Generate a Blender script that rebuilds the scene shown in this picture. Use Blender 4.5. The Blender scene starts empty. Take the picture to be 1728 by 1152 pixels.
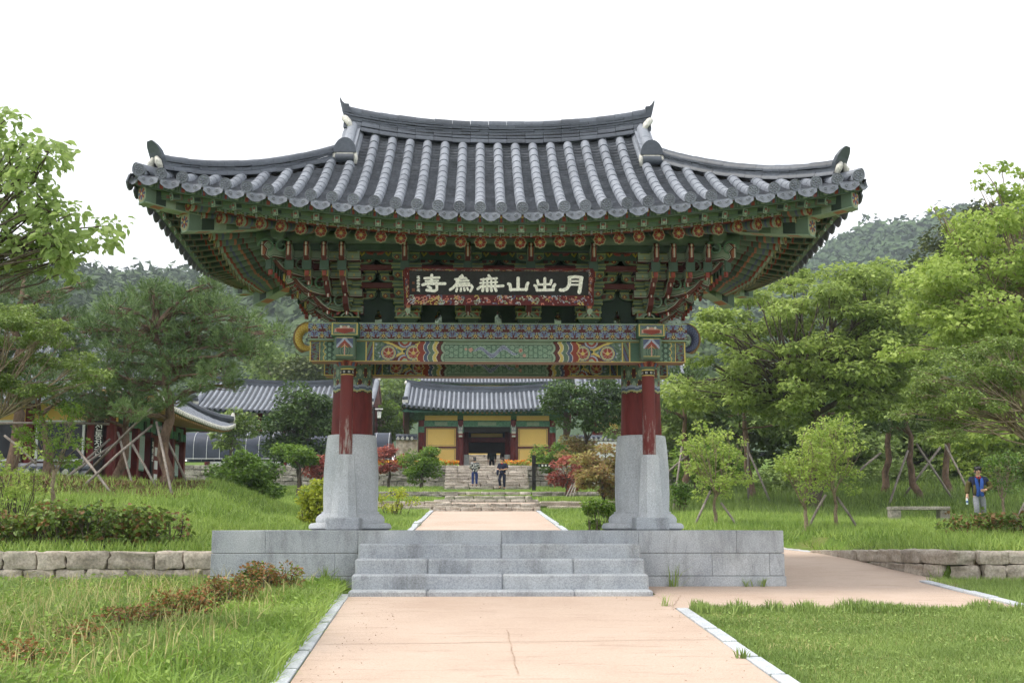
import bpy, bmesh, math, random
import numpy as np
from mathutils import Vector, Matrix, noise

random.seed(7)
RNG = np.random.default_rng(11)
SC = bpy.context.scene
COL = SC.collection
PI = math.pi

# ------------------------------------------------------------------ camera
FPX = 2100.0                       # focal length in pixels of a 1728 px wide frame
CAM = Vector((-0.32, -20.9, 0.02))
PITCH = math.atan(316.0 / FPX)
YAW = math.radians(1.565)
cam_d = bpy.data.cameras.new('camera')
cam_d.sensor_width = 36.0
cam_d.lens = FPX / 1728.0 * 36.0
cam_d.clip_start = 0.1
cam_d.clip_end = 6000
cam_o = bpy.data.objects.new('camera', cam_d)
COL.objects.link(cam_o)
cam_o.location = CAM
cam_o.rotation_euler = (PI / 2 + PITCH, 0, -YAW)
SC.camera = cam_o
CAM_R = cam_o.rotation_euler.to_matrix()

# ------------------------------------------------------------------ world, sun, exposure
SUN_EL, SUN_AZ = math.radians(60), math.radians(262)      # azimuth clockwise from +Y: high on the left
world = bpy.data.worlds.new('World')
SC.world = world
world.use_nodes = True
wn, wl = world.node_tree.nodes, world.node_tree.links
wn.clear()
w_out = wn.new('ShaderNodeOutputWorld')
w_bg = wn.new('ShaderNodeBackground')
w_sky = wn.new('ShaderNodeTexSky')
w_sky.sky_type = 'NISHITA'
w_sky.sun_disc = False
w_sky.sun_elevation = SUN_EL
w_sky.sun_rotation = SUN_AZ
w_sky.air_density = 1.0
w_sky.dust_density = 4.0
w_mix = wn.new('ShaderNodeMix')
w_mix.data_type = 'RGBA'
w_mix.inputs['Factor'].default_value = 0.86             # a closed, even cloud deck in front of the blue
w_mix.inputs[7].default_value = (7.6, 7.7, 7.85, 1)
wl.new(w_sky.outputs['Color'], w_mix.inputs[6])
wl.new(w_mix.outputs[2], w_bg.inputs['Color'])
w_bg.inputs['Strength'].default_value = 0.11
wl.new(w_bg.outputs['Background'], w_out.inputs['Surface'])

sun_d = bpy.data.lights.new('sun', 'SUN')
sun_d.energy = 1.5
sun_d.angle = math.radians(14)
sun_d.color = (1.0, 0.95, 0.87)
sun_o = bpy.data.objects.new('sun', sun_d)
COL.objects.link(sun_o)
sdir = Vector((math.sin(SUN_AZ) * math.cos(SUN_EL), math.cos(SUN_AZ) * math.cos(SUN_EL), math.sin(SUN_EL)))
sun_o.rotation_euler = sdir.to_track_quat('Z', 'Y').to_euler()
sun_o.location = (0, 0, 60)

SC.view_settings.view_transform = 'Standard'
SC.view_settings.look = 'None'
SC.view_settings.exposure = 1.0
SC.view_settings.gamma = 1.0
SC.view_settings.use_curve_mapping = False
SC.render.engine = 'CYCLES'
SC.cycles.max_bounces = 6
SC.cycles.diffuse_bounces = 4
SC.cycles.glossy_bounces = 2
SC.cycles.transmission_bounces = 3
SC.cycles.transparent_max_bounces = 6
SC.cycles.volume_bounces = 0
SC.cycles.use_denoising = True
SC.cycles.use_adaptive_sampling = True
SC.cycles.adaptive_threshold = 0.03


# ------------------------------------------------------------------ helpers
def at(px, py, D):
    """world point seen at a photo pixel, at depth D metres in front of the camera (along +Y)"""
    v = CAM_R @ Vector(((px - 864) / FPX, -(py - 576) / FPX, -1.0))
    return CAM + v * (D / v.y)


def lin1(c):
    c = c / 255.0
    return c / 12.92 if c <= 0.04045 else ((c + 0.055) / 1.055) ** 2.4


def rgb(r, g, b):
    return (lin1(r), lin1(g), lin1(b))


WORLD_M = {}


def put(o, parent=None, M=None):
    COL.objects.link(o)
    M = M or Matrix.Identity(4)
    o.matrix_basis = M
    if parent is not None:
        o.parent = parent
        o.matrix_parent_inverse = WORLD_M[parent.name].inverted()
    WORLD_M[o.name] = M
    return o


def tag(o, label=None, cat=None, group=None, kind=None):
    if label:
        o['label'] = label
    if cat:
        o['category'] = cat
    if group:
        o['group'] = group
    if kind:
        o['kind'] = kind
    return o


def thing(name, label, cat, loc=(0, 0, 0), group=None):
    o = bpy.data.objects.new(name, None)
    o.empty_display_size = 0.2
    put(o, None, Matrix.Translation(Vector(loc)))
    return tag(o, label, cat, group)


def node_part(name, parent):
    o = bpy.data.objects.new(name, None)
    o.empty_display_size = 0.1
    return put(o, parent)


def copy_tree(src, M, label=None):
    """copy a thing with its parts and sub-parts; M is a world matrix applied on top"""
    def rec(o, parent):
        c = o.copy()
        W = M @ WORLD_M[o.name]
        COL.objects.link(c)
        c.parent = parent
        c.matrix_basis = W
        if parent is not None:
            c.matrix_parent_inverse = WORLD_M[parent.name].inverted()
        WORLD_M[c.name] = W
        for ch in list(o.children):
            rec(ch, c)
        return c
    r = rec(src, None)
    if label:
        r['label'] = label
    return r


class MB:
    """collects geometry for one mesh"""
    def __init__(self):
        self.v, self.f, self.c, self.m = [], [], [], []

    def add(self, verts, faces, col=None, mi=0):
        b = len(self.v)
        self.v.extend([tuple(p) for p in verts])
        for f in faces:
            self.f.append(tuple(i + b for i in f))
            self.c.append(col)
            self.m.append(mi)
        return self

    def box(self, c, s, M=None, col=None, mi=0, taper=1.0):
        x, y, z = s[0] / 2, s[1] / 2, s[2] / 2
        t = taper
        vs = [Vector((sx * x * (t if sz < 0 else 1), sy * y * (t if sz < 0 else 1), sz * z)) for sz in (-1, 1) for sy in (-1, 1) for sx in (-1, 1)]
        c = Vector(c)
        vs = [((M @ v) if M else v) + c for v in vs]
        self.add(vs, [(0, 2, 3, 1), (4, 5, 7, 6), (0, 1, 5, 4), (2, 6, 7, 3), (0, 4, 6, 2), (1, 3, 7, 5)], col, mi)
        return self

    def prism(self, poly, depth, M, col=None, mi=0):
        """poly in local xy, extruded +-depth/2 in local z, placed by 4x4 M"""
        n = len(poly)
        vs = [M @ Vector((p[0], p[1], -depth / 2)) for p in poly] + [M @ Vector((p[0], p[1], depth / 2)) for p in poly]
        fs = [tuple(range(n - 1, -1, -1)), tuple(range(n, 2 * n))]
        fs += [(i, (i + 1) % n, n + (i + 1) % n, n + i) for i in range(n)]
        self.add(vs, fs, col, mi)
        return self

    def tube(self, path, rad, n=8, col=None, cap=True, mi=0):
        path = [Vector(p) for p in path]
        if not hasattr(rad, '__len__'):
            rad = [rad] * len(path)
        vs, fs = [], []
        up = None
        for i, p in enumerate(path):
            d = path[min(i + 1, len(path) - 1)] - path[max(i - 1, 0)]
            if d.length < 1e-9:
                d = Vector((0, 0, 1))
            d.normalize()
            if up is None:
                up = Vector((0, 0, 1)) if abs(d.z) < 0.9 else Vector((1, 0, 0))
            s = d.cross(up)
            if s.length < 1e-6:
                s = d.orthogonal()
            s.normalize()
            up = s.cross(d)
            for k in range(n):
                a = 2 * PI * k / n
                vs.append(p + (s * math.cos(a) + up * math.sin(a)) * rad[i])
        for i in range(len(path) - 1):
            for k in range(n):
                k2 = (k + 1) % n
                fs.append((i * n + k, i * n + k2, (i + 1) * n + k2, (i + 1) * n + k))
        if cap:
            fs.append(tuple(range(n - 1, -1, -1)))
            e = (len(path) - 1) * n
            fs.append(tuple(range(e, e + n)))
        self.add(vs, fs, col, mi)
        return self

    def lathe(self, prof, n=24, c=(0, 0, 0), col=None, mi=0, sq=0.0):
        """prof: list of (r, z) from bottom to top"""
        vs, fs = [], []
        for r, z in prof:
            for k in range(n):
                a = 2 * PI * k / n + PI / n
                vs.append((c[0] + r * math.cos(a), c[1] + r * math.sin(a), c[2] + z))
        m = len(prof)
        for i in range(m - 1):
            for k in range(n):
                k2 = (k + 1) % n
                fs.append((i * n + k, i * n + k2, (i + 1) * n + k2, (i + 1) * n + k))
        fs.append(tuple(range(n - 1, -1, -1)))
        fs.append(tuple(range((m - 1) * n, m * n)))
        self.add(vs, fs, col, mi)
        return self

    def sweep(self, rings, col=None, closed=True, cap=True, mi=0):
        n = len(rings[0])
        vs = [p for r in rings for p in r]
        fs = []
        for i in range(len(rings) - 1):
            for k in range(n if closed else n - 1):
                k2 = (k + 1) % n
                fs.append((i * n + k, i * n + k2, (i + 1) * n + k2, (i + 1) * n + k))
        if cap and closed:
            fs.append(tuple(range(n - 1, -1, -1)))
            e = (len(rings) - 1) * n
            fs.append(tuple(range(e, e + n)))
        self.add(vs, fs, col, mi)
        return self

    def mesh(self, name, mats, smooth=False, bevel=0.0):
        me = bpy.data.meshes.new(name)
        me.from_pydata(self.v, [], self.f)
        if not isinstance(mats, (list, tuple)):
            mats = [mats]
        for m in mats:
            me.materials.append(m)
        if len(mats) > 1:
            me.polygons.foreach_set('material_index', self.m)
        if any(c is not None for c in self.c):
            at_ = me.color_attributes.new('Col', 'FLOAT_COLOR', 'CORNER')
            buf = []
            for p, c in zip(me.polygons, self.c):
                c = c or (0.5, 0.5, 0.5)
                buf.extend((c[0], c[1], c[2], 1.0) * p.loop_total)
            at_.data.foreach_set('color', buf)
        if bevel > 0:
            bm = bmesh.new()
            bm.from_mesh(me)
            bmesh.ops.bevel(bm, geom=list(bm.edges), offset=bevel, segments=1, affect='EDGES', profile=0.7)
            bm.to_mesh(me)
            bm.free()
        if smooth:
            me.shade_smooth()
            if smooth == 'auto':
                try:
                    me.set_sharp_from_angle(angle=math.radians(40))
                except Exception:
                    pass
        me.update()
        return me

    def build(self, name, mats, parent=None, smooth=False, bevel=0.0, M=None):
        return put(bpy.data.objects.new(name, self.mesh(name, mats, smooth, bevel)), parent, M)


def raw_mesh(name, V, Fidx, nside, mat, cols=None, smooth=False):
    """fast mesh from numpy: V (n,3), Fidx (m,nside)"""
    me = bpy.data.meshes.new(name)
    n, m = len(V), len(Fidx)
    me.vertices.add(n)
    me.vertices.foreach_set('co', np.ascontiguousarray(V, dtype=np.float32).ravel())
    me.loops.add(m * nside)
    me.loops.foreach_set('vertex_index', np.ascontiguousarray(Fidx, dtype=np.int32).ravel())
    me.polygons.add(m)
    me.polygons.foreach_set('loop_start', np.arange(0, m * nside, nside, dtype=np.int32))
    me.polygons.foreach_set('loop_total', np.full(m, nside, dtype=np.int32))
    if smooth:
        me.polygons.foreach_set('use_smooth', np.ones(m, dtype=bool))
    if cols is not None:                       # one colour per face
        a = me.color_attributes.new('Col', 'FLOAT_COLOR', 'CORNER')
        c4 = np.ones((m, nside, 4), dtype=np.float32)
        c4[:, :, :3] = np.asarray(cols, dtype=np.float32)[:, None, :]
        a.data.foreach_set('color', c4.ravel())
    me.update(calc_edges=True)
    me.materials.append(mat)
    return me


# ------------------------------------------------------------------ materials
def new_mat(name):
    m = bpy.data.materials.new(name)
    m.use_nodes = True
    nt = m.node_tree
    return m, nt.nodes, nt.links, nt.nodes['Principled BSDF']


def tex_coord(nodes, links, kind='Object', scale=(1, 1, 1)):
    tc = nodes.new('ShaderNodeTexCoord')
    mp = nodes.new('ShaderNodeMapping')
    mp.inputs['Scale'].default_value = scale
    links.new(tc.outputs[kind], mp.inputs['Vector'])
    return mp.outputs['Vector']


def geo_pos(nodes, links, scale=(1, 1, 1)):
    g = nodes.new('ShaderNodeNewGeometry')
    mp = nodes.new('ShaderNodeMapping')
    mp.inputs['Scale'].default_value = scale
    links.new(g.outputs['Position'], mp.inputs['Vector'])
    return mp.outputs['Vector']


def noise_n(nodes, links, vec, scale, detail=4, rough=0.55):
    t = nodes.new('ShaderNodeTexNoise')
    t.inputs['Scale'].default_value = scale
    t.inputs['Detail'].default_value = detail
    t.inputs['Roughness'].default_value = rough
    links.new(vec, t.inputs['Vector'])
    return t.outputs['Fac']


def ramp_n(nodes, links, fac, stops):
    r = nodes.new('ShaderNodeValToRGB')
    el = r.color_ramp.elements
    while len(el) < len(stops):
        el.new(0.5)
    for e, (p, c) in zip(el, stops):
        e.position = p
        e.color = (c[0], c[1], c[2], 1)
    links.new(fac, r.inputs['Fac'])
    return r.outputs['Color']


def mul_n(nodes, links, a, b, fac=1.0):
    m = nodes.new('ShaderNodeMix')
    m.data_type = 'RGBA'
    m.blend_type = 'MULTIPLY'
    m.inputs['Factor'].default_value = fac
    links.new(a, m.inputs[6])
    links.new(b, m.inputs[7])
    return m.outputs[2]


def bump_n(nodes, links, bsdf, h, strength=0.3, dist=0.02):
    b = nodes.new('ShaderNodeBump')
    b.inputs['Strength'].default_value = strength
    b.inputs['Distance'].default_value = dist
    links.new(h, b.inputs['Height'])
    links.new(b.outputs['Normal'], bsdf.inputs['Normal'])


def mottled(name, c1, c2, scale=3.0, rough=0.7, fine=None, bump=0.0, spec=0.35, objrand=0.0, stretch=(1, 1, 1), fine_amt=0.25):
    """two-colour noise surface with an optional fine grain and per-object shade"""
    m, N, L, B = new_mat(name)
    vec = geo_pos(N, L, stretch)
    n1 = noise_n(N, L, vec, scale, 5, 0.6)
    col = ramp_n(N, L, n1, [(0.3, c1), (0.72, c2)])
    if fine:
        n2 = noise_n(N, L, vec, fine, 2, 0.6)
        g = ramp_n(N, L, n2, [(0.32, (1 - fine_amt,) * 3), (0.68, (1 + fine_amt,) * 3)])
        col = mul_n(N, L, col, g)
    if objrand > 0:
        oi = N.new('ShaderNodeObjectInfo')
        g = ramp_n(N, L, oi.outputs['Random'], [(0.0, (1 - objrand,) * 3), (1.0, (1 + objrand,) * 3)])
        col = mul_n(N, L, col, g)
    L.new(col, B.inputs['Base Color'])
    B.inputs['Roughness'].default_value = rough
    B.inputs['Specular IOR Level'].default_value = spec
    if bump > 0:
        bump_n(N, L, B, noise_n(N, L, vec, (fine or scale * 6) * 0.8, 4, 0.7), bump, 0.02)
    return m


def paint_mat(name, rough=0.6, wear=0.12):
    """painted wood: colour from the mesh's own pattern, slightly weathered"""
    m, N, L, B = new_mat(name)
    a = N.new('ShaderNodeVertexColor')
    a.layer_name = 'Col'
    vec = geo_pos(N, L)
    n = noise_n(N, L, vec, 5.0, 6, 0.7)
    g = ramp_n(N, L, n, [(0.3, (1 - wear * 1.6,) * 3), (0.7, (1 + wear * 0.5,) * 3)])
    col = mul_n(N, L, a.outputs['Color'], g)
    L.new(col, B.inputs['Base Color'])
    B.inputs['Roughness'].default_value = rough
    B.inputs['Specular IOR Level'].default_value = 0.25
    return m


def leaf_mat(name, dark, light, transl=0.35, rough=0.5, clump=0.6):
    m = bpy.data.materials.new(name)
    m.use_nodes = True
    N, L = m.node_tree.nodes, m.node_tree.links
    N.clear()
    out = N.new('ShaderNodeOutputMaterial')
    g = N.new('ShaderNodeNewGeometry')
    mid = tuple((a + b) / 2 for a, b in zip(dark, light))
    n = noise_n(N, L, geo_pos(N, L), clump, 3, 0.5)
    add = N.new('ShaderNodeMath')
    add.operation = 'MULTIPLY_ADD'
    add.inputs[1].default_value = 0.55
    L.new(g.outputs['Random Per Island'], add.inputs[0])
    sub = N.new('ShaderNodeMath')
    sub.operation = 'MULTIPLY_ADD'
    sub.inputs[1].default_value = 1.1
    sub.inputs[2].default_value = -0.32
    L.new(n, sub.inputs[0])
    L.new(sub.outputs[0], add.inputs[2])
    col = ramp_n(N, L, add.outputs[0], [(0.05, dark), (0.5, mid), (0.95, light)])
    p = N.new('ShaderNodeBsdfPrincipled')
    p.inputs['Roughness'].default_value = rough
    p.inputs['Specular IOR Level'].default_value = 0.3
    L.new(col, p.inputs['Base Color'])
    t = N.new('ShaderNodeBsdfTranslucent')
    L.new(col, t.inputs['Color'])
    mx = N.new('ShaderNodeMixShader')
    mx.inputs['Fac'].default_value = transl
    L.new(p.outputs[0], mx.inputs[1])
    L.new(t.outputs[0], mx.inputs[2])
    L.new(mx.outputs[0], out.inputs['Surface'])
    return m


# dancheong palette
G0, G1, G2 = rgb(48, 62, 53), rgb(95, 115, 97), rgb(142, 160, 137)
G3 = rgb(68, 89, 75)
RD, MR, OR_ = rgb(136, 64, 53), rgb(90, 48, 45), rgb(164, 106, 82)
BL, LB, YE = rgb(80, 89, 114), rgb(150, 159, 173), rgb(194, 174, 98)
WH, BK, PK = rgb(196, 194, 182), rgb(28, 30, 32), rgb(182, 140, 126)
MU = rgb(102, 95, 78)

M_PAINT = paint_mat('painted_wood')
M_TILE = mottled('roof_tile_clay', rgb(106, 111, 119), rgb(136, 141, 150), 0.8, 0.5, 26, 0.15, 0.4, 0.08, fine_amt=0.12)
M_DRIP = mottled('eave_tile_clay', rgb(92, 97, 105), rgb(120, 125, 134), 2.0, 0.5, 26, 0.15, 0.4, 0.13, fine_amt=0.16)
M_TILE_D = mottled('ridge_tile_clay', rgb(56, 61, 69), rgb(82, 88, 97), 1.2, 0.5, 22, 0.15, 0.4, 0.16, fine_amt=0.15)
M_PAN = mottled('pan_tile_clay', rgb(60, 64, 70), rgb(98, 102, 109), 3.0, 0.5, 20, 0.1, 0.4)
M_PLASTER = mottled('lime_plaster', rgb(180, 178, 168), rgb(206, 204, 196), 6, 0.9, 40, 0.3)


def granite_mat(name, c1, c2, stain=0.35):
    m, N, L, B = new_mat(name)
    vec = geo_pos(N, L)
    col = ramp_n(N, L, noise_n(N, L, vec, 1.4, 5, 0.6), [(0.3, c1), (0.72, c2)])
    col = mul_n(N, L, col, ramp_n(N, L, noise_n(N, L, vec, 60, 2, 0.6), [(0.3, (0.74,) * 3), (0.7, (1.22,) * 3)]))
    st = noise_n(N, L, geo_pos(N, L, (1.0, 1.0, 0.3)), 2.3, 6, 0.72)          # rain streaks and grime
    col = mul_n(N, L, col, ramp_n(N, L, st, [(0.34, (1 - stain, 1 - stain * 1.02, 1 - stain * 1.06)), (0.52, (1, 1, 1))]))
    oi = N.new('ShaderNodeObjectInfo')
    col = mul_n(N, L, col, ramp_n(N, L, oi.outputs['Random'], [(0.0, (0.93, 0.935, 0.945)), (1.0, (1.06, 1.055, 1.04))]))
    L.new(col, B.inputs['Base Color'])
    B.inputs['Roughness'].default_value = 0.8
    B.inputs['Specular IOR Level'].default_value = 0.25
    bump_n(N, L, B, noise_n(N, L, vec, 45, 4, 0.7), 0.25, 0.012)
    return m


M_GRANITE = granite_mat('granite', rgb(150, 155, 161), rgb(180, 184, 187))
M_GRANITE_L = granite_mat('pale_granite', rgb(172, 177, 182), rgb(198, 201, 204), 0.2)
M_RED = mottled('red_painted_wood', rgb(94, 36, 34), rgb(112, 44, 41), 1.5, 0.6, 12, 0.05, 0.25, stretch=(1, 1, 0.25))


def worn_red():
    m, N, L, B = new_mat('worn_red_paint')
    vec = geo_pos(N, L, (9, 9, 1.3))
    n = noise_n(N, L, vec, 2.6, 6, 0.75)
    g = N.new('ShaderNodeNewGeometry')
    sx = N.new('ShaderNodeSeparateXYZ')
    L.new(g.outputs['Position'], sx.inputs[0])
    mr = N.new('ShaderNodeMapRange')
    mr.inputs[1].default_value = 1.2
    mr.inputs[2].default_value = 2.5
    mr.inputs[3].default_value = 0.10
    mr.inputs[4].default_value = -0.16
    L.new(sx.outputs['Z'], mr.inputs[0])
    ad = N.new('ShaderNodeMath')
    L.new(n, ad.inputs[0])
    L.new(mr.outputs[0], ad.inputs[1])
    col = ramp_n(N, L, ad.outputs[0], [(0.56, rgb(104, 40, 36)), (0.60, rgb(136, 104, 98)), (0.7, rgb(150, 144, 138))])
    L.new(col, B.inputs['Base Color'])
    B.inputs['Roughness'].default_value = 0.75
    return m


M_WORN = worn_red()
# ------------------------------------------------------------------ terrain
D0 = 20.9                                            # camera distance to the gate's middle plane


def base_z(D):
    return -1.72 + 0.0485 * D


_TD = np.array([-8, 50.5, 50.9, 56.4, 56.8, 69.9, 70.3, 76, 92, 140, 400])
_TZ = np.array([base_z(-8), base_z(50.5), 1.18, 1.30, 1.66, 2.25, 3.45, 3.75, 4.4, 7.5, 12])

_CT = [  # photo pixel, photo pixel, depth: where the ground is seen
    (-150, 928, 20), (50, 928, 20), (200, 928, 20), (340, 927, 20), (100, 905, 21.5), (250, 900, 22), (350, 893, 23.5), (440, 892, 26), (500, 890, 28),
    (480, 878, 31), (200, 862, 26), (330, 850, 29), (100, 842, 29), (-100, 842, 29), (290, 833, 31), (200, 812, 33), (80, 803, 33), (330, 812, 34), (-100, 800, 33),
    (340, 826, 38), (420, 858, 36), (200, 815, 42), (460, 850, 42), (500, 850, 45), (350, 838, 48), (100, 812, 48), (-200, 812, 48),
    (560, 892, 29), (680, 880, 38), (700, 866, 47), (970, 880, 38), (960, 864, 47), (1040, 888, 32),
    (1500, 927, 20), (1620, 927, 20), (1720, 927, 20), (1850, 927, 20), (1390, 924, 25.5), (1310, 905, 28), (1450, 900, 26), (1650, 908, 23.5), (1250, 886, 32), (1400, 893, 29),
    (1500, 882, 37), (1570, 882, 37), (1650, 889, 37), (1780, 886, 37), (1200, 870, 38), (1300, 868, 40), (1500, 843, 46), (1300, 838, 48), (1700, 838, 46), (1850, 838, 46), (1500, 815, 52), (1200, 822, 54), (1700, 815, 52), (1850, 812, 54),
    (1120, 850, 50), (1150, 890, 30)]
_CP = [at(*c) for c in _CT]
_CX = np.array([p.x for p in _CP])
_CY = np.array([p.y + D0 for p in _CP])
_CR = np.array([p.z for p in _CP]) - base_z(_CY)
_zx = []
for d in range(6, 52, 3):
    for x in (-2.3, 0, 2.4):
        _zx.append((x, d))
_zx += [(5.5, 21), (5.5, 24), (5.4, 27), (3.5, 28)]
_CX = np.concatenate([_CX, [p[0] for p in _zx]])
_CY = np.concatenate([_CY, [p[1] for p in _zx]])
_CR = np.concatenate([_CR, np.zeros(len(_zx))])


def sstep(a, b, x):
    t = np.clip((x - a) / (b - a), 0, 1)
    return t * t * (3 - 2 * t)


def ground_z(X, Y):
    """height of the ground sheet (arrays or floats), gate coordinates"""
    X = np.asarray(X, dtype=float)
    Y = np.asarray(Y, dtype=float)
    sh = X.shape
    x, d = X.ravel(), Y.ravel() + D0
    out = np.empty(len(x))
    for i in range(0, len(x), 20000):
        xx, dd = x[i:i + 20000], d[i:i + 20000]
        w = ((xx[:, None] - _CX) ** 2 + (dd[:, None] - _CY) ** 2 + 0.6) ** -1.9
        r = (w * _CR).sum(1) / w.sum(1)
        up_left = (xx < -4.23) & (dd > 19.72)
        up_right = (xx > 7.12) & (dd > 19.72)
        back = sstep(23.3, 24.5, dd) * np.where(xx > 0, sstep(27.0, 28.5, dd) * (xx > 4.2) + (xx <= 4.2) * 1.0, 1.0)
        m = np.where(up_left | up_right, 1.0, back)
        m = np.where((np.abs(xx) < 2.15) & (dd < 51), 0.0, m)
        b = base_z(dd) + r * m
        far = np.interp(dd, _TD, _TZ)
        tw = sstep(49.5, 50.5, dd)
        side = sstep(7.5, 12.0, xx)
        bank = base_z(np.minimum(dd, 56)) + r + np.maximum(dd - 56, 0) * 0.08
        z = np.where(tw > 0, (1 - tw) * b + tw * ((1 - side) * far + side * bank), b)
        out[i:i + 20000] = z
    return out.reshape(sh)


def gz(x, y):
    return float(ground_z(np.array([x]), np.array([y]))[0])


def axis(*segs):
    o = []
    for a, b, s in segs:
        o.append(np.arange(a, b, s))
    return np.unique(np.concatenate(o))


gx = axis((-420, -60, 40), (-60, -24, 4), (-24, -9, 0.7), (-9, 9, 0.25), (9, 20, 0.6), (20, 60, 4), (60, 440, 40))
gy = axis((-60, -14, 3), (-14, -1.4, 0.45), (-1.4, -0.9, 0.1), (-0.9, 10, 0.35), (10, 29, 0.7), (29, 53, 0.4), (53, 80, 3), (80, 421, 40))
GX, GY = np.meshgrid(gx, gy)
GZ = ground_z(GX, GY)


def grid_faces(nx, ny):
    i = np.arange(nx * ny).reshape(ny, nx)
    return np.stack([i[:-1, :-1], i[:-1, 1:], i[1:, 1:], i[1:, :-1]], -1).reshape(-1, 4)


def ground_mat():
    m, N, L, B = new_mat('grassy_soil')
    vec = geo_pos(N, L)
    n1 = noise_n(N, L, vec, 0.5, 6, 0.65)
    n2 = noise_n(N, L, vec, 9, 4, 0.7)
    c1 = ramp_n(N, L, n1, [(0.3, rgb(74, 96, 40)), (0.55, rgb(98, 122, 52)), (0.75, rgb(118, 118, 72))])
    c2 = ramp_n(N, L, n2, [(0.3, (0.6,) * 3), (0.7, (1.25,) * 3)])
    L.new(mul_n(N, L, c1, c2), B.inputs['Base Color'])
    B.inputs['Roughness'].default_value = 0.95
    B.inputs['Specular IOR Level'].default_value = 0.1
    bump_n(N, L, B, n2, 0.6, 0.05)
    return m


M_GROUND = ground_mat()
ground = put(bpy.data.objects.new('ground', raw_mesh('ground', np.stack([GX, GY, GZ], -1).reshape(-1, 3), grid_faces(len(gx), len(gy)), 4, M_GROUND, smooth=True)))
tag(ground, 'grassy ground rising gently behind the gate', kind='structure')


# ------------------------------------------------------------------ paved path
def path_mat():
    m, N, L, B = new_mat('tan_paving')
    vec = geo_pos(N, L)
    n1 = noise_n(N, L, vec, 0.45, 6, 0.65)
    n2 = noise_n(N, L, vec, 45, 3, 0.7)
    n3 = noise_n(N, L, geo_pos(N, L, (0.6, 3.2, 1)), 2.2, 5, 0.7)
    c = ramp_n(N, L, n1, [(0.25, rgb(176, 154, 137)), (0.55, rgb(188, 168, 152)), (0.8, rgb(196, 178, 163))])
    c = mul_n(N, L, c, ramp_n(N, L, n2, [(0.3, (0.86,) * 3), (0.7, (1.1,) * 3)]))
    c = mul_n(N, L, c, ramp_n(N, L, n3, [(0.26, (0.78, 0.76, 0.74)), (0.46, (1, 1, 1))]))
    L.new(c, B.inputs['Base Color'])
    B.inputs['Roughness'].default_value = 0.9
    B.inputs['Specular IOR Level'].default_value = 0.2
    bump_n(N, L, B, n2, 0.25, 0.01)
    return m


M_PATH = path_mat()


def sheet(name, x0, x1, y0, y1, sx, sy, lift, mat, keep=None, skew=0.0):
    xs, ys = np.linspace(x0, x1, sx), np.linspace(y0, y1, sy)
    X, Y = np.meshgrid(xs, ys)
    X = X + skew * (y1 - Y) * (x1 - X) / (x1 - x0)
    Z = ground_z(X, Y) + lift
    F = grid_faces(sx, sy)
    V = np.stack([X, Y, Z], -1).reshape(-1, 3)
    if keep is not None:
        cen = V[F].mean(1)
        F = F[keep(cen[:, 0], cen[:, 1])]
    return put(bpy.data.objects.new(name, raw_mesh(name, V, F, 4, mat, smooth=True)))


PATH = tag(sheet('path', -2.06, 2.12, -16, -3.6, 12, 40, 0.012, M_PATH, None, 0.034), 'tan paved path leading to the granite steps', kind='structure')
PATH2 = tag(sheet('path', -2.06, 2.0, 2.2, 29.9, 10, 50, 0.012, M_PATH), 'tan paved path running on behind the gate to the stone steps', kind='structure')
PATH3 = tag(sheet('path', 2.12, 6.95, -5.25, 6.8, 50, 110, 0.014, M_PATH,
            lambda x, y: ((y < -2.3) & (x < 6.48 + 0.05 * np.sin(y * 3))) | ((y < -1.3) & (y > -2.6) & (x < 6.6)) | ((x > 4.0) & (y > -2.6) & (x < 6.85 - np.maximum(y - 4.2, 0) ** 2 * 0.12) & (x > 4.0))),
            'tan paved side path passing the right end of the platform', kind='structure')

M_KERB = mottled('kerb_granite', rgb(166, 171, 176), rgb(194, 198, 202), 3, 0.8, 60, 0.1, 0.3, 0.06)
M_JOINT = mottled('joint_dirt', rgb(150, 128, 110), rgb(180, 156, 137), 5, 0.95, 30)


def kerb(x0, y0, x1, y1, n, w, parent, h=0.05):
    for i in range(n):
        a, b = i / n + 0.004, (i + 1) / n - 0.004
        p = Vector((x0 + (x1 - x0) * a, y0 + (y1 - y0) * a, 0))
        q = Vector((x0 + (x1 - x0) * b, y0 + (y1 - y0) * b, 0))
        p.z, q.z = gz(p.x, p.y), gz(q.x, q.y)
        d = (q - p).normalized()
        s = Vector((d.y, -d.x, 0)).normalized() * (w / 2)
        j = Vector((random.uniform(-.008, .008), 0, random.uniform(-.005, .006)))
        up = Vector((0, 0, h))
        vs = [p - s + j, p + s + j, q + s + j, q - s + j]
        vs = [v - Vector((0, 0, 0.1)) for v in vs] + [v + up for v in vs]
        MB().add(vs, [(3, 2, 1, 0), (4, 5, 6, 7), (0, 1, 5, 4), (1, 2, 6, 5), (2, 3, 7, 6), (3, 0, 4, 7)]).build('kerb_stone', M_KERB, parent, bevel=0.006)


kerb(-1.745, -15.2, -2.143, -3.5, 11, 0.145, PATH, 0.03)
kerb(2.2, -15.2, 2.2, -5.3, 10, 0.145, PATH, 0.03)
kerb(-2.15, 3.0, -2.15, 29.6, 24, 0.16, PATH2, 0.04)
kerb(2.09, 3.0, 2.09, 29.6, 24, 0.16, PATH2, 0.04)
kerb(6.50, -1.75, 6.52, -5.1, 4, 0.16, PATH3, 0.04)
kerb(6.75, 4.6, 5.9, 6.9, 3, 0.16, PATH3, 0.03)
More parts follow.
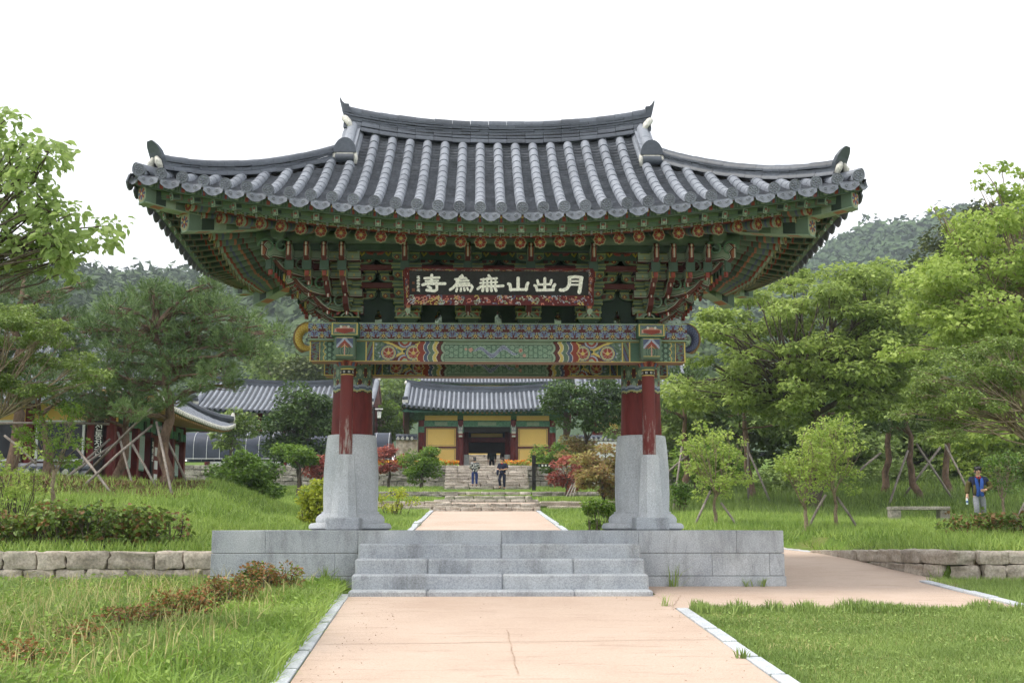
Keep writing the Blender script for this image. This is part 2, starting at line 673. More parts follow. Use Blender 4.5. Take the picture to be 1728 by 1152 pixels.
# joints in the paving: one across, one along
for (x0, y0, x1, y1) in ((-1.90, -8.36, 2.1, -8.05), (0.02, -10.2, 0.0, -7.3), (2.1, -5.2, 2.45, -3.7)):
    mb = MB()
    n = 30
    for k in range(n):
        a, b = k / n, (k + 1) / n
        w = 0.007 if x1 - x0 > 1 else 0.006 * (0.2 + abs(math.sin(k * 1.7)))
        pts = []
        for t in (a, b):
            x = x0 + (x1 - x0) * t + 0.006 * math.sin(t * 23)
            y = y0 + (y1 - y0) * t + 0.012 * math.sin(t * 17)
            z = gz(x, y) + 0.018
            dx, dy = (0, w) if abs(x1 - x0) > 1 else (w, 0)
            pts += [(x - dx, y - dy, z), (x + dx, y + dy, z)]
        mb.add(pts, [(0, 2, 3, 1)])
    mb.build('paving_joint', M_JOINT, PATH)

# ------------------------------------------------------------------ granite platform with steps
ZF = base_z(18.5)
plat = thing('stone_platform', 'grey granite block platform carrying the painted gate', 'platform', (0, 0, base_z(18.5)))
PX, PYF, PYB = 4.2, -2.4, 2.45
M_CORE = mottled('mortar', rgb(150, 147, 140), rgb(176, 172, 164), 3, 0.9, 30)
MB().box((0, (PYF + PYB) / 2, -0.52), (2 * PX - 0.06, PYB - PYF - 0.06, 0.98)).build('core', M_CORE, plat)


def blocks(xs, z0, z1, y, depth, parent, axis_x=True, sign=-1):
    for a, b in zip(xs[:-1], xs[1:]):
        g = 0.003
        mb = MB()
        if axis_x:
            mb.box(((a + b) / 2, y - sign * depth / 2, (z0 + z1) / 2), (b - a - g, depth, z1 - z0 - g))
        else:
            mb.box((y - sign * depth / 2, (a + b) / 2, (z0 + z1) / 2), (depth, b - a - g, z1 - z0 - g))
        mb.build('granite_block', M_GRANITE, parent, bevel=0.006)


top = [-PX, -3.42, -2.07, 0.03, 2.05, 3.5, PX]
blocks(top, -0.33, 0.0, PYF, 0.5, plat)
blocks([-PX - .004, -2.4, -0.6, 1.4, 3.13, 3.98, PX + .004], -0.66, -0.334, PYF - 0.003, 0.4, plat)
blocks([-PX - .02, -2.2, 0.1, 2.1, PX + .02], -1.0, -0.664, PYF - 0.02, 0.4, plat)
blocks([-PX, -3.0, -1.0, 1.0, 3.0, PX], -0.33, 0.0, PYB, 0.5, plat, True, 1)
blocks([-PX, -1.2, 1.4, PX], -0.9, -0.334, PYB, 0.4, plat, True, 1)
for s in (-1, 1):
    blocks([PYF + 0.504, -0.6, 1.1, PYB - 0.504], -0.33, 0.0, s * PX, 0.5, plat, False, s)
    blocks([PYF + 0.404, -1.0, 0.8, PYB - 0.404], -1.0, -0.334, s * (PX + .003), 0.4, plat, False, s)
# paving of the platform top
xs = np.linspace(-PX + 0.504, PX - 0.504, 8)
ys = np.linspace(PYF + 0.504, PYB - 0.504, 6)
for i in range(7):
    for j in range(5):
        MB().box(((xs[i] + xs[i + 1]) / 2, (ys[j] + ys[j + 1]) / 2, -0.06), (xs[i + 1] - xs[i] - .004, ys[j + 1] - ys[j] - .004, 0.112)).build('paving_slab', M_GRANITE, plat, bevel=0.004)

stair = thing('granite_steps', 'four dressed granite steps up to the gate platform', 'steps', (0, -3.0, base_z(17.3)))
SW = 2.06
for i, (zt, cuts) in enumerate([(-0.19, [-SW + .03, 0.02, SW - .03]), (-0.395, [-SW + .02, -1.02, 1.03, SW - .02]), (-0.60, [-SW + .01, 0.03, SW - .01]), (-0.80, [-SW, -1.0, 1.0, SW])]):
    yf = PYF - 0.35 * (i + 1)
    for a, b in zip(cuts[:-1], cuts[1:]):
        MB().box(((a + b) / 2, yf + 0.20, zt - 0.12), (b - a - .005, 0.42, 0.24)).build('step_stone', M_GRANITE, stair, bevel=0.022)
# ------------------------------------------------------------------ the painted gate
gate = thing('temple_gate', 'large painted gate with sweeping grey tiled roof and black signboard', 'gate', (0, 0, 0))
XC, YP = 2.43, 0.95


def cmix(a, b, t):
    return tuple(x * (1 - t) + y * t for x, y in zip(a, b))


for s in (-1, 1):
    cp = node_part('column', gate)
    MB().lathe([(0.62, 0.0), (0.68, 0.03), (0.68, 0.07), (0.65, 0.11), (0.56, 0.125), (0.57, 0.17), (0.55, 0.22), (0.50, 0.262), (0.475, 0.275), (0.475, 0.30), (0.455, 0.305)], 40, (s * XC, 0, 0)).build('base_stone', M_GRANITE_L, cp, 'auto')
    MB().lathe([(0.445, 0.305), (0.455, 0.6), (0.452, 0.95), (0.435, 1.25), (0.41, 1.5), (0.40, 1.555), (0.385, 1.56)], 40, (s * XC, 0, 0)).build('stone_shaft', M_GRANITE_L, cp, 'auto')
    MB().lathe([(0.343, 1.56), (0.335, 1.9), (0.326, 2.2), (0.322, 2.27)], 40, (s * XC, 0, 0)).build('red_shaft', M_RED, cp, 'auto')
    # painted band round the column head: wavy hem, then scrolls
    n, m = 120, 50
    z0, z1 = 2.20, 2.98
    A, Zz = np.meshgrid(np.linspace(0, 2 * PI, n + 1), np.linspace(z0, z1, m + 1))
    R = 0.327
    V = np.stack([s * XC + R * np.cos(A), R * np.sin(A), Zz], -1).reshape(-1, 3)
    F = grid_faces(n + 1, m + 1)
    ac = A.ravel()[F].mean(1)
    zc = Zz.ravel()[F].mean(1)
    hem = zc - 2.235 - 0.025 * np.abs(np.sin(ac * 5))
    C = np.tile(np.array(G1), (len(F), 1))
    sc1 = np.sin(ac * 10) * np.sin((zc - 2.3) * 16)
    C[sc1 > 0.35] = MR
    C[(sc1 > 0.25) & (sc1 <= 0.35)] = YE
    C[sc1 < -0.55] = G2
    C[hem < 0.14] = LB
    C[hem < 0.10] = BL
    C[hem < 0.07] = G2
    C[hem < 0.045] = YE
    C[hem < 0.03] = G0
    keep = hem > 0.012
    top = zc > 2.75
    C[top & (np.abs(np.sin(ac * 8)) > 0.7)] = BL
    put(bpy.data.objects.new('painted_band', raw_mesh('painted_band', V, F[keep], 4, M_PAINT, C[keep])), cp)
    MB().lathe([(0.322, 2.27), (0.32, 3.3)], 32, (s * XC, 0, 0)).build('column_head', M_RED, cp, 'auto')
    for t in (-1, 1):
        y = t * YP
        pp = node_part('post', gate)
        MB().box((s * XC, y, 0.10), (0.53, 0.56, 0.2)).build('plinth', M_GRANITE, pp, bevel=0.02)
        MB().lathe([(0.222, 0.2), (0.217, 0.24), (0.150, 1.17), (0.142, 1.19)], 8, (s * XC, y, 0)).build('stone_foot', M_GRANITE_L, pp)
        MB().lathe([(0.106, 1.19), (0.105, 1.8), (0.102, 2.46)], 20, (s * XC, y, 0)).build('shaft', M_WORN, pp, 'auto')
        mb = MB()
        mb.lathe([(0.103, 2.46), (0.103, 2.475)], 24, (s * XC, y, 0), YE)
        mb.lathe([(0.1035, 2.475), (0.1035, 2.545)], 24, (s * XC, y, 0), BK)
        mb.lathe([(0.104, 2.545), (0.104, 2.565)], 24, (s * XC, y, 0), YE)
        for k in range(8):
            a = 2 * PI * (k + .5) / 8
            mb.box((s * XC + 0.104 * math.cos(a), y + 0.104 * math.sin(a), 2.51), (0.004, 0.034, 0.034), Matrix.Rotation(a, 3, 'Z'), WH)
            mb.box((s * XC + 0.106 * math.cos(a), y + 0.106 * math.sin(a), 2.51), (0.003, 0.012, 0.05), Matrix.Rotation(a, 3, 'Z'), BL)
        mb.lathe([(0.105, 2.565), (0.14, 2.59), (0.135, 2.615), (0.11, 2.62)], 24, (s * XC, y, 0), G1)
        mb.build('painted_collar', M_PAINT, pp)
        # lotus capital of upright petals
        cap = MB()
        cap.lathe([(0.11, 2.60), (0.125, 2.68), (0.15, 2.76)], 16, (s * XC, y, 0), MR)
        for k in range(8):
            a = 2 * PI * k / 8
            Mx = Matrix.Translation((s * XC, y, 2.61)) @ Matrix.Rotation(a + PI / 2, 4, 'Z') @ Matrix.Translation((0, -0.125, 0)) @ Matrix.Rotation(math.radians(90 + 24), 4, 'X')
            for sc_, c_, off in ((1.0, OR_, 0), (0.72, RD, .008), (0.45, BL if k % 2 else MR, .014)):
                pet = [(-0.05 * sc_, 0.0), (0.05 * sc_, 0.0), (0.062 * sc_, 0.07 * sc_), (0.04 * sc_, 0.13 * sc_), (0, 0.17 * sc_), (-0.04 * sc_, 0.13 * sc_), (-0.062 * sc_, 0.07 * sc_)]
                cap.prism(pet, 0.014, Mx @ Matrix.Translation((0, 0, off)), c_)
        cap.build('lotus_capital', M_PAINT, pp)


# painted faces: colour patterns on fine grids
def hexlat(x, y, p):
    """distance-like value to a hexagonal line lattice of period p, and to its cell centres"""
    q = x / p
    r = y / p
    d = []
    for a in (0, PI / 3, 2 * PI / 3):
        t = q * math.cos(a) + r * math.sin(a)
        d.append(np.abs((t % 1.0) - 0.5))
    return np.minimum(np.minimum(d[0], d[1]), d[2]), d


def painted(name, u0, u1, v0, v1, res, func, place, parent):
    """grid in (u, v); place(u, v) -> xyz; func(u, v) -> colours"""
    nu, nv = max(2, int((u1 - u0) / res)), max(2, int((v1 - v0) / res))
    U, V = np.meshgrid(np.linspace(u0, u1, nu + 1), np.linspace(v0, v1, nv + 1))
    P = np.stack(place(U, V), -1).reshape(-1, 3)
    F = grid_faces(nu + 1, nv + 1)
    uc, vc = U.ravel()[F].mean(1), V.ravel()[F].mean(1)
    C = func(uc, vc)
    return put(bpy.data.objects.new(name, raw_mesh(name, P, F, 4, M_PAINT, C)), parent)


def beam_paint(uc, vc, z0, z1, dragon=True):
    u = np.abs(uc)
    v = (vc - z0) / (z1 - z0)
    C = np.tile(np.array(G1), (len(u), 1))
    # middle: lattice field
    hl, d = hexlat(uc, vc, 0.075)
    mid = u < 0.86
    C[mid] = rgb(122, 149, 127)
    C[mid & (hl < 0.1)] = rgb(86, 112, 94)
    C[mid & (hl >= 0.1) & (hl < 0.16)] = G2
    C[mid & ((v < 0.17) | (v > 0.83))] = G2
    C[mid & (((v > .05) & (v < 0.11)) | ((v > 0.89) & (v < 0.95)))] = G3
    C[mid & (((v > .155) & (v < 0.19)) | ((v > 0.81) & (v < 0.845)))] = G0
    if dragon:
        t = np.clip((uc + 0.40) / 0.72, 0, 1)
        yy = 0.50 + 0.21 * np.sin(t * 11.5) * (0.5 + 0.5 * np.sin(t * PI))
        th = 0.12 * np.sin(np.clip(t, .02, .98) * PI) ** 0.5
        inn = (np.abs(v - yy) < th) & (uc > -0.4) & (uc < 0.32)
        C[inn] = LB
        C[inn & (np.abs(v - yy) < th * 0.55)] = BL
        C[inn & (np.abs(v - yy) < th * 0.2)] = rgb(150, 150, 170)
        hd = np.hypot((uc - 0.36), (v - 0.55) * 0.3)
        C[hd < 0.03] = PK
        C[hd < 0.014] = RD
        for ux, s_ in ((-0.44, 0.035), (-0.52, 0.02), (0.42, 0.025)):
            k = np.hypot(uc - ux, (v - 0.42 - 0.2 * math.sin(ux * 9)) * 0.3)
            C[(k < s_) & (np.abs(np.sin(np.arctan2(v - .45, uc - ux) * 3)) > 0.55)] = PK
    # bands
    w = u - 0.045 * np.abs(np.sin(2 * PI * v + 0.4)) ** 0.8
    for lo, hi, c in ((0.84, 0.875, G2), (0.875, 0.885, BK), (0.885, 0.945, MR), (0.945, 0.955, WH), (0.955, 1.005, YE), (1.005, 1.015, WH), (1.015, 1.085, G1), (1.085, 1.095, WH),
                      (1.095, 1.15, BL), (1.15, 1.162, WH), (1.162, 1.25, RD), (1.25, 1.268, YE)):
        C[(w >= lo) & (w < hi)] = c
    # flowers and crossing stems
    fl = (w >= 1.268) & (u < 2.0)
    x = (u - 1.50)
    cr = np.abs(np.abs(v - 0.5) - 1.25 * np.abs(x) ** 0.85)
    above = (np.abs(v - 0.5) > 1.25 * np.abs(x) ** 0.85)
    C[fl & above] = MR
    rr = np.hypot(x, (np.abs(v - 0.5) - 0.5) * 0.33)
    C[fl & above & (rr < 0.11)] = LB
    C[fl & above & (rr < 0.085)] = RD
    C[fl & above & (rr < 0.05)] = G2
    C[fl & (cr < 0.07)] = YE
    C[fl & (np.hypot(x, (v - .5) * .33) < 0.05)] = YE
    C[fl & (np.hypot(x, (v - .5) * .33) < 0.03)] = G0
    for uc0, flip in ((1.76, 1), (1.36, 1)):
        r = np.hypot(u - uc0, (v - 0.42) * 0.33)
        an = np.arctan2((v - 0.30) * 0.33, u - uc0)
        C[fl & (r < 0.135)] = BL
        C[fl & (r < 0.115)] = YE
        C[fl & (r < 0.105)] = G2
        C[fl & (r < 0.085)] = np.array(PK)
        C[fl & (r < 0.085) & (np.abs(np.sin(an * 4.0)) > 0.45)] = RD
        C[fl & (r < 0.03)] = YE
    sw = np.sin(u * 46 + 3 * np.sin(v * 9)) * np.sin(v * 15 + 2.2 * np.sin(u * 30))
    plain = fl & (np.abs(C - np.array(G1)).sum(1) < 1e-6)
    C[plain & (sw > 0.45)] = G3
    C[plain & (sw < -0.6)] = LB
    # end strips
    st = (u >= 2.0) & (u < 2.125)
    k = np.sin((u - 2.0) * 50 + v * 6.5)
    C[st] = MR
    C[st & (k > 0.2)] = G1
    C[st & (k < -0.5)] = BL
    C[(u >= 1.995) & (u < 2.012)] = YE
    C[(u >= 2.11) & (u < 2.128)] = YE
    C[(u >= 2.128) & (u < 2.6)] = rgb(76, 104, 86)
    la = (u >= 2.6) & (u < 2.78)
    C[la] = rgb(122, 149, 127)
    C[la & (hl < 0.13)] = G3
    sc_ = u - 2.76 - 0.03 * np.abs(np.sin(3 * PI * v))
    C[(u > 2.6) & (sc_ > 0)] = YE
    C[(u > 2.6) & (sc_ > 0.015)] = G1
    C[(u > 2.6) & (sc_ > 0.06)] = G3
    e = (u > 2.86)
    k = np.sin(u * 60 + 6 * np.sin(v * 7)) * np.cos(v * 14)
    C[e] = MR
    C[e & (k > 0)] = G1
    C[e & (k < -0.6)] = BL
    C[(u > 2.85) & (u < 2.862)] = YE
    ed = (v < 0.035) | (v > 0.965)
    C[ed & (u > 1.26)] = YE
    C[u > 3.0] = YE
    return C


def plate_paint(uc, vc, z0):
    C = np.tile(np.array(rgb(92, 48, 48)), (len(uc), 1))
    p = 0.245
    row = ((vc - z0) > 0.135)
    xo = np.where(row, uc, uc + p / 2)
    cx = (np.round(xo / p)) * p
    dx = xo - cx
    dy = np.where(row, vc - z0 - 0.20, vc - z0 - 0.07)
    r = np.hypot(dx, dy)
    an = np.arctan2(dy, dx)
    lobe = np.abs(np.sin(1.5 * an + 0.8))
    C[(lobe > 0.55) & (r > 0.045)] = rgb(150, 164, 172)
    C[(lobe > 0.70) & (r > 0.045)] = rgb(104, 118, 150)
    C[(r > 0.108) & (r < 0.122)] = rgb(92, 48, 48)
    ray = (np.abs(np.sin(3 * an)) > 0.86) & (r < 0.075)
    C[ray] = G2
    C[r < 0.024] = YE
    C[r < 0.012] = RD
    C[((vc - z0) < 0.022) | ((vc - z0) > 0.262)] = G2
    C[((vc - z0) > 0.022) & ((vc - z0) < 0.032)] = G0
    return C


ZB0, ZB1, ZP0, ZP1 = 2.67, 3.0, 3.0, 3.285
for t in (-1, 1):
    y = t * YP
    bm_ = node_part('front_beam' if t < 0 else 'rear_beam', gate)
    MB().box((0, y, (ZB0 + ZB1) / 2), (6.04, 0.30, ZB1 - ZB0), None, rgb(70, 98, 80)).build('beam_core', M_PAINT, bm_)
    MB().box((0, y, ZB0 - 0.003), (6.0, 0.28, 0.012), None, rgb(150, 112, 92)).build('beam_soffit', M_PAINT, bm_)
    pl = node_part('plate_beam', gate)
    MB().box((0, y, (ZP0 + ZP1) / 2), (6.08, 0.44, ZP1 - ZP0), None, rgb(70, 98, 80)).build('plate_core', M_PAINT, pl)
    for f in (-1, 1):
        yy = y + f * 0.154
        if t < 0 or f < 0:
            painted('painted_panel', -3.02, 3.02, ZB0, ZB1, 0.0105 if t < 0 and f < 0 else 0.018, lambda a, b: beam_paint(a, b, ZB0, ZB1, True), lambda a, b, yy=yy: (a, np.full_like(a, yy), b), bm_)
            yq = y + f * 0.224
            painted('painted_panel', -3.04, 3.04, ZP0, ZP1, 0.0105 if t < 0 and f < 0 else 0.022, lambda a, b: plate_paint(a, b, ZP0), lambda a, b, yy=yq: (a, np.full_like(a, yy), b), pl)
for s in (-1, 1):
    sb = node_part('side_beam', gate)
    MB().box((s * XC, 0, (ZB0 + ZB1) / 2 + 0.02), (0.28, 2 * YP - 0.31, ZB1 - ZB0 - .05), None, G1).build('beam_core', M_PAINT, sb)
    MB().box((s * XC, 0, (ZP0 + ZP1) / 2), (0.42, 2 * YP - 0.446, ZP1 - ZP0 - .01), None, G3).build('plate_core', M_PAINT, sb)
    # beam ends over each post: lower boss and upper tie end, painted faces
    for t in (-1, 1):
        y = t * (YP + 0.30)
        bb = node_part('beam_end', gate)
        MB().box((s * XC, t * (YP + 0.155 + 0.15), 2.865), (0.33, 0.30, 0.36), None, G1).build('lower_boss', M_PAINT, bb, bevel=0.03)
        MB().box((s * XC, t * (YP + 0.23 + 0.13), 3.14), (0.44, 0.26, 0.22), None, rgb(80, 112, 92)).build('upper_boss', M_PAINT, bb, bevel=0.012)
        yl, yu = t * (YP + 0.4585), t * (YP + 0.4935)

        def boss(uc, vc, cx=s * XC):
            x, z = (uc - cx), (vc - 2.865)
            C = np.tile(np.array(G1), (len(x), 1))
            ar = np.where(z > -0.02, z - 0.11 + 1.1 * np.abs(x), -1.0)
            C[ar > 0] = LB
            C[ar > 0.05] = BL
            C[(ar < 0) & (ar > -0.075)] = RD
            C[(ar < -0.075) & (ar > -0.09)] = YE
            g_ = np.hypot(x, (z + .07) * .9)
            C[(g_ < 0.1) & (np.sin(g_ * 120 + np.abs(x) * 40) > 0.2)] = G3
            C[(g_ < 0.1) & (np.abs(x) < 0.012)] = PK
            e = np.maximum(np.abs(x) / 0.135, np.abs(z) / 0.15)
            C[e > 0.93] = YE
            return C
        painted('painted_face', s * XC - 0.13, s * XC + 0.13, 2.72, 3.01, 0.009, boss, lambda a, b, yy=yl: (a, np.full_like(a, yy), b), bb)

        def tiger(uc, vc, cx=s * XC):
            x, z = np.abs(uc - cx), vc - 3.14
            C = np.tile(np.array(G1), (len(x), 1))
            C[(np.abs(z - 0.02 + 0.3 * x) < 0.03) & (x < 0.16)] = PK
            C[(np.abs(z + 0.05 - 0.25 * x) < 0.025) & (x < 0.13)] = RD
            C[(np.abs(z + 0.005) < 0.014) & (x < 0.11)] = RD
            C[(np.hypot(x - 0.06, z - 0.035) < 0.02)] = WH
            C[(np.abs(z - 0.06 - 0.2 * np.sin(x * 40) * .1) < 0.012) & (x < 0.17)] = BL
            C[(np.maximum(x / 0.205, np.abs(z) / 0.095) > 0.93)] = YE
            return C
        painted('painted_face', s * XC - 0.205, s * XC + 0.205, 3.045, 3.235, 0.009, tiger, lambda a, b, yy=yu: (a, np.full_like(a, yy), b), bb)

# curled dragon tails on the outer faces of the beam ends
for s, cols in ((-1, (YE, rgb(190, 150, 60), BK)), (1, (rgb(92, 100, 128), rgb(66, 72, 96), BK))):
    tail = MB()
    cen = Vector((s * 3.10, -0.55, 3.12))
    path, rad = [], []
    for k in range(40):
        a = k / 39
        ang = PI * 0.4 + a * PI * 1.75
        r_ = 0.17 - 0.03 * a
        path.append(cen + Vector((s * (-math.cos(ang) * r_) + s * .02, 0, math.sin(ang) * r_ * 1.1)))
        rad.append(0.085 * (1 - 0.72 * a))
    tail.tube(path, rad, 12, cols[0])
    for i in range(len(tail.c)):
        ring, k = divmod(i, 12)
        if (ring + k) % 2 == 0:
            tail.c[i] = cols[1]
    tail.tube([cen + Vector((s * -.03, 0, -.24)), cen + Vector((s * .12, 0, -.27)), cen + Vector((s * .22, 0, -.22))], [0.05, 0.03, 0.008], 8, G2)
    tail.tube([p + Vector((s * (p.x - cen.x) * s * 0.38, 0.02, (p.z - cen.z) * 0.38)) for p in path[:30]], [0.03] * 30, 6, rgb(120, 96, 60))
    tail.build('dragon_tail', M_PAINT, gate, 'auto')

# ------------------------------------------------------------------ bracket sets
TIER = 0.235
STEP = 0.27


def block_mesh(w, h, name):
    mb = MB()
    mb.box((0, 0, h * 0.75), (w, w, h * 0.5), None, rgb(104, 124, 104))
    mb.box((0, 0, h * 0.25), (w, w, h * 0.5), None, G3, taper=0.68)
    t = w * 0.055
    for z, ww in ((h, w), (h * 0.5, w), (0.004, w * .70)):      # painted yellow-green edges
        for sx, sy, dx, dy in ((ww, t, 0, ww / 2), (ww, t, 0, -ww / 2), (t, ww, ww / 2, 0), (t, ww, -ww / 2, 0)):
            mb.box((dx, dy, z - 0.008), (sx + t * .9, sy + t * .4, 0.013), None, rgb(150, 158, 98))
    return mb.mesh(name, M_PAINT)


ME_BLOCK = block_mesh(0.185, 0.115, 'bearing_block')
ME_BASE = block_mesh(0.38, 0.2, 'base_block')


def base_paint():
    """fan of petals on the four faces of the base block"""
    mb = MB()
    for q in range(4):
        R4 = Matrix.Rotation(q * PI / 2, 4, 'Z')
        for sx in (-1, 1):
            mb.add([R4 @ Vector(p) for p in ((sx * 0.17, -0.193, 0.175), (sx * 0.09, -0.193, 0.175), (sx * 0.165, -0.193, 0.115))], [(0, 1, 2) if sx > 0 else (2, 1, 0)], RD)
            mb.add([R4 @ Vector(p) for p in ((sx * 0.155, -0.178, 0.085), (sx * 0.07, -0.176, 0.08), (sx * 0.12, -0.148, 0.03))], [(0, 1, 2) if sx > 0 else (2, 1, 0)], LB)
        for k, (r_, c_) in enumerate(((0.10, G2), (0.075, G3), (0.045, G2))):
            pts = [(0, 0)] + [(r_ * math.cos(PI * t / 8), r_ * 1.25 * math.sin(PI * t / 8)) for t in range(9)]
            mb.add([R4 @ Vector((x, -0.1945 - 0.001 * k + (0.0 if z > 0 else 0), 0.012 + 0.09 + z * .55)) for x, z in pts], [tuple(range(10))], c_)
    return mb.mesh('base_paint', M_PAINT)


ME_BPAINT = base_paint()


def arm_mesh(half, name, reds=True):
    """cross arm with rounded ends, red diamonds on its cheeks"""
    mb = MB()
    h = 0.13
    prof = [(-half, h), (-half, h * 0.45), (-half + 0.05, h * 0.12), (-half + 0.12, 0), (half - 0.12, 0), (half - 0.05, h * 0.12), (half, h * 0.45), (half, h)]
    Mx = Matrix.Rotation(PI / 2, 4, 'X')
    mb.prism(prof, 0.085, Mx, G3)
    inner = [(x * 0.93, 0.018 + (z * 0.78)) for x, z in prof]
    mb.prism(inner, 0.091, Mx, rgb(150, 158, 98))
    inner = [(x * 0.89, 0.026 + (z * 0.66)) for x, z in prof]
    mb.prism(inner, 0.095, Mx, G1)
    for sx in (-1, 1):
        c = sx * (half - 0.085)
        mb.prism([(c - 0.045, 0.06), (c, 0.025), (c + 0.045, 0.06), (c, 0.105)], 0.099, Mx, RD)
        mb.prism([(c - 0.018, 0.062), (c, 0.045), (c + 0.018, 0.062), (c, 0.085)], 0.103, Mx, YE)
        c2 = sx * (half - 0.2)
        if half > 0.3:
            mb.prism([(c2 - 0.03, 0.03), (c2 + 0.03, 0.03), (c2 + 0.045, 0.1), (c2 - 0.045, 0.1)], 0.098, Mx, MR)
    return mb.mesh(name, M_PAINT)


ME_ARM_S = arm_mesh(0.225, 'cross_arm')
ME_ARM_L = arm_mesh(0.455, 'cross_arm')


def tongue_mesh(ext, kind, name):
    """projecting bracket tongue; local -y points outward, z up; ext = reach of the tip"""
    mb = MB()
    Mx = Matrix(((0, 0, 1, 0), (-1, 0, 0, 0), (0, 1, 0, 0), (0, 0, 0, 1)))     # poly x -> -y, poly y -> z, extrude along x
    if kind == 'tusk':                       # upturned tusk
        prof = [(-0.25, 0.0), (ext - 0.12, 0.0), (ext + 0.06, 0.02), (ext + 0.22, 0.09), (ext + 0.34, 0.20), (ext + 0.20, 0.155), (ext + 0.05, 0.13), (ext - 0.1, 0.135), (-0.25, 0.135)]
    elif kind == 'beak':                     # drooping beak
        prof = [(-0.25, 0.0), (ext - 0.02, 0.0), (ext + 0.06, -0.07), (ext + 0.15, -0.10), (ext + 0.19, -0.03), (ext + 0.16, 0.10), (ext + 0.08, 0.14), (-0.25, 0.14)]
    else:                                    # cloud head
        prof = [(-0.25, 0.0), (ext, 0.0), (ext + 0.08, -0.05), (ext + 0.16, 0.0), (ext + 0.13, 0.1), (ext + 0.2, 0.16), (ext + 0.12, 0.24), (ext, 0.2), (-0.25, 0.2)]
    mb.prism(prof, 0.085, Mx, MR)
    n = len(prof)
    cx = sum(p[0] for p in prof) / n
    cz = sum(p[1] for p in prof) / n

    def shr(k, kz):
        out = []
        for i, (a, b) in enumerate(prof):
            p0, p1 = Vector(prof[i - 1]), Vector(prof[(i + 1) % n])
            t_ = (p1 - p0).normalized()
            nrm = Vector((-t_.y, t_.x))
            out.append((a + nrm.x * k, b + nrm.y * k))
        return out
    mb.prism(shr(0.013, 0), 0.091, Mx, WH)
    mb.prism(shr(0.022, 0), 0.096, Mx, G1)
    mb.prism(shr(0.04, 0), 0.100, Mx, G2)
    # painted hexagonal end plate below the tip
    if kind != 'cloud':
        Me = Matrix.Translation((0, -(ext + (0.035 if kind == 'tusk' else 0.2)), 0.075 if kind == 'tusk' else 0.02)) @ Matrix.Rotation(PI / 2, 4, 'X')
        for k_, c_, o_ in ((1.0, YE, 0), (0.78, G1, .006), (0.4, RD, .010)):
            hexa = [(-0.048 * k_, -0.05 * k_), (0.048 * k_, -0.05 * k_), (0.048 * k_, 0.045 * k_), (0, 0.08 * k_), (-0.048 * k_, 0.045 * k_)]
            mb.prism(hexa, 0.03, Me @ Matrix.Translation((0, 0, o_)), c_)
        mb.box((0, -(ext + 0.03), -0.02 if kind == 'tusk' else -0.11), (0.05, 0.03, 0.05), None, RD)
        mb.box((0, -(ext + 0.035), -0.02 if kind == 'tusk' else -0.11), (0.02, 0.03, 0.055), None, WH)
    else:
        mb.box((0, -(ext + 0.155), 0.11), (0.05, 0.06, 0.2), None, OR_)
        mb.box((0, -(ext + 0.165), 0.11), (0.02, 0.06, 0.205), None, WH)
        mb.box((0, -(ext + 0.05), -0.11), (0.14, 0.03, 0.17), None, G3)
        mb.box((0, -(ext + 0.02), -0.24), (0.06, 0.04, 0.08), None, RD)
    return mb.mesh(name, M_PAINT)


TONGUES = [tongue_mesh(STEP * (k + 1) - 0.05, 'tusk' if k < 2 else ('beak' if k == 2 else 'cloud'), 'tongue') for k in range(4)]
TONGUES_D = [tongue_mesh((STEP * (k + 1)) * 1.41, 'tusk' if k < 3 else 'cloud', 'tongue') for k in range(4)]


def bracket_set(x, y, rot, corner=0):
    st_ = node_part('bracket_set', gate)
    B = Matrix.Translation((x, y, ZP1)) @ Matrix.Rotation(rot, 4, 'Z')

    def pc(me, nm, M):
        put(bpy.data.objects.new(nm, me), st_, B @ M)
    pc(ME_BASE, 'base_block', Matrix.Identity(4))
    pc(ME_BPAINT, 'base_ornament', Matrix.Identity(4))
    for k in range(4):
        z = 0.17 + TIER * k
        pc(TONGUES[k], 'tongue', Matrix.Translation((0, 0, z)))
        for j in range(k + 1):
            if k == 3 and j < 2:
                continue
            me = ME_ARM_S if (k - j) % 2 == 0 else ME_ARM_L
            hl = 0.225 if (k - j) % 2 == 0 else 0.455
            pc(me, 'cross_arm', Matrix.Translation((0, -STEP * j, z)))
            if j >= k - 1:
                for bx in (-hl + 0.085, hl - 0.085):
                    pc(ME_BLOCK, 'bearing_block', Matrix.Translation((bx, -STEP * j, z + 0.13)))


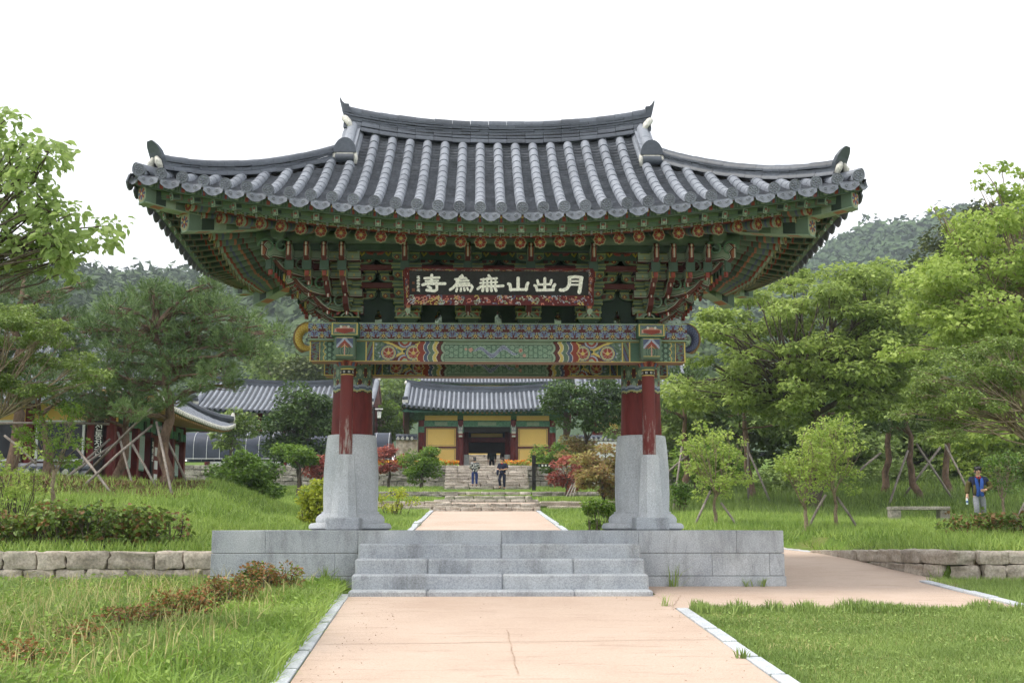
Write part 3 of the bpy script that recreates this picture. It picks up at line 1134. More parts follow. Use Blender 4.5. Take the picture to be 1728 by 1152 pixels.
for x in (-XC, -1.46, -0.487, 0.487, 1.46, XC):
    bracket_set(x, -YP, 0)
    bracket_set(x, YP, PI)
for s in (-1, 1):
    for y in (-YP, 0, YP):
        bracket_set(s * XC, y, s * PI / 2)
    for t in (-1, 1):
        # diagonal tongues and extra outriggers at the corners
        st_ = node_part('corner_bracket', gate)
        rot = math.atan2(s, -t * 1.0) if t < 0 else math.atan2(s, -1.0)
        B = Matrix.Translation((s * XC, t * YP, ZP1)) @ Matrix.Rotation(math.atan2(s * 1.0, -t * 1.0), 4, 'Z')
        for k in range(4):
            put(bpy.data.objects.new('tongue', TONGUES_D[k]), st_, B @ Matrix.Translation((0, 0, 0.17 + TIER * k)))
        for k in range(1, 4):
            for j in range(1, k + 1):
                Mf = Matrix.Translation((s * (XC + STEP * j), t * (YP + 0.1 * 0), ZP1 + 0.17 + TIER * k)) @ Matrix.Rotation(0 if t < 0 else PI, 4, 'Z')
                put(bpy.data.objects.new('tongue', TONGUES[k]), st_, Mf)
                Ms = Matrix.Translation((s * XC, t * (YP + STEP * j), ZP1 + 0.17 + TIER * k)) @ Matrix.Rotation(s * PI / 2, 4, 'Z')
                put(bpy.data.objects.new('tongue', TONGUES[k]), st_, Ms)
        # carved scrolls climbing the diagonal
        dirv = Vector((s, t, 0)).normalized()
        for k in range(4):
            for side in (-1, 1):
                c0 = Vector((s * XC, t * YP, ZP1 + 0.30 + TIER * k)) + dirv * (STEP * 1.41 * (k + 0.8)) + Vector((s * 0.12 * side, 0, 0.02)) + Vector((0, t * 0.14, 0))
                pts, rr = [], []
                for q in range(22):
                    a = q / 21 * 2.6 * PI
                    r_ = 0.13 * (1 - q / 26)
                    pts.append(c0 + Vector((s * side * math.cos(a) * r_, t * 0.02, math.sin(a) * r_)))
                    rr.append(0.022 - 0.0006 * q)
                MB().tube(pts, rr, 6, G1 if (k + side) % 2 else rgb(96, 128, 104)).build('carved_scroll', M_PAINT, st_, True)

# horizontal tie boards through the brackets, purlins, backing boards with bottle-shaped gaps
tie = MB()
for t in (-1, 1):
    for j, zz in ((1, 2), (2, 3), (3, 4)):
        tie.box((0, t * (YP + STEP * j), ZP1 + 0.17 + TIER * zz - 0.045), (2 * XC + 2 * STEP * j + 0.3, 0.07, 0.08), None, MR)
for s in (-1, 1):
    for j, zz in ((1, 2), (2, 3), (3, 4)):
        tie.box((s * (XC + STEP * j), 0, ZP1 + 0.17 + TIER * zz - 0.045), (0.07, 2 * YP + 2 * STEP * j + 0.3, 0.076), None, MR)
tie.build('tie_board', M_PAINT, gate)
OUT = STEP * 4
ZPU = ZP1 + 0.17 + TIER * 4 + 0.10
for t in (-1, 1):
    pu = MB().tube([(-XC - OUT - 0.25, t * (YP + OUT - .12), ZPU), (XC + OUT + 0.25, t * (YP + OUT - .12), ZPU)], 0.11, 14, G1)
    pu.box((0, t * (YP + OUT - .12), ZPU - 0.15), (2 * XC + 2 * OUT + .2, 0.1, 0.09), None, G3)
    pu.build('purlin', M_PAINT, gate, 'auto')
for s in (-1, 1):
    pu = MB().tube([(s * (XC + OUT - .12), -YP - OUT - 0.25, ZPU), (s * (XC + OUT - .12), YP + OUT + 0.25, ZPU)], 0.11, 14, G1)
    pu.box((s * (XC + OUT - .12), 0, ZPU - 0.15), (0.1, 2 * YP + 2 * OUT + .2, 0.086), None, G3)
    pu.build('purlin', M_PAINT, gate, 'auto')

xs = [-XC, -1.46, -0.487, 0.487, 1.46, XC]
for a, b in zip(xs[:-1], xs[1:]):
    c = (a + b) / 2
    bb = MB()
    y = -YP + 0.06
    for sx in (-1, 1):
        e = a if sx < 0 else b
        pts = [(e, ZP1 + 0.001), (c + sx * 0.055, ZP1 + 0.001), (c + sx * 0.055, ZP1 + 0.15), (c + sx * 0.02, ZP1 + 0.19), (c + sx * 0.02, ZP1 + 0.24), (c, ZP1 + 0.25), (c, ZP1 + 1.15), (e, ZP1 + 1.15)]
        Mx = Matrix.Translation((0, y, 0)) @ Matrix.Rotation(PI / 2, 4, 'X')
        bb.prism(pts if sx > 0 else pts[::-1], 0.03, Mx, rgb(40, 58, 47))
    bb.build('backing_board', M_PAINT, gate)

# lotus panels under the eave between the upper brackets
pan = MB()
for a, b in zip(xs[:-1], xs[1:]):
    c = (a + b) / 2
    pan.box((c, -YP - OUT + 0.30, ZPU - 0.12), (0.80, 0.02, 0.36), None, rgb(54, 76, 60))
    for k in range(7):
        an = PI * (0.1 + 0.8 * k / 6)
        Mx = Matrix.Translation((c, -YP - OUT + 0.285, ZPU - 0.22)) @ Matrix.Rotation(PI / 2, 4, 'X') @ Matrix.Rotation(an - PI / 2, 4, 'Z')
        pan.prism([(-0.02, 0.03), (0.02, 0.03), (0.035, 0.11), (0, 0.17), (-0.035, 0.11)], 0.012, Mx, OR_ if k % 2 else RD)
    for sx in (-1, 1):
        pts = [Vector((c + sx * (0.1 + 0.24 * q / 9), -YP - OUT + 0.28, ZPU - 0.18 + 0.06 * math.sin(q * 1.2))) for q in range(10)]
        pan.tube(pts, 0.018, 5, rgb(150, 140, 60))
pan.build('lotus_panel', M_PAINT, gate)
# ------------------------------------------------------------------ roof surface of the gate
HXM, HYM = 5.27, 3.70
ZE, ZR = 4.47, 6.62


def HY(a):
    return 3.56 + 0.14 * (min(abs(a) / HXM, 1.0)) ** 2.5


def HX(a):
    return 5.13 + 0.14 * (min(abs(a) / HYM, 1.0)) ** 2.5


def lift(tt, d):
    tt = max(0.0, tt)
    return 0.50 * tt ** 1.7 * max(0.0, 1 - d / 3.6)


def surf(side, a, d):
    """roof surface point. side 0 front, 1 right, 2 back, 3 left; a along the eave, d inward from it"""
    s = d / 3.56
    z = ZE + (ZR - ZE) * (0.70 * s + 0.30 * s * s)
    if side in (0, 2):
        z += lift(abs(a) / HXM, d)
        z += 0.20 * (min(abs(a), 2.7) / 2.64) ** 2.2 * max(0, s) ** 2
        y = -(HY(a) - d)
        return Vector((a, y, z)) if side == 0 else Vector((-a, -y, z))
    z += lift(1 - (HYM - abs(a)) / HXM, d)
    x = HX(a) - d
    return Vector((x, a, z)) if side == 1 else Vector((-x, -a, z))


def frame(side, a, d):
    p = surf(side, a, d)
    t = (surf(side, a, d + 0.05) - surf(side, a, d - 0.05)).normalized()      # up the slope
    l = (surf(side, a + 0.05, d) - surf(side, a - 0.05, d)).normalized()
    n = l.cross(t).normalized()
    l = t.cross(n)
    return p, l, t, n


def frame_m(side, a, d, off=0.0):
    p, l, t, n = frame(side, a, d)
    M = Matrix((l, t, n)).transposed().to_4x4()
    M.translation = p + n * off
    return M


roof = node_part('roof', gate)
PITCHW = 0.302
TL = 0.30


def cover_mesh():
    mb = MB()
    rings = []
    for y, r in ((-0.006, 0.079), (0.0, 0.080), (0.26, 0.078), (0.262, 0.073), (TL, 0.072)):
        rings.append([Vector((r * math.cos(PI * k / 8), y, r * math.sin(PI * k / 8) * 1.05 - 0.012)) for k in range(9)])
    mb.sweep(rings, closed=False, cap=False)
    n = 9
    mb.add([Vector((0.079 * math.cos(PI * k / 8), -0.006, 0.079 * math.sin(PI * k / 8) * 1.05 - 0.012)) for k in range(9)], [tuple(range(9))])
    return mb.mesh('cover_tile', M_TILE, 'auto')


ME_COVER = cover_mesh()


def end_disc_mesh():
    """round end tile: rim, relief flower, facing local -y"""
    mb = MB()
    Mx = Matrix.Rotation(PI / 2, 4, 'X')
    circ = lambda r, n=20: [(r * math.cos(2 * PI * k / n), r * math.sin(2 * PI * k / n) - (0.016 if math.sin(2 * PI * k / n) < -0.9 else 0)) for k in range(n)]
    mb.prism(circ(0.086), 0.03, Mx)
    ring = []
    for k in range(21):
        a = 2 * PI * k / 20
        ring.append(Vector((0.079 * math.cos(a), -0.018, 0.079 * math.sin(a))))
    mb.tube(ring, 0.008, 5, cap=False)
    for k in range(8):
        a = 2 * PI * k / 8
        Mp = Matrix.Rotation(a, 4, 'Y')
        vs = [Mp @ Vector(p) for p in ((0.016, -0.016, 0), (0.045, -0.016, 0.017), (0.066, -0.016, 0), (0.045, -0.016, -0.017), (0.042, -0.03, 0))]
        mb.add(vs, [(0, 1, 4), (1, 2, 4), (2, 3, 4), (3, 0, 4)])
    mb.tube([(0, -0.014, 0), (0, -0.03, 0)], [0.016, 0.010], 8)
    return mb.mesh('round_end_tile', M_DRIP, 'auto')


def drip_mesh():
    """lunette drip tile hanging between two cover rows, facing local -y"""
    mb = MB()
    hw = 0.135
    n = 13
    rows = []
    for k in range(n):
        u = -1 + 2 * k / (n - 1)
        x = hw * u
        top = -0.012 + 0.050 * u * u
        au = abs(u)
        bot = -0.135 + 0.060 * au ** 2 + 0.012 * math.cos(au * 9) * (1 - au)
        if k == n // 2:
            bot -= 0.02
        yb = -0.02 - 0.028
        rows.append((x, top, bot, yb))
    vs = []
    for x, top, bot, yb in rows:
        vs += [(x, -0.015, top), (x, yb, bot), (x, yb + 0.022, bot), (x, 0.008, top)]
    fs = []
    for k in range(n - 1):
        a, b = 4 * k, 4 * (k + 1)
        fs += [(a, b, b + 1, a + 1), (a + 1, b + 1, b + 2, a + 2), (a + 2, b + 2, b + 3, a + 3)]
    fs += [(0, 1, 2, 3), (4 * (n - 1) + 3, 4 * (n - 1) + 2, 4 * (n - 1) + 1, 4 * (n - 1))]
    mb.add(vs, fs)
    for s in (-1, 1):                        # scroll relief
        pts = []
        for q in range(14):
            a = q / 13 * 2.2 * PI
            r = 0.032 * (1 - q / 18)
            pts.append((s * (0.055 + r * math.cos(a)), -0.044 - 0.004, -0.058 + r * math.sin(a) * 0.8))
        mb.tube(pts, 0.006, 4)
    return mb.mesh('drip_tile', M_DRIP, 'auto')


ME_DISC, ME_DRIP = end_disc_mesh(), drip_mesh()
other = MB()                                   # cover tiles that the photo shows nothing or little of
n_cover = 0
DRIPS = []


def dmax(side, a):
    if side in (0, 2):
        return 3.50 if abs(a) < 2.62 else HXM - abs(a) - 0.10
    return 2.55 if abs(a) < 1.1 else HYM - abs(a) - 0.10


cv = [v.co.copy() for v in ME_COVER.vertices]
cf = [tuple(p.vertices) for p in ME_COVER.polygons]
for side in range(4):
    half = HXM if side in (0, 2) else HYM
    nrow = int((half - 0.12) / PITCHW)
    for r in range(-nrow, nrow + 1):
        a = r * PITCHW
        dm = dmax(side, a)
        k = 0
        while k * (TL - 0.035) < dm - 0.02:
            d = k * (TL - 0.035)
            M = frame_m(side, a, d, 0.050)
            jit = Matrix.Rotation(random.uniform(-0.012, 0.012), 4, 'Z')
            if side == 0 and n_cover < 300 and not (k > 12):
                put(bpy.data.objects.new('cover_tile', ME_COVER), roof, M @ jit)
                n_cover += 1
            else:
                MM = M @ jit
                other.add([MM @ v for v in cv], cf)
            k += 1
        Md = frame_m(side, a, 0.0, 0.050)
        # end discs and drips stand upright
        p, l, t, n = frame(side, a, 0.0)
        outw = Vector((-t.x, -t.y, 0)).normalized()
        Mu = Matrix((l, -outw, l.cross(-outw))).transposed().to_4x4()
        Mu.translation = p + n * 0.085 + outw * 0.02
        put(bpy.data.objects.new('round_end_tile', ME_DISC), roof, Mu)
        if r < nrow + 1:
            am = a + PITCHW / 2
            if r == nrow and am > half - 0.16:
                continue
            p, l, t, n = frame(side, am, 0.0)
            outw = Vector((-t.x, -t.y, 0)).normalized()
            Mu = Matrix((l, -outw, l.cross(-outw))).transposed().to_4x4()
            Mu.translation = p + n * 0.015 + outw * 0.035
            put(bpy.data.objects.new('drip_tile', ME_DRIP), roof, Mu)
other.build('cover_tiles', M_TILE, roof, 'auto')['kind'] = 'stuff'

# pan tiles: overlapping concave courses between the cover rows (one mesh)
pV, pF = [], []


def pan_rows():
    base = 0
    st = 0.112
    na = 7
    us = np.linspace(-1, 1, na)
    for side in range(4):
        half = HXM if side in (0, 2) else HYM
        nrow = int((half - 0.12) / PITCHW) + 1
        for r in range(-nrow, nrow):
            a = (r + 0.5) * PITCHW
            dm = min(dmax(side, a - 0.1), dmax(side, a + 0.1)) + 0.12
            if dm < 0.1:
                continue
            k = 0
            while k * st < dm:
                d = k * st
                p, l, t, n = frame(side, a, d)
                # jitter of each tile
                jn, jd = random.uniform(-.004, .004), random.uniform(-.006, .006)
                rows = []
                for dd, hh in ((-0.012 + jd, -0.02), (-0.012 + jd, 0.046 + jn), (st + 0.02, 0.004)):
                    for u in us:
                        q = p + l * (0.135 * u) + t * dd + n * (hh + 0.036 * u * u - 0.012)
                        rows.append(q)
                pV.extend([tuple(q) for q in rows])
                for i in range(2):
                    for j in range(na - 1):
                        b = base + i * na + j
                        pF.append((b, b + 1, b + na + 1, b + na))
                base += 3 * na
                k += 1


pan_rows()
po = put(bpy.data.objects.new('pan_tiles', raw_mesh('pan_tiles', np.array(pV), np.array(pF), 4, M_PAN)), roof)
po['kind'] = 'stuff'

# solid roof body below the tiles
deck = MB()
for side in range(4):
    half = HXM if side in (0, 2) else HYM
    na, nd = 28, 10
    for i in range(na):
        a0, a1 = -half + 2 * half * i / na, -half + 2 * half * (i + 1) / na
        for j in range(nd):
            def dd(a, jj):
                return 0.05 + (max(dmax(side, a) + 0.25, 0.05) - 0.05) * jj / nd
            q = [surf(side, a0, dd(a0, j)), surf(side, a1, dd(a1, j)), surf(side, a1, dd(a1, j + 1)), surf(side, a0, dd(a0, j + 1))]
            deck.add([v - Vector((0, 0, 0.035)) for v in q], [(0, 1, 2, 3)])
M_DARK = mottled('dark_timber', rgb(52, 48, 44), rgb(74, 68, 62), 3, 0.9)
deck.build('roof_deck', M_DARK, roof)
for s in (-1, 1):
    gw = MB()
    gw.add([(s * 2.62, -1.25, 5.85), (s * 2.62, 1.25, 5.85), (s * 2.62, 0.25, 6.8), (s * 2.62, -0.25, 6.8)], [(0, 1, 2, 3)])
    gw.build('gable_wall', M_RED, roof)


# ------------------------------------------------------------------ ridges
def ridge(name, path, layers, seg, parent, mat=M_TILE_D):
    """layers: (kind, width, height, z offset, side offset); the path is cut in tiles of length seg"""
    rp = node_part(name, parent)
    path = [Vector(p) for p in path]
    L = [0.0]
    for a, b in zip(path[:-1], path[1:]):
        L.append(L[-1] + (b - a).length)

    def pt(x):
        x = min(max(x, 0), L[-1])
        for i in range(len(path) - 1):
            if x <= L[i + 1] + 1e-9:
                f = (x - L[i]) / max(L[i + 1] - L[i], 1e-9)
                return path[i].lerp(path[i + 1], f)
        return path[-1]
    n = max(1, round(L[-1] / seg))
    thin = MB()
    for li, (kind, w, h, zo, so) in enumerate(layers):
        sh = 0.0 if li % 2 == 0 else 0.5
        bounds = [0.0] + [(k + sh) * L[-1] / n for k in range(0 if sh else 1, n)] + [L[-1]]
        for b0, b1 in zip(bounds[:-1], bounds[1:]):
            rings = []
            j = random.uniform(-0.006, 0.006)
            for q in range(4):
                x = b0 + 0.003 + (b1 - b0 - 0.006) * q / 3
                p = pt(x)
                d = (pt(x + 0.05) - pt(x - 0.05))
                s = Vector((d.y, -d.x, 0)).normalized()
                up = Vector((0, 0, 1))
                c = p + up * (zo + j) + s * so
                sw = 1.0 - 0.04 * (q / 3)
                if kind == 'round':
                    rings.append([c + s * (w / 2 * sw * math.cos(PI * k / 7)) + up * (h * sw * math.sin(PI * k / 7)) for k in range(8)])
                else:
                    rings.append([c + s * (w / 2), c + s * (w / 2) + up * h, c - s * (w / 2) + up * h, c - s * (w / 2)])
            if kind == 'round':
                MB().sweep(rings).build('ridge_tile', mat, rp, 'auto')
            else:
                thin.sweep(rings)
    thin.build('ridge_courses', mat, rp)['kind'] = 'stuff'
    return rp


def arc_x(x0, x1, n, f):
    return [f(x0 + (x1 - x0) * k / n) for k in range(n + 1)]


RX = 2.66
mr = lambda x: Vector((x, 0, 6.56 + 0.26 * (abs(x) / RX) ** 2.3))
LAY_MAIN = [('round', 0.20, 0.10, 0.02, 0.14), ('round', 0.20, 0.10, 0.02, -0.14), ('round', 0.19, 0.10, 0.115, 0.10), ('round', 0.19, 0.10, 0.115, -0.10),
            ('flat', 0.30, 0.035, 0.20, 0), ('flat', 0.27, 0.035, 0.245, 0), ('flat', 0.29, 0.035, 0.29, 0), ('flat', 0.25, 0.04, 0.335, 0), ('round', 0.2, 0.11, 0.375, 0)]
ridge('main_ridge', arc_x(-RX, RX, 24, mr), LAY_MAIN, 0.31, roof)
LAY_SUB = [('round', 0.17, 0.085, 0.0, 0.10), ('round', 0.17, 0.085, 0.0, -0.10), ('flat', 0.28, 0.028, 0.066, 0), ('flat', 0.24, 0.026, 0.102, 0), ('flat', 0.27, 0.028, 0.136, 0), ('round', 0.19, 0.095, 0.166, 0)]
for s in (-1, 1):
    # upturned end of the main ridge
    e = mr(s * RX)
    tip = MB()
    tip.sweep([[e + Vector((s * x - s * 0.10, dy * w, z)) for dy, z in ((-1, z0), (1, z0), (1, z1), (-1, z1))] for x, w, z0, z1 in
               ((0.02, 0.12, 0.16, 0.48), (0.09, 0.11, 0.22, 0.49), (0.13, 0.09, 0.34, 0.53), (0.19, 0.025, 0.58, 0.64))])
    tip.build('ridge_finial', M_TILE_D, roof)
    MB().tube([e + Vector((-s * .02, -0.02, 0.24)), e + Vector((-s * .02, -0.17, 0.20)), e + Vector((-s * 0.10, -0.26, 0.10)), e + Vector((-s * 0.16, -0.30, -0.05))], [0.05, 0.06, 0.055, 0.03], 8).build('plaster', M_PLASTER, roof, True)
    for t in (0, 2):
        sy = -1 if t == 0 else 1
        sgn = 1 if t == 0 else -1
        pth = []
        for k in range(9):
            d = 3.50 - (3.50 - 2.32) * k / 8
            p = surf(t, sgn * s * 2.50, d)
            pth.append(p + Vector((0, 0, 0.03 + 0.05 * (k / 8) ** 2)))
        ridge('descending_ridge', pth, LAY_SUB, 0.27, roof, M_TILE)
        # its end: round tile face, plaster, dark tile
        e2 = pth[-1]
        Mx = Matrix.Translation(e2 + Vector((0, sy * 0.045, 0.13))) @ Matrix.Rotation(PI / 2, 4, 'X')
        face = [(0.185 * math.cos(PI * k / 12), 0.25 * math.sin(PI * k / 12)) for k in range(13)]
        MB().prism(face, 0.05, Mx).build('ridge_end_tile', M_TILE_D, roof)
        MB().box(e2 + Vector((0, sy * 0.02, 0.10)), (0.30, 0.1, 0.06)).build('plaster', M_PLASTER, roof, bevel=0.02)
        MB().tube([e2 + Vector((-0.15, sy * 0.05, 0.03)), e2 + Vector((0.15, sy * 0.05, 0.03))], 0.075, 12).build('ridge_end_roll', M_TILE_D, roof, 'auto')
        for q in (-1, 1):
            MB().tube([e2 + Vector((q * 0.165, sy * 0.03, -0.06)), e2 + Vector((q * 0.17, sy * 0.05, 0.04)), e2 + Vector((q * 0.165, sy * .01, 0.14))], [0.03, 0.045, 0.03], 8).build('plaster', M_PLASTER, roof, True)
        # hip ridge
        pth = []
        for k in range(15):
            f = k / 14
            d = 2.58 - (2.58 - 0.30) * f
            x, y = HXM - d - 0.02, HYM - d
            p = surf(0, x, HY(x) - y)
            pth.append(Vector((s * x, sy * y, p.z + 0.02 + 0.08 * f ** 3)))
        ridge('hip_ridge', pth, LAY_SUB, 0.30, roof)
        e3 = pth[-1]
        dv = (pth[-1] - pth[-3]).normalized()
        dh = Vector((dv.x, dv.y, 0)).normalized()
        sd = Vector((dh.y, -dh.x, 0))
        ear = MB()
        rings = []
        for q, (o, zz, w_, th) in enumerate(((0.0, 0.10, 0.13, 0.06), (0.03, 0.19, 0.155, 0.055), (0.07, 0.28, 0.15, 0.05), (0.12, 0.36, 0.12, 0.04), (0.16, 0.42, 0.06, 0.03))):
            c = e3 + dh * o + Vector((0, 0, zz))
            rings.append([c + sd * w_, c + sd * w_ - dh * th, c - sd * w_ - dh * th, c - sd * w_])
        ear.sweep(rings).build('hip_end_tile', M_TILE_D, roof)
        for q in (-1, 1):
            MB().tube([e3 + sd * (q * 0.12) + dh * 0.02 + Vector((0, 0, 0.02)), e3 + sd * (q * 0.10) + dh * 0.06 + Vector((0, 0, 0.12)), e3 + sd * (q * 0.04) + dh * 0.05 + Vector((0, 0, 0.19))], [0.04, 0.052, 0.03], 8).build('plaster', M_PLASTER, roof, True)
        # corner cover tile and its end disc
        c0 = Vector((s * (HXM - 0.34), sy * (HYM - 0.34), 0))
        zc = surf(0, HXM - 0.34, 0.30).z + 0.06
        c0.z = zc
        c1 = c0 + dh * 0.36 + Vector((0, 0, 0.015))
        MB().tube([c0, c1], 0.085, 12).build('corner_tile', M_TILE, roof, 'auto')
        Mu = Matrix((Vector((sd.x, sd.y, 0)) * 1.0, -dh, Vector((0, 0, 1)))).transposed().to_4x4()
        Mu.translation = c1 + dh * 0.01
        put(bpy.data.objects.new('round_end_tile', ME_DISC), roof, Mu)
        Mu2 = Mu.copy()
        Mu2.translation = c1 + Vector((0, 0, -0.10))
        put(bpy.data.objects.new('drip_tile', ME_DRIP), roof, Mu2)

# ------------------------------------------------------------------ eaves: rafters, flying rafters, boards
SL_R, SL_F = 0.40, 0.24


def eave_lift(side, a):
    return 0.50 * max(0, (abs(a) / HXM if side in (0, 2) else 1 - (HYM - abs(a)) / HXM)) ** 1.7


def eave_pt(side, a, d, z):
    """point at inward distance d from the eave line, height z above the centre level plus the eave's upsweep"""
    p = surf(side, a, 0)
    q = surf(side, a, max(d, 0.001)) if d > 0 else p
    h = (surf(side, a, 0.5) - surf(side, a, 0))
    h.z = 0
    h.normalize()
    r = p + h * d
    r.z = z + eave_lift(side, a)
    return r


# unit rafter with painted bands: local -y is the outer end (at y=0), runs to +y
def rafter_mesh(L, name):
    mb = MB()
    n = 12
    bands = [(0, .04, G2), (.04, .08, RD), (.08, .14, G1), (.14, .18, BL), (.18, .27, G1), (.27, .31, OR_), (.31, .40, G3), (.40, .43, MR), (.43, .60, G1), (.60, .64, MU), (.64, L, rgb(72, 96, 78))]
    for a, b, c in bands:
        b = min(b, L)
        r0 = 0.086 - 0.006 * (1 - min(a, .3) / .3)
        r1 = 0.086 - 0.006 * (1 - min(b, .3) / .3)
        mb.tube([(0, a, 0), (0, b, 0)], [r0, r1], n, c, cap=False)
    return mb.mesh(name, M_PAINT, True)


def flower_mesh():
    mb = MB()
    R = 0.094
    mb.prism([(R * (0.86 + 0.14 * abs(math.cos(4 * 2 * PI * k / 64))) * math.cos(2 * PI * k / 64), R * (0.86 + 0.14 * abs(math.cos(4 * 2 * PI * k / 64))) * math.sin(2 * PI * k / 64)) for k in range(64)],
             0.012, Matrix.Rotation(PI / 2, 4, 'X'), rgb(158, 154, 118))
    mb.prism([(0.082 * math.cos(2 * PI * k / 24), 0.082 * math.sin(2 * PI * k / 24)) for k in range(24)], 0.0146, Matrix.Rotation(PI / 2, 4, 'X'), rgb(158, 154, 118))
    for k in range(8):
        Mp = Matrix.Rotation(2 * PI * k / 8, 4, 'Y')
        for sc_, c, y in ((1.0, rgb(126, 46, 38), -0.0085), (0.3, rgb(150, 66, 50), -0.0105)):
            pet = [(0.022, 0), (0.048, 0.0195 * sc_), (0.070, 0.0235 * sc_), (0.081, 0), (0.070, -0.0235 * sc_), (0.048, -0.0195 * sc_)]
            vs = [Mp @ Vector((x, y, z)) for x, z in pet]
            mb.add(vs, [tuple(range(6))], c)
    mb.prism([(0.022 * math.cos(2 * PI * k / 12), 0.022 * math.sin(2 * PI * k / 12)) for k in range(12)], 0.03, Matrix.Rotation(PI / 2, 4, 'X'), YE)
    return mb.mesh('rafter_flower', M_PAINT)


def flying_mesh(L):
    mb = MB()
    bands = [(0, .12, G1), (.12, .15, MU), (.15, .30, G3), (.30, .33, RD), (.33, .46, G1), (.46, .49, MU), (.49, .62, G3), (.62, .65, MR), (.65, L, G1)]
    w, h = 0.10, 0.125
    for a, b, c in bands:
        b = min(b, L)
        wa, wb = [w * (0.8 + 0.2 * min(x / 0.4, 1)) for x in (a, b)]
        ha, hb = [h * (0.82 + 0.18 * min(x / 0.4, 1)) for x in (a, b)]
        v = [(-wa / 2, a, -ha), (wa / 2, a, -ha), (wa / 2, a, 0), (-wa / 2, a, 0), (-wb / 2, b, -hb), (wb / 2, b, -hb), (wb / 2, b, 0), (-wb / 2, b, 0)]
        mb.add(v, [(0, 4, 5, 1), (1, 5, 6, 2), (2, 6, 7, 3), (3, 7, 4, 0)], c)
        for sx in (-1, 1):
            mb.add([(sx * wa * .5, a, -ha - .002), (sx * wa * .38, a, -ha - .002), (sx * wb * .38, b, -hb - .002), (sx * wb * .5, b, -hb - .002)], [(0, 1, 2, 3)], rgb(140, 110, 84))
        # side stripes: dark outline with a patterned lozenge
        for sx in (-1, 1):
            x0, x1 = sx * (wa / 2 + .001), sx * (wb / 2 + .001)
            if b - a > 0.06:
                mb.add([(x0, a + .012, -ha * .75), (x1, b - .012, -hb * .75), (x1, b - .012, -hb * .25), (x0, a + .012, -ha * .25)], [(0, 1, 2, 3)], G0)
        if b - a > 0.06:
            mb.add([(-wa * .3, a + .015, -ha - .001), (wa * .3, a + .015, -ha - .001), (wb * .3, b - .015, -hb - .001), (-wb * .3, b - .015, -hb - .001)], [(0, 1, 2, 3)], MU if c in (G1,) else G3)
    a = 0
    w_, h_ = w * .8, h * .82
    mb.box((0, -0.003, -h_ / 2), (w_, 0.006, h_), None, G2)
    mb.box((0, -0.006, -h_ / 2), (w_ * .74, 0.006, h_ * .8), None, G3)
    mb.add([(-w_ * .3, -0.011, -h_ * .5), (w_ * .3, -0.011, -h_ * .5), (0, -0.011, -h_ * .16)], [(0, 1, 2)], RD)
    mb.add([(-w_ * .3, -0.011, -h_ * .52), (w_ * .3, -0.011, -h_ * .52), (w_ * .2, -0.011, -h_ * .84), (-w_ * .2, -0.011, -h_ * .84)], [(3, 2, 1, 0)], G2)
    return mb.mesh('flying_rafter', M_PAINT)


ME_RAF, ME_FLOWER, ME_FLY = rafter_mesh(2.6, 'rafter'), flower_mesh(), flying_mesh(1.15)
ME_RAF_S = rafter_mesh(2.15, 'rafter')


def orient(p_out, p_in):
    t = (p_in - p_out).normalized()
    l = t.cross(Vector((0, 0, 1))).normalized()
    n = l.cross(t)
    M = Matrix((l, t, n)).transposed().to_4x4()
    M.translation = p_out
    return M


RA = 0.295
ZRAF, ZFLY = 4.215, 4.345
for side in range(4):
    half = HXM if side in (0, 2) else HYM
    straight = 2.85 if side in (0, 2) else 1.35
    n = int((half - 0.42) / RA)
    for k in range(-n, n + 1):
        a = k * RA
        po_ = eave_pt(side, a, 0.72, ZRAF)
        pf = eave_pt(side, a, 0.16, ZFLY)
        if abs(a) <= straight:
            pi_ = eave_pt(side, a, 2.2, ZRAF + SL_R * 1.48)
            pi_.z = po_.z + SL_R * 1.48 - eave_lift(side, a) * 0.5
            fi = pf + (pi_ - po_).normalized() * 1.0
        else:
            # fan out from the corner post
            cs = (1 if a > 0 else -1)
            inner = {0: Vector((cs * 2.35, -0.85, 0)), 1: Vector((2.35, cs * 0.85, 0)), 2: Vector((-cs * 2.35, 0.85, 0)), 3: Vector((-2.35, -cs * 0.85, 0))}[side]
            inner.z = ZRAF + SL_R * 2.0
            pi_ = inner
            # spread the tips so that they crowd towards the corner less
            fi = inner.copy()
        Mr = orient(po_, pi_)
        me = ME_RAF if abs(a) > straight else ME_RAF_S
        put(bpy.data.objects.new('rafter', me), gate, Mr)
        outw = Vector((-(Mr.col[1].x), -(Mr.col[1].y), 0)).normalized()
        Mf = orient(po_ + outw * 0.012, po_ - outw)
        fl_ = put(bpy.data.objects.new('rafter_flower', ME_FLOWER), gate, Mf)
        dirh = (pi_ - po_)
        dirh.z = 0
        dirh.normalize()
        fi = pf + dirh * 1.0 + Vector((0, 0, SL_F - eave_lift(side, a) * 0.12))
        put(bpy.data.objects.new('flying_rafter', ME_FLY), gate, orient(pf, fi))


def strip(name, side, d0, z0, d1, z1, func, parent, res=0.02, vr=0.018):
    """painted board along an eave, clipped at the hips"""
    half = HXM if side in (0, 2) else HYM
    lim = half - max(d0, d1) - 0.02
    nu = int(2 * lim / res)
    nv = max(1, int(math.hypot(d1 - d0, z1 - z0) / vr))
    pts = []
    us = np.linspace(-lim, lim, nu + 1)
    for j in range(nv + 1):
        f = j / nv
        for u in us:
            pts.append(eave_pt(side, u, d0 + (d1 - d0) * f, z0 + (z1 - z0) * f))
    F = grid_faces(nu + 1, nv + 1)
    U = np.tile(us, nv + 1)
    Vv = np.repeat(np.linspace(0, 1, nv + 1), nu + 1)
    C = func(U[F].mean(1), Vv[F].mean(1))
    return put(bpy.data.objects.new(name, raw_mesh(name, np.array([tuple(p) for p in pts]), F, 4, M_PAINT, C)), parent)


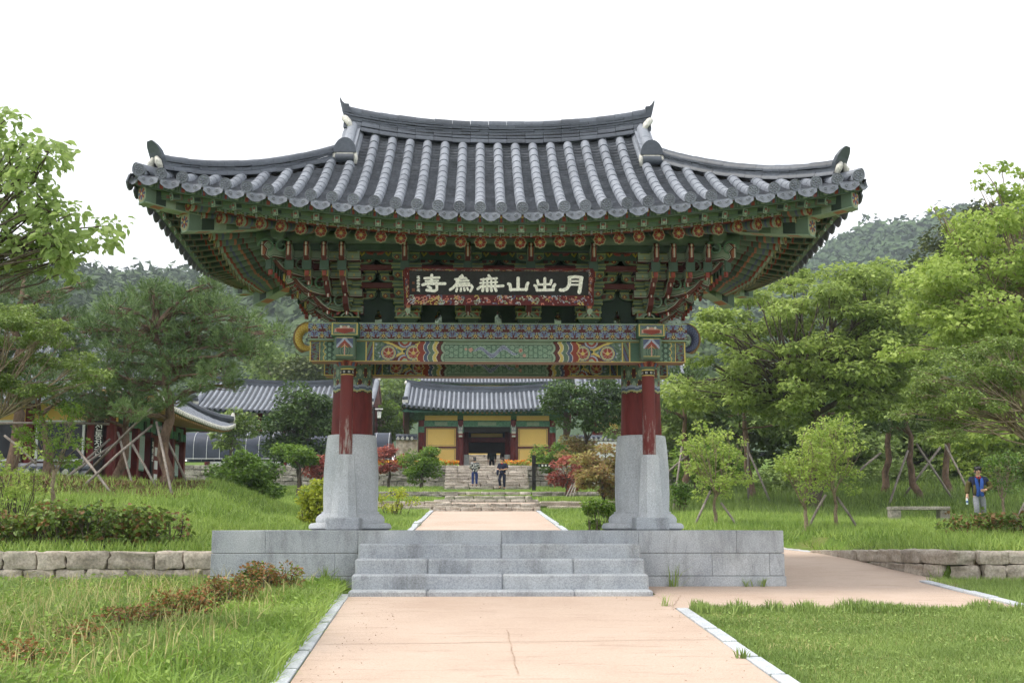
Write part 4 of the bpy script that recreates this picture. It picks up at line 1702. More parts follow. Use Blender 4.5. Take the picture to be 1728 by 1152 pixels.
def scroll_paint(u, v):
    C = np.tile(np.array(G1), (len(u), 1))
    ph = (u / PITCHW) % 1.0
    r = np.hypot((ph - 0.5) * PITCHW, (v - 0.4) * 0.11)
    C[np.sin(r * 150) > 0.1] = G3
    C[(r < 0.03)] = G2
    C[(ph < 0.10) | (ph > 0.90)] = BL
    C[(ph < 0.07) | (ph > 0.93)] = RD
    rd = np.hypot((ph - np.round(ph)) * PITCHW, (v - 0.75) * 0.11)
    C[rd < 0.022] = G0
    C[rd < 0.014] = YE
    C[v < 0.10] = G3
    return C


def zigzag_paint(u, v):
    C = np.tile(np.array(G3), (len(u), 1))
    ph = (u / 0.15) % 1.0
    C[np.abs(v - 0.5) > 0.32] = RD
    C[(np.abs(np.abs(ph - 0.5) * 2 - np.abs(v - .5) * 2) < 0.3) & (np.abs(v - .5) < .4)] = G2
    C[(ph < 0.1) | (ph > 0.9)] = LB
    return C


def panel_paint(u, v):
    C = np.tile(np.array(rgb(86, 110, 74)), (len(u), 1))
    ph = (u / RA + 0.5) % 1.0
    for c0 in (0.3, 0.7):
        r = np.hypot((ph - c0) * RA, (v - 0.45) * 0.9 * .3)
        C[r < 0.032] = RD
        C[r < 0.012] = WH
    C[(np.abs(ph - 0.5) < 0.04)] = G3
    C[np.sin(v * 30) > 0.8] = G3
    return C


def plain_paint(c):
    return lambda u, v: np.tile(np.array(c), (len(u), 1))


for side in range(4):
    fine = 0.016 if side == 0 else 0.04
    eb = node_part('eave_board', gate)
    strip('tile_batten', side, 0.06, 4.345, 0.04, 4.465, scroll_paint, eb, fine, 0.015)
    strip('fascia_soffit', side, 0.06, 4.348, 0.16, 4.352, plain_paint(G1), eb, 0.1, 0.1)
    strip('soffit_panel', side, 0.16, 4.352, 1.2, 4.352 + SL_F * 1.04, panel_paint, eb, fine * 1.3, 0.03)
    strip('closing_board', side, 0.24, 4.245, 0.23, 4.365, panel_paint, eb, fine, 0.012)
    strip('lower_batten', side, 0.66, 4.285, 0.64, 4.365, zigzag_paint, eb, fine, 0.014)
    strip('batten_soffit', side, 0.66, 4.288, 0.75, 4.288, plain_paint(MR), eb, 0.1, 0.1)
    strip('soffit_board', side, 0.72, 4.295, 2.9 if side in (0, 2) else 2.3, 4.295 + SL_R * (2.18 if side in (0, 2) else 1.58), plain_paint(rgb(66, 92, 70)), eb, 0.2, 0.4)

# hip rafters
for s in (-1, 1):
    for t in (-1, 1):
        dh = Vector((s, t, 0)).normalized()
        hr = node_part('hip_rafter', gate)
        Ll = eave_lift(0, HXM)
        for nm, o0, o1, z0, z1, w, h in (('lower_hip_rafter', 2.2, 5.15, 4.95, 4.25, 0.24, 0.30), ('upper_hip_rafter', 3.6, 5.86, 4.62, 4.50, 0.22, 0.27)):
            # measured along the diagonal from the gate's plan point (0.9, -0.54) side of the corner
            base = Vector((s * (HXM - HYM), 0, 0))
            rings = []
            side_v = Vector((dh.y, -dh.x, 0))
            nseg = 14
            for k in range(nseg + 1):
                f = k / nseg
                o = o0 + (o1 - o0) * f
                z = z0 + (z1 - z0) * f + (0.10 * f ** 3 if nm[0] == 'u' else 0.05 * f ** 3)
                c = base + dh * (o - 0.85) + Vector((0, 0, z))
                ww = w / 2 * (1 - 0.12 * f)
                rings.append([c + side_v * ww, c + side_v * ww + Vector((0, 0, h)), c - side_v * ww + Vector((0, 0, h)), c - side_v * ww])
            mb = MB()
            mb.sweep(rings, G1)
            cyc = [G1, G1, G0, G1, RD, BL, G2, G3, OR_, LB, G1, G2, G0, G1]
            for i in range(nseg):
                for q in (0, 2):
                    mb.c[i * 4 + q] = cyc[i]
                mb.c[i * 4 + 3] = OR_ if i % 3 == 0 else G2
            # pale edge lines
            for q in (0, 3):
                mb.tube([r_[q] for r_ in rings], 0.010, 4, G2)
            # end face
            e = rings[-1]
            c = sum(e, Vector()) / 4 + dh * 0.004
            fr = Matrix((side_v, Vector((0, 0, 1)), dh)).transposed().to_4x4()
            fr.translation = c
            ww, hh = w / 2 * .88, h / 2
            mb.prism([(-ww, hh), (-ww, -hh * .5), (-ww * .5, -hh), (ww * .5, -hh), (ww, -hh * .5), (ww, hh)][::-1], 0.01, fr, G2)
            mb.prism([(-ww * .85, hh * .85), (-ww * .85, -hh * .45), (-ww * .4, -hh * .85), (ww * .4, -hh * .85), (ww * .85, -hh * .45), (ww * .85, hh * .85)][::-1], 0.018, fr, rgb(160, 156, 122))
            for k in range(8):
                a = 2 * PI * k / 8
                Mp = fr @ Matrix.Rotation(a, 4, 'Z')
                mb.prism([(0.018, -0.012), (0.08, -0.018), (0.095, 0), (0.08, 0.018), (0.018, 0.012)], 0.026, Mp, RD if k % 2 else BL)
            mb.prism([(0.022 * math.cos(2 * PI * k / 10), 0.022 * math.sin(2 * PI * k / 10)) for k in range(10)], 0.03, fr, YE)
            mb.build(nm, M_PAINT, hr)

# ------------------------------------------------------------------ signboard
sign = thing('temple_signboard', 'black hanging signboard with six white characters and a red floral frame', 'signboard', (0, -2.15, 3.72))
SB_W, SB_H = 2.76, 0.37            # black field
sc_px = SB_W / 1558.0               # metres per pixel of the enlarged photo
SBM = Matrix.Translation((-0.005, -2.08, 3.76)) @ Matrix.Rotation(math.radians(90 + 17), 4, 'X')
# local x right, local y up the board, local z towards the viewer
M_BLACK = mottled('black_lacquer', rgb(30, 32, 35), rgb(38, 40, 43), 4, 0.5, 30, 0.05, 0.3)
M_IVORY = mottled('ivory_paint', rgb(236, 236, 228), rgb(246, 246, 240), 6, 0.7, 40)
MB().prism([(-SB_W / 2, -SB_H / 2), (SB_W / 2, -SB_H / 2), (SB_W / 2, SB_H / 2), (-SB_W / 2, SB_H / 2)], 0.03, SBM).build('black_panel', M_BLACK, sign)


def frame_paint(seed):
    def f(u, v):
        rs = np.random.default_rng(seed)
        C = np.tile(np.array(rgb(96, 38, 38)), (len(u), 1))
        for k in range(max(10, int(np.ptp(u) * 70))):
            cx, cy = rs.uniform(u.min(), u.max()), rs.uniform(v.min(), v.max())
            rr = rs.choice([0.012, 0.016, 0.03, 0.04], p=[.35, .25, .25, .15])
            r = np.hypot(u - cx, v - cy)
            c = [LB, G2, YE, PK, BL, WH, rgb(206, 130, 110)][rs.integers(0, 7)]
            if rr > 0.02:
                C[(r < rr) & (r > rr * .55) & (np.arctan2(v - cy, u - cx) > rs.uniform(-3, 0))] = c
            else:
                C[r < rr * .7] = c
        return C
    return f


def pl_place(z):
    def f(a, b):
        n = np.stack([a, b, np.full_like(a, z), np.ones_like(a)], 0)
        Mx = np.array(SBM)
        P = np.tensordot(Mx, n, axes=1)
        return P[0], P[1], P[2]
    return f


FW = 0.115
W2, H2 = SB_W / 2, SB_H / 2


def flare(x0, y0, x1, y1, nm, pts, seed):
    """frame board sloping forward away from the field: four corner points (local), painted"""
    a, b, c, d = [Vector(p) for p in pts]
    nu, nv = max(4, int((b - a).length / 0.012)), 9
    P, F = [], grid_faces(nu + 1, nv + 1)
    U, Vv = [], []
    for j in range(nv + 1):
        for i in range(nu + 1):
            p = a.lerp(b, i / nu).lerp(d.lerp(c, i / nu), j / nv)
            P.append(tuple(SBM @ p))
            U.append(i / nu * (b - a).length)
            Vv.append(j / nv * (d - a).length)
    U, Vv = np.array(U), np.array(Vv)
    C = frame_paint(seed)(U[F].mean(1), Vv[F].mean(1))
    put(bpy.data.objects.new(nm, raw_mesh(nm, np.array(P), F, 4, M_PAINT, C)), sign)
    back = MB()
    n_ = (b - a).cross(d - a).normalized() * 0.012
    if n_.z < 0:
        n_ = -n_
    q = [a, b, c, d]
    back.add([SBM @ (p - n_ * 0.15) for p in q] + [SBM @ (p - n_ * 2) for p in q], [(0, 1, 2, 3), (7, 6, 5, 4), (0, 4, 5, 1), (1, 5, 6, 2), (2, 6, 7, 3), (3, 7, 4, 0)], rgb(96, 38, 38))
    back.build('frame_board', M_PAINT, sign)


zf, zo = 0.016, 0.085
flare(0, 0, 0, 0, 'frame_bottom', [(-W2 - FW * .55, -H2 - FW * 1.25, zo), (W2 + FW * .55, -H2 - FW * 1.25, zo), (W2, -H2, zf), (-W2, -H2, zf)], 3)
flare(0, 0, 0, 0, 'frame_top', [(-W2, H2, zf), (W2, H2, zf), (W2 + FW * .55, H2 + FW * .3, zo), (-W2 - FW * .55, H2 + FW * .3, zo)], 5)
flare(0, 0, 0, 0, 'frame_side', [(-W2, -H2, zf), (-W2, H2, zf), (-W2 - FW * .55, H2 + FW * .3, zo), (-W2 - FW * .55, -H2 - FW * 1.25, zo)], 8)
flare(0, 0, 0, 0, 'frame_side', [(W2 + FW * .55, -H2 - FW * 1.25, zo), (W2 + FW * .55, H2 + FW * .3, zo), (W2, H2, zf), (W2, -H2, zf)], 9)
for s in (-1, 1):
    hk = MB()
    c0 = Vector((s * (W2 + 0.02), -H2 - 0.16, 0.05))
    for k0, (col_, dz) in enumerate(((OR_, 0.0), (G2, -0.085))):
        pts = [SBM @ (c0 + Vector((s * 0.035 * math.cos(q * 0.55) * (1 - q / 26), dz + 0.045 * math.sin(q * .55) * (1 - q / 26), 0))) for q in range(20)]
        hk.tube(pts, 0.016, 6, col_)
    hk.build('sign_hook', M_PAINT, sign, True)

STROKES = {
    'temple': [([(225, 153), (352, 147)], 17), ([(287, 127), (286, 192)], 21), ([(234, 176), (342, 172)], 13), ([(208, 207), (245, 197), (402, 197)], 20), ([(330, 192), (331, 246), (312, 257), (242, 251)], 19), ([(254, 220), (280, 236)], 18)],
    'become': [([(548, 128), (556, 142)], 18), ([(488, 160), (580, 148), (590, 160)], 14), ([(535, 140), (500, 200), (470, 232), (446, 246)], 19), ([(500, 176), (606, 170)], 13), ([(500, 196), (612, 190)], 13), ([(490, 216), (628, 208), (640, 224), (622, 258)], 17), ([(506, 238), (500, 258)], 17), ([(540, 236), (538, 256)], 16), ([(568, 234), (572, 252)], 16), ([(594, 232), (602, 248)], 15)],
    'without': [([(780, 127), (790, 140)], 18), ([(714, 162), (852, 150)], 15), ([(706, 190), (854, 182)], 13), ([(735, 156), (732, 214)], 14), ([(768, 150), (768, 212)], 14), ([(803, 148), (803, 212)], 14), ([(840, 150), (838, 212)], 14), ([(686, 238), (715, 217), (880, 214), (906, 212)], 19), ([(732, 236), (728, 254)], 20), ([(766, 236), (768, 254)], 20), ([(802, 236), (806, 254)], 20), ([(836, 232), (846, 252)], 20)],
    'mountain': [([(1036, 148), (1036, 240)], 23), ([(952, 196), (966, 200), (972, 246)], 21), ([(968, 244), (1112, 240)], 19), ([(1122, 188), (1114, 200), (1106, 244)], 22)],
    'out': [([(1268, 150), (1268, 240)], 21), ([(1204, 166), (1214, 200)], 18), ([(1214, 200), (1316, 197)], 15), ([(1326, 164), (1316, 198)], 18), ([(1180, 208), (1192, 212), (1202, 248)], 19), ([(1200, 247), (1344, 243)], 19), ([(1356, 200), (1346, 212), (1340, 244)], 21)],
    'moon': [([(1484, 140), (1482, 200), (1462, 232), (1430, 246), (1404, 244)], 23), ([(1478, 140), (1540, 134), (1592, 142)], 21), ([(1586, 142), (1578, 215), (1570, 262)], 26), ([(1492, 170), (1574, 170)], 13), ([(1490, 200), (1574, 200)], 13)],
}
SMALL = []
for q, y in enumerate((146, 172, 198, 222, 252)):
    SMALL += [([(160, y - 7), (182, y - 9)], 5), ([(171, y - 12), (170, y + 8)], 5), ([(159, y + 3), (183, y + 2)], 5)] + ([([(160, y + 10), (166, y + 4)], 4)] if q % 2 else [([(176, y + 4), (183, y + 11)], 4)])
STROKES['signature'] = SMALL
lift_k = 0
for ch, strokes in STROKES.items():
    mb = MB()
    for pts, w in strokes:
        w2 = w / 2 * sc_px * 1.26
        P = [Vector(((x - 871) * sc_px, -(y - 191) * sc_px * (SB_H / (198 * sc_px)), 0)) for x, y in pts]
        for i, p in enumerate(P):
            lift_k += 1
            Mx = SBM @ Matrix.Translation((p.x, p.y, 0.017 + 0.0003 * (lift_k % 23)))
            mb.prism([(w2 * math.cos(2 * PI * k / 10), w2 * math.sin(2 * PI * k / 10)) for k in range(10)], 0.012, Mx)
            if i + 1 < len(P):
                lift_k += 1
                d = (P[i + 1] - p)
                nrm = Vector((-d.y, d.x, 0)).normalized() * w2
                Mx = SBM @ Matrix.Translation((0, 0, 0.017 + 0.0003 * (lift_k % 23)))
                q = [p + nrm, p - nrm, P[i + 1] - nrm, P[i + 1] + nrm]
                mb.prism([(v.x, v.y) for v in q], 0.012, Mx)
    mb.build('character', M_IVORY, sign)
seal = MB()
for y, w in ((192, 20), (250, 26)):
    c = ((128 - 871) * sc_px, -(y - 191) * SB_H / 198)
    h = w / 2 * sc_px
    seal.prism([(c[0] - h, c[1] - h), (c[0] + h, c[1] - h), (c[0] + h, c[1] + h), (c[0] - h, c[1] + h)], 0.006, SBM @ Matrix.Translation((0, 0, 0.017)), rgb(120, 76, 58))
seal.build('red_seal', M_PAINT, sign)
# ------------------------------------------------------------------ stone walls and stone steps
M_STONE = mottled('weathered_stone', rgb(146, 136, 122), rgb(188, 178, 165), 3.5, 0.9, 26, 0.5, 0.2, 0.16)
M_STONE_G = mottled('grey_field_stone', rgb(122, 117, 109), rgb(170, 163, 152), 2.0, 0.9, 16, 0.5, 0.2, 0.22)
M_STONE_P = mottled('pale_step_stone', rgb(150, 140, 128), rgb(188, 180, 169), 2.5, 0.9, 14, 0.4, 0.2, 0.14)
M_EARTH = mottled('earth_fill', rgb(70, 60, 48), rgb(96, 84, 66), 4, 0.95, 20)


def rough_stone(seed, amt=0.09):
    bm = bmesh.new()
    bmesh.ops.create_cube(bm, size=1.0)
    bmesh.ops.bevel(bm, geom=list(bm.edges), offset=0.09, segments=2, affect='EDGES', profile=0.6)
    bmesh.ops.subdivide_edges(bm, edges=[e for e in bm.edges if e.calc_length() > 0.5], cuts=3, use_grid_fill=True)
    for v in bm.verts:
        n = noise.noise_vector(v.co * 2.6 + Vector((seed * 7.3, seed * 3.1, 0)))
        n2 = noise.noise_vector(v.co * 7.0 + Vector((seed * 2.3, seed * 5.1, 9)))
        v.co += n * amt + n2 * amt * 0.35
    me = bpy.data.meshes.new('stone')
    bm.to_mesh(me)
    bm.free()
    me.shade_smooth()
    try:
        me.set_sharp_from_angle(angle=math.radians(35))
    except Exception:
        pass
    return me


STONES = {}
for key, m_, amt in (('w', M_STONE, 0.10), ('g', M_STONE_G, 0.12), ('p', M_STONE_P, 0.06)):
    STONES[key] = []
    for q in range(7):
        me = rough_stone(q + ord(key), amt)
        me.materials.append(m_)
        STONES[key].append(me)


def stone_at(parent, key, c, size, yaw, name='stone'):
    me = random.choice(STONES[key])
    fl = random.choice((0, PI))
    M = Matrix.Translation(c) @ Matrix.Rotation(yaw + fl, 4, 'Z') @ Matrix.Rotation(random.uniform(-.025, .025), 4, 'Y') @ Matrix.Diagonal((size[0], size[1], size[2], 1))
    return put(bpy.data.objects.new(name, me), parent, M)


def stone_wall(parent, key, path, zbot, ztop, course, lmin, lmax, depth, gap=0.012):
    """courses of individual stones along a polyline"""
    path = [Vector((p[0], p[1], 0)) for p in path]
    L = [0.0]
    for a, b in zip(path[:-1], path[1:]):
        L.append(L[-1] + (b - a).length)

    def pt(x):
        for i in range(len(path) - 1):
            if x <= L[i + 1] + 1e-6 or i == len(path) - 2:
                f = (x - L[i]) / max(L[i + 1] - L[i], 1e-9)
                return path[i].lerp(path[i + 1], f), (path[i + 1] - path[i]).normalized()
    x = 0.0
    nmax = 12
    for c in range(nmax):
        x = -random.uniform(0, lmin)
        any_ = False
        while x < L[-1]:
            w = random.uniform(lmin, lmax)
            xm = min(max(x + w / 2, 0.02), L[-1] - 0.02)
            p, t = pt(xm)
            zb, zt = zbot(p.x, p.y), ztop(p.x, p.y)
            h = course[c % len(course)]
            z1 = zt - sum(course[q % len(course)] for q in range(c))
            if z1 - h * 0.35 > zb:
                any_ = True
                hh = h * random.uniform(0.97, 1.06)
                stone_at(parent, key, (p.x + random.uniform(-.012, .012), p.y + random.uniform(-.02, .02), z1 - h / 2), (w - gap, depth, hh - gap), math.atan2(t.y, t.x))
            x += w
        if not any_:
            break


wl_ = thing('stone_wall', 'low stone retaining wall left of the gate platform', 'stone wall', (-7, -1.3, -0.7), 'stone retaining walls')
bounds = [-11.2, -10.1, -9.0, -8.05, -7.55, -7.05, -6.6, -5.96, -5.26, -4.82, -4.3]
for a, b in zip(bounds[:-1], bounds[1:]):
    stone_at(wl_, 'w', ((a + b) / 2, -1.27, -0.455), (b - a - .015, 0.4, 0.265), 0)
for a, b in zip([x + .3 for x in bounds[:-1]], [min(x + .3, -4.3) for x in bounds[1:]]):
    stone_at(wl_, 'w', ((a + b) / 2, -1.25, -0.71), (b - a - .015, 0.42, 0.25), 0)
MB().box((-7.8, -1.1, -0.62), (6.9, 0.3, 0.5)).build('fill', M_EARTH, wl_)
wr_ = thing('stone_wall', 'curved stone retaining wall beside the tan side path', 'stone wall', (9, -1.2, -0.7), 'stone retaining walls')
RWP = [(6.35, 6.3), (6.8, 4.6), (6.98, 3.0), (7.0, 0.6), (7.02, -0.6), (7.2, -1.05), (7.6, -1.27), (8.6, -1.3), (12.0, -1.3), (17.5, -1.3)]
stone_wall(wr_, 'w', RWP, lambda x, y: base_z(y + D0) - 0.02, lambda x, y: -0.315 - 0.02 * max(0, y) - 0.0 * x, [0.22, 0.235, 0.2], 0.32, 0.85, 0.4)
MB().box((12.4, -1.12, -0.6), (10.2, 0.3, 0.5)).build('fill', M_EARTH, wr_)


def flight(label, xc, half, d0, z0, n, rise, tread, lens, wing=None, name='stone_steps'):
    o = thing(name, label, 'stone steps', (xc, d0 - D0, z0))
    for k in range(n):
        y = d0 - D0 + tread * k
        z = z0 + rise * (k + 1)
        x = xc - half
        while x < xc + half - 0.05:
            w = min(random.uniform(*lens), xc + half - x)
            if xc + half - (x + w) < 0.25:
                w = xc + half - x
            stone_at(o, 'p', (x + w / 2, y + 0.35 + random.uniform(-.02, .02), z - rise / 2 - 0.02), (w - 0.015, 0.8, rise + 0.04), 0, 'step_stone')
            x += w
    return o


s1 = flight('lowest broad stone steps at the far end of the tan path', 0.05, 2.15, 50.1, base_z(50.1), 3, 0.165, 0.42, (0.45, 1.0))
for sx, x0, x1 in ((-1, -4.6, -2.1), (1, 2.2, 7.2)):
    x = x0
    while x < x1:
        w = random.uniform(0.7, 1.5)
        stone_at(s1, 'w', (x + w / 2, 50.75 - D0 + random.uniform(-.1, .1), 1.02), (w, 0.5, 0.2), 0, 'wing_stone')
        stone_at(s1, 'w', (x + w / 2 + .3, 50.45 - D0 + random.uniform(-.1, .1), 0.83), (w, 0.5, 0.2), 0, 'wing_stone')
        x += w
s2 = flight('second short tier of stone steps above the broad steps', 0.15, 1.95, 56.3, 1.30, 2, 0.19, 0.42, (0.4, 0.95))
for x0, x1 in ((-7.0, -1.85), (2.15, 7.5)):
    x = x0
    while x < x1:
        w = random.uniform(0.4, 0.9)
        for q in range(2):
            stone_at(s2, 'g', (x + w / 2 + .2 * q, 56.75 - D0, 1.58 - 0.19 * q), (w, 0.45, 0.2), 0, 'wing_stone')
        x += w
s3 = flight('long upper flight of stone steps rising to the inner gate', 0.17, 2.28, 67.2, 2.10, 8, 0.178, 0.37, (0.5, 1.3))
for lab, xa, xb in (('rubble stone wall left of the long upper steps', -17.5, -2.2), ('rubble stone wall right of the long upper steps', 2.55, 11.5)):
    o = thing('rubble_wall', lab, 'stone wall', ((xa + xb) / 2, 70 - D0, 2.2))
    stone_wall(o, 'g', [(xa, 70.05 - D0), (xb, 70.05 - D0)], lambda x, y: 2.15, lambda x, y: 3.52, [0.26, 0.32, 0.3, 0.38, 0.3], 0.3, 0.75, 0.5, 0.02)
    MB().box(((xa + xb) / 2, 70.25 - D0, 2.8), (xb - xa, 0.3, 1.3)).build('fill', M_EARTH, o)

# ------------------------------------------------------------------ background halls
M_YELLOW = mottled('ochre_plaster', rgb(226, 184, 102), rgb(236, 198, 118), 0.6, 0.85)
M_WHITEW = mottled('white_plaster', rgb(205, 206, 204), rgb(226, 226, 222), 1.5, 0.85, 20)
M_DRED = mottled('dark_red_timber', rgb(84, 40, 40), rgb(104, 50, 48), 1.5, 0.65, 10)
M_GREENP = mottled('green_painted_timber', rgb(70, 112, 92), rgb(98, 142, 116), 2.5, 0.65, 8, fine_amt=.3)
M_GLASS = mottled('dark_window_glass', rgb(16, 18, 22), rgb(40, 46, 54), 0.8, 0.25, None, 0, 0.25)
M_FRAME = mottled('white_window_frame', rgb(212, 214, 214), rgb(228, 228, 226), 2, 0.5)
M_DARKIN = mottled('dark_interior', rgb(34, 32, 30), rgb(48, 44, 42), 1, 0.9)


def roof_z(s, ze, zr):
    return ze + (zr - ze) * (0.74 * s + 0.26 * s * s)


def gable_hall_roof(parent, xc, yf, yb, half, ze, zr, sp, lift_, ridge_rise, plaster_ends=True, barge=True):
    """gabled tile roof: rows on both slopes, ridge, descending ridges, barge boards"""
    rf = node_part('roof', parent)
    yr = (yf + yb) / 2
    run = (yb - yf) / 2

    def sp_(x, s, back=False):
        t = abs(x) / half
        z = roof_z(s, ze, zr) + lift_ * t ** 2.2 * (1 - s) + ridge_rise * t ** 2.2 * s
        y = yf + run * s
        return Vector((xc + x, y if not back else 2 * yr - y, z))
    n = int(half / sp)
    for back in (False, True):
        for r in range(-n, n + 1):
            x = r * sp
            rings = []
            for k in range(8):
                s = k / 7 * 0.98
                p = sp_(x, s, back)
                rings.append([p + Vector((sp * 0.27 * math.cos(PI * q / 5), 0, sp * 0.30 * math.sin(PI * q / 5))) for q in range(6)])
            MB().sweep(rings).build('tile_row', M_TILE, rf, 'auto')
        V, F = [], []
        xs_ = np.linspace(-half, half, 24)
        st = 26
        for i, x in enumerate(xs_):
            for k in range(st + 1):
                V.append(tuple(sp_(x, k / st, back) + Vector((0, 0, 0.0))))
                V.append(tuple(sp_(x, k / st, back) + Vector((0, 0, 0.035))))
        w = 2 * (st + 1)
        for i in range(len(xs_) - 1):
            for k in range(st):
                a = i * w + 2 * k + 1
                F.append((a, a + w, a + w + 1, a + 1))
                b = i * w + 2 * k
                F.append((b, b + w, b + w + 1, b + 1))
        put(bpy.data.objects.new('pan_tiles', raw_mesh('pan_tiles', np.array(V), np.array(F), 4, M_TILE_D)), rf)
        # eave end tiles (joined row, a few pixels)
        eb = MB()
        for r in range(-n, n):
            x = (r + 0.5) * sp
            p = sp_(x, 0, back)
            yy = -0.03 if not back else 0.03
            eb.add([p + Vector((-sp * .4, yy, 0.04)), p + Vector((sp * .4, yy, 0.04)), p + Vector((sp * .2, yy, -0.09)), p + Vector((0, yy, -0.13)), p + Vector((-sp * .2, yy, -0.09))], [(0, 4, 3, 2, 1)])
        eb.build('drip_tiles', M_TILE_D, rf)['kind'] = 'stuff'
    # ridge
    path = [sp_(-half + 2 * half * k / 16, 1.0) for k in range(17)]
    rg = MB()
    for z0, w, h in ((-0.05, 0.42, 0.14), (0.09, 0.34, 0.05), (0.15, 0.30, 0.05), (0.21, 0.34, 0.05), (0.27, 0.24, 0.12)):
        rg.sweep([[p + Vector((0, -w / 2, z0)), p + Vector((0, w / 2, z0)), p + Vector((0, w / 2, z0 + h)), p + Vector((0, -w / 2, z0 + h))] for p in path])
    rg.build('ridge', M_TILE_D, rf)
    for s in (-1, 1):
        for back in (False, True):
            path = [sp_(s * (half - 0.16), 1 - 0.86 * k / 8, back) for k in range(9)]
            MB().sweep([[p + Vector((0.17 * math.cos(PI * q / 6), 0, 0.02 + 0.30 * math.sin(PI * q / 6) ** 0.6)) for q in range(7)] for p in path]).build('descending_ridge', M_TILE, rf, 'auto')
            e = path[-1]
            yy = -0.06 if not back else 0.06
            MB().box(e + Vector((0, yy, 0.10)), (0.36, 0.12, 0.22)).build('plaster', M_PLASTER, rf, bevel=0.03)
            MB().box(e + Vector((0, yy * 1.6, 0.30)), (0.34, 0.1, 0.22)).build('ridge_end_tile', M_TILE_D, rf, bevel=0.04)
        e = sp_(s * half, 1.0)
        MB().tube([e + Vector((-s * .1, 0, 0.15)), e + Vector((0, -0.1, 0.22)), e + Vector((0, -0.3, 0.05))], 0.09, 6).build('plaster', M_PLASTER, rf, True)
        if barge:
            bg = MB()
            for back in (False, True):
                for k in range(8):
                    s0, s1 = k / 8, (k + 1) / 8
                    p, q = sp_(s * half, s0, back), sp_(s * half, s1, back)
                    x = s * 0.02
                    dz = 0.42
                    bg.add([p + Vector((x, 0, -.03)), q + Vector((x, 0, -.03)), q + Vector((x, 0, -dz)), p + Vector((x, 0, -dz))], [(0, 1, 2, 3)])
            ridge_p = sp_(s * half, 1.0)
            # hanging wind board below the gable, curved foot
            pts = [(yf + 0.55, ze + 0.1)]
            for k in range(9):
                a = k / 8
                pts.append((yf + 0.55 + (yb - yf - 1.1) * a, ze - 0.9 - 0.55 * math.sin(PI * a) ** 0.6))
            pts += [(yb - 0.55, ze + 0.1), (yr, zr - 0.1)]
            Mx = Matrix(((0, 0, 1, xc + s * (half - 0.06)), (1, 0, 0, 0), (0, 1, 0, 0), (0, 0, 0, 1)))
            bg.prism(pts, 0.05, Mx)
            bg.build('barge_board', M_DRED, rf)
    # soffit with rafter ends
    so = MB()
    for back in (False, True):
        a, b = sp_(-half, 0.02, back), sp_(half, 0.02, back)
        c, d = sp_(half * .97, 0.5, back), sp_(-half * .97, 0.5, back)
        so.add([p + Vector((0, 0, -0.16 - lift_ * 0.9)) for p in (a, b)] + [p + Vector((0, 0, -0.45)) for p in (c, d)], [(0, 1, 2, 3)])
    so.build('soffit', M_GREENP, rf)
    for r in range(-n, n + 1):
        x = r * sp
        p = sp_(x, 0.05)
        q = sp_(x, 0.5)
        MB().tube([p + Vector((0, 0, -0.13)), q + Vector((0, 0, -0.2))], 0.055, 6, G1).build('rafter', M_PAINT, rf)
        p = sp_(x, 0.22)
        MB().tube([p + Vector((0, 0, -0.33)), sp_(x, 0.6) + Vector((0, 0, -0.33))], 0.075, 8, rgb(196, 150, 116)).build('rafter', M_PAINT, rf)
    return rf


# inner gate
DI = 77.0
zb = 3.55
ig_x = at(821.7, 780, DI).x
inner = thing('inner_gate', 'ochre walled inner gate with grey tiled gable roof above the long steps', 'gate building', (ig_x, DI - D0, zb))
yI = DI - D0
zE = at(822, 692, DI - 1.9).z
zRg = at(822, 662, DI + 1.9).z
gable_hall_roof(inner, ig_x, yI - 1.95, yI + 5.6, 5.15, zE, zRg, 0.295, 0.32, 0.42)
MB().box((ig_x, yI + 1.9, zb - 0.2), (9.6, 5.4, 0.4)).build('base', M_STONE_P, inner)
zl = at(822, 720.5, DI).z
for cx in (-4.05, -1.63, 1.63, 4.05):
    for yy in (0, 3.7):
        MB().lathe([(0.21, 0), (0.2, zl - zb + 0.4)], 16, (ig_x + cx, yI + yy, zb)).build('column', M_RED, inner, 'auto')
        MB().lathe([(0.212, zl - zb - .35), (0.212, zl - zb + .02)], 16, (ig_x + cx, yI + yy, zb)).build('painted_band', M_GREENP, inner, 'auto')
MB().box((ig_x, yI, zl + 0.20), (8.3, 0.22, 0.36)).build('lintel', M_GREENP, inner)
for cx, w in ((-2.84, 1.3), (0, 1.9), (2.84, 1.3)):
    MB().box((ig_x + cx, yI - 0.12, zl + 0.20), (w * .6, 0.03, 0.22), None, G2).build('lintel_panel', M_PAINT, inner)
    MB().box((ig_x + cx, yI - 0.06, zl + 0.56), (w * 1.55, 0.12, 0.30)).build('upper_panel', M_YELLOW, inner)
MB().box((ig_x, yI + .03, zl + 0.85), (9.0, 0.2, 0.30)).build('eave_beam', M_GREENP, inner)
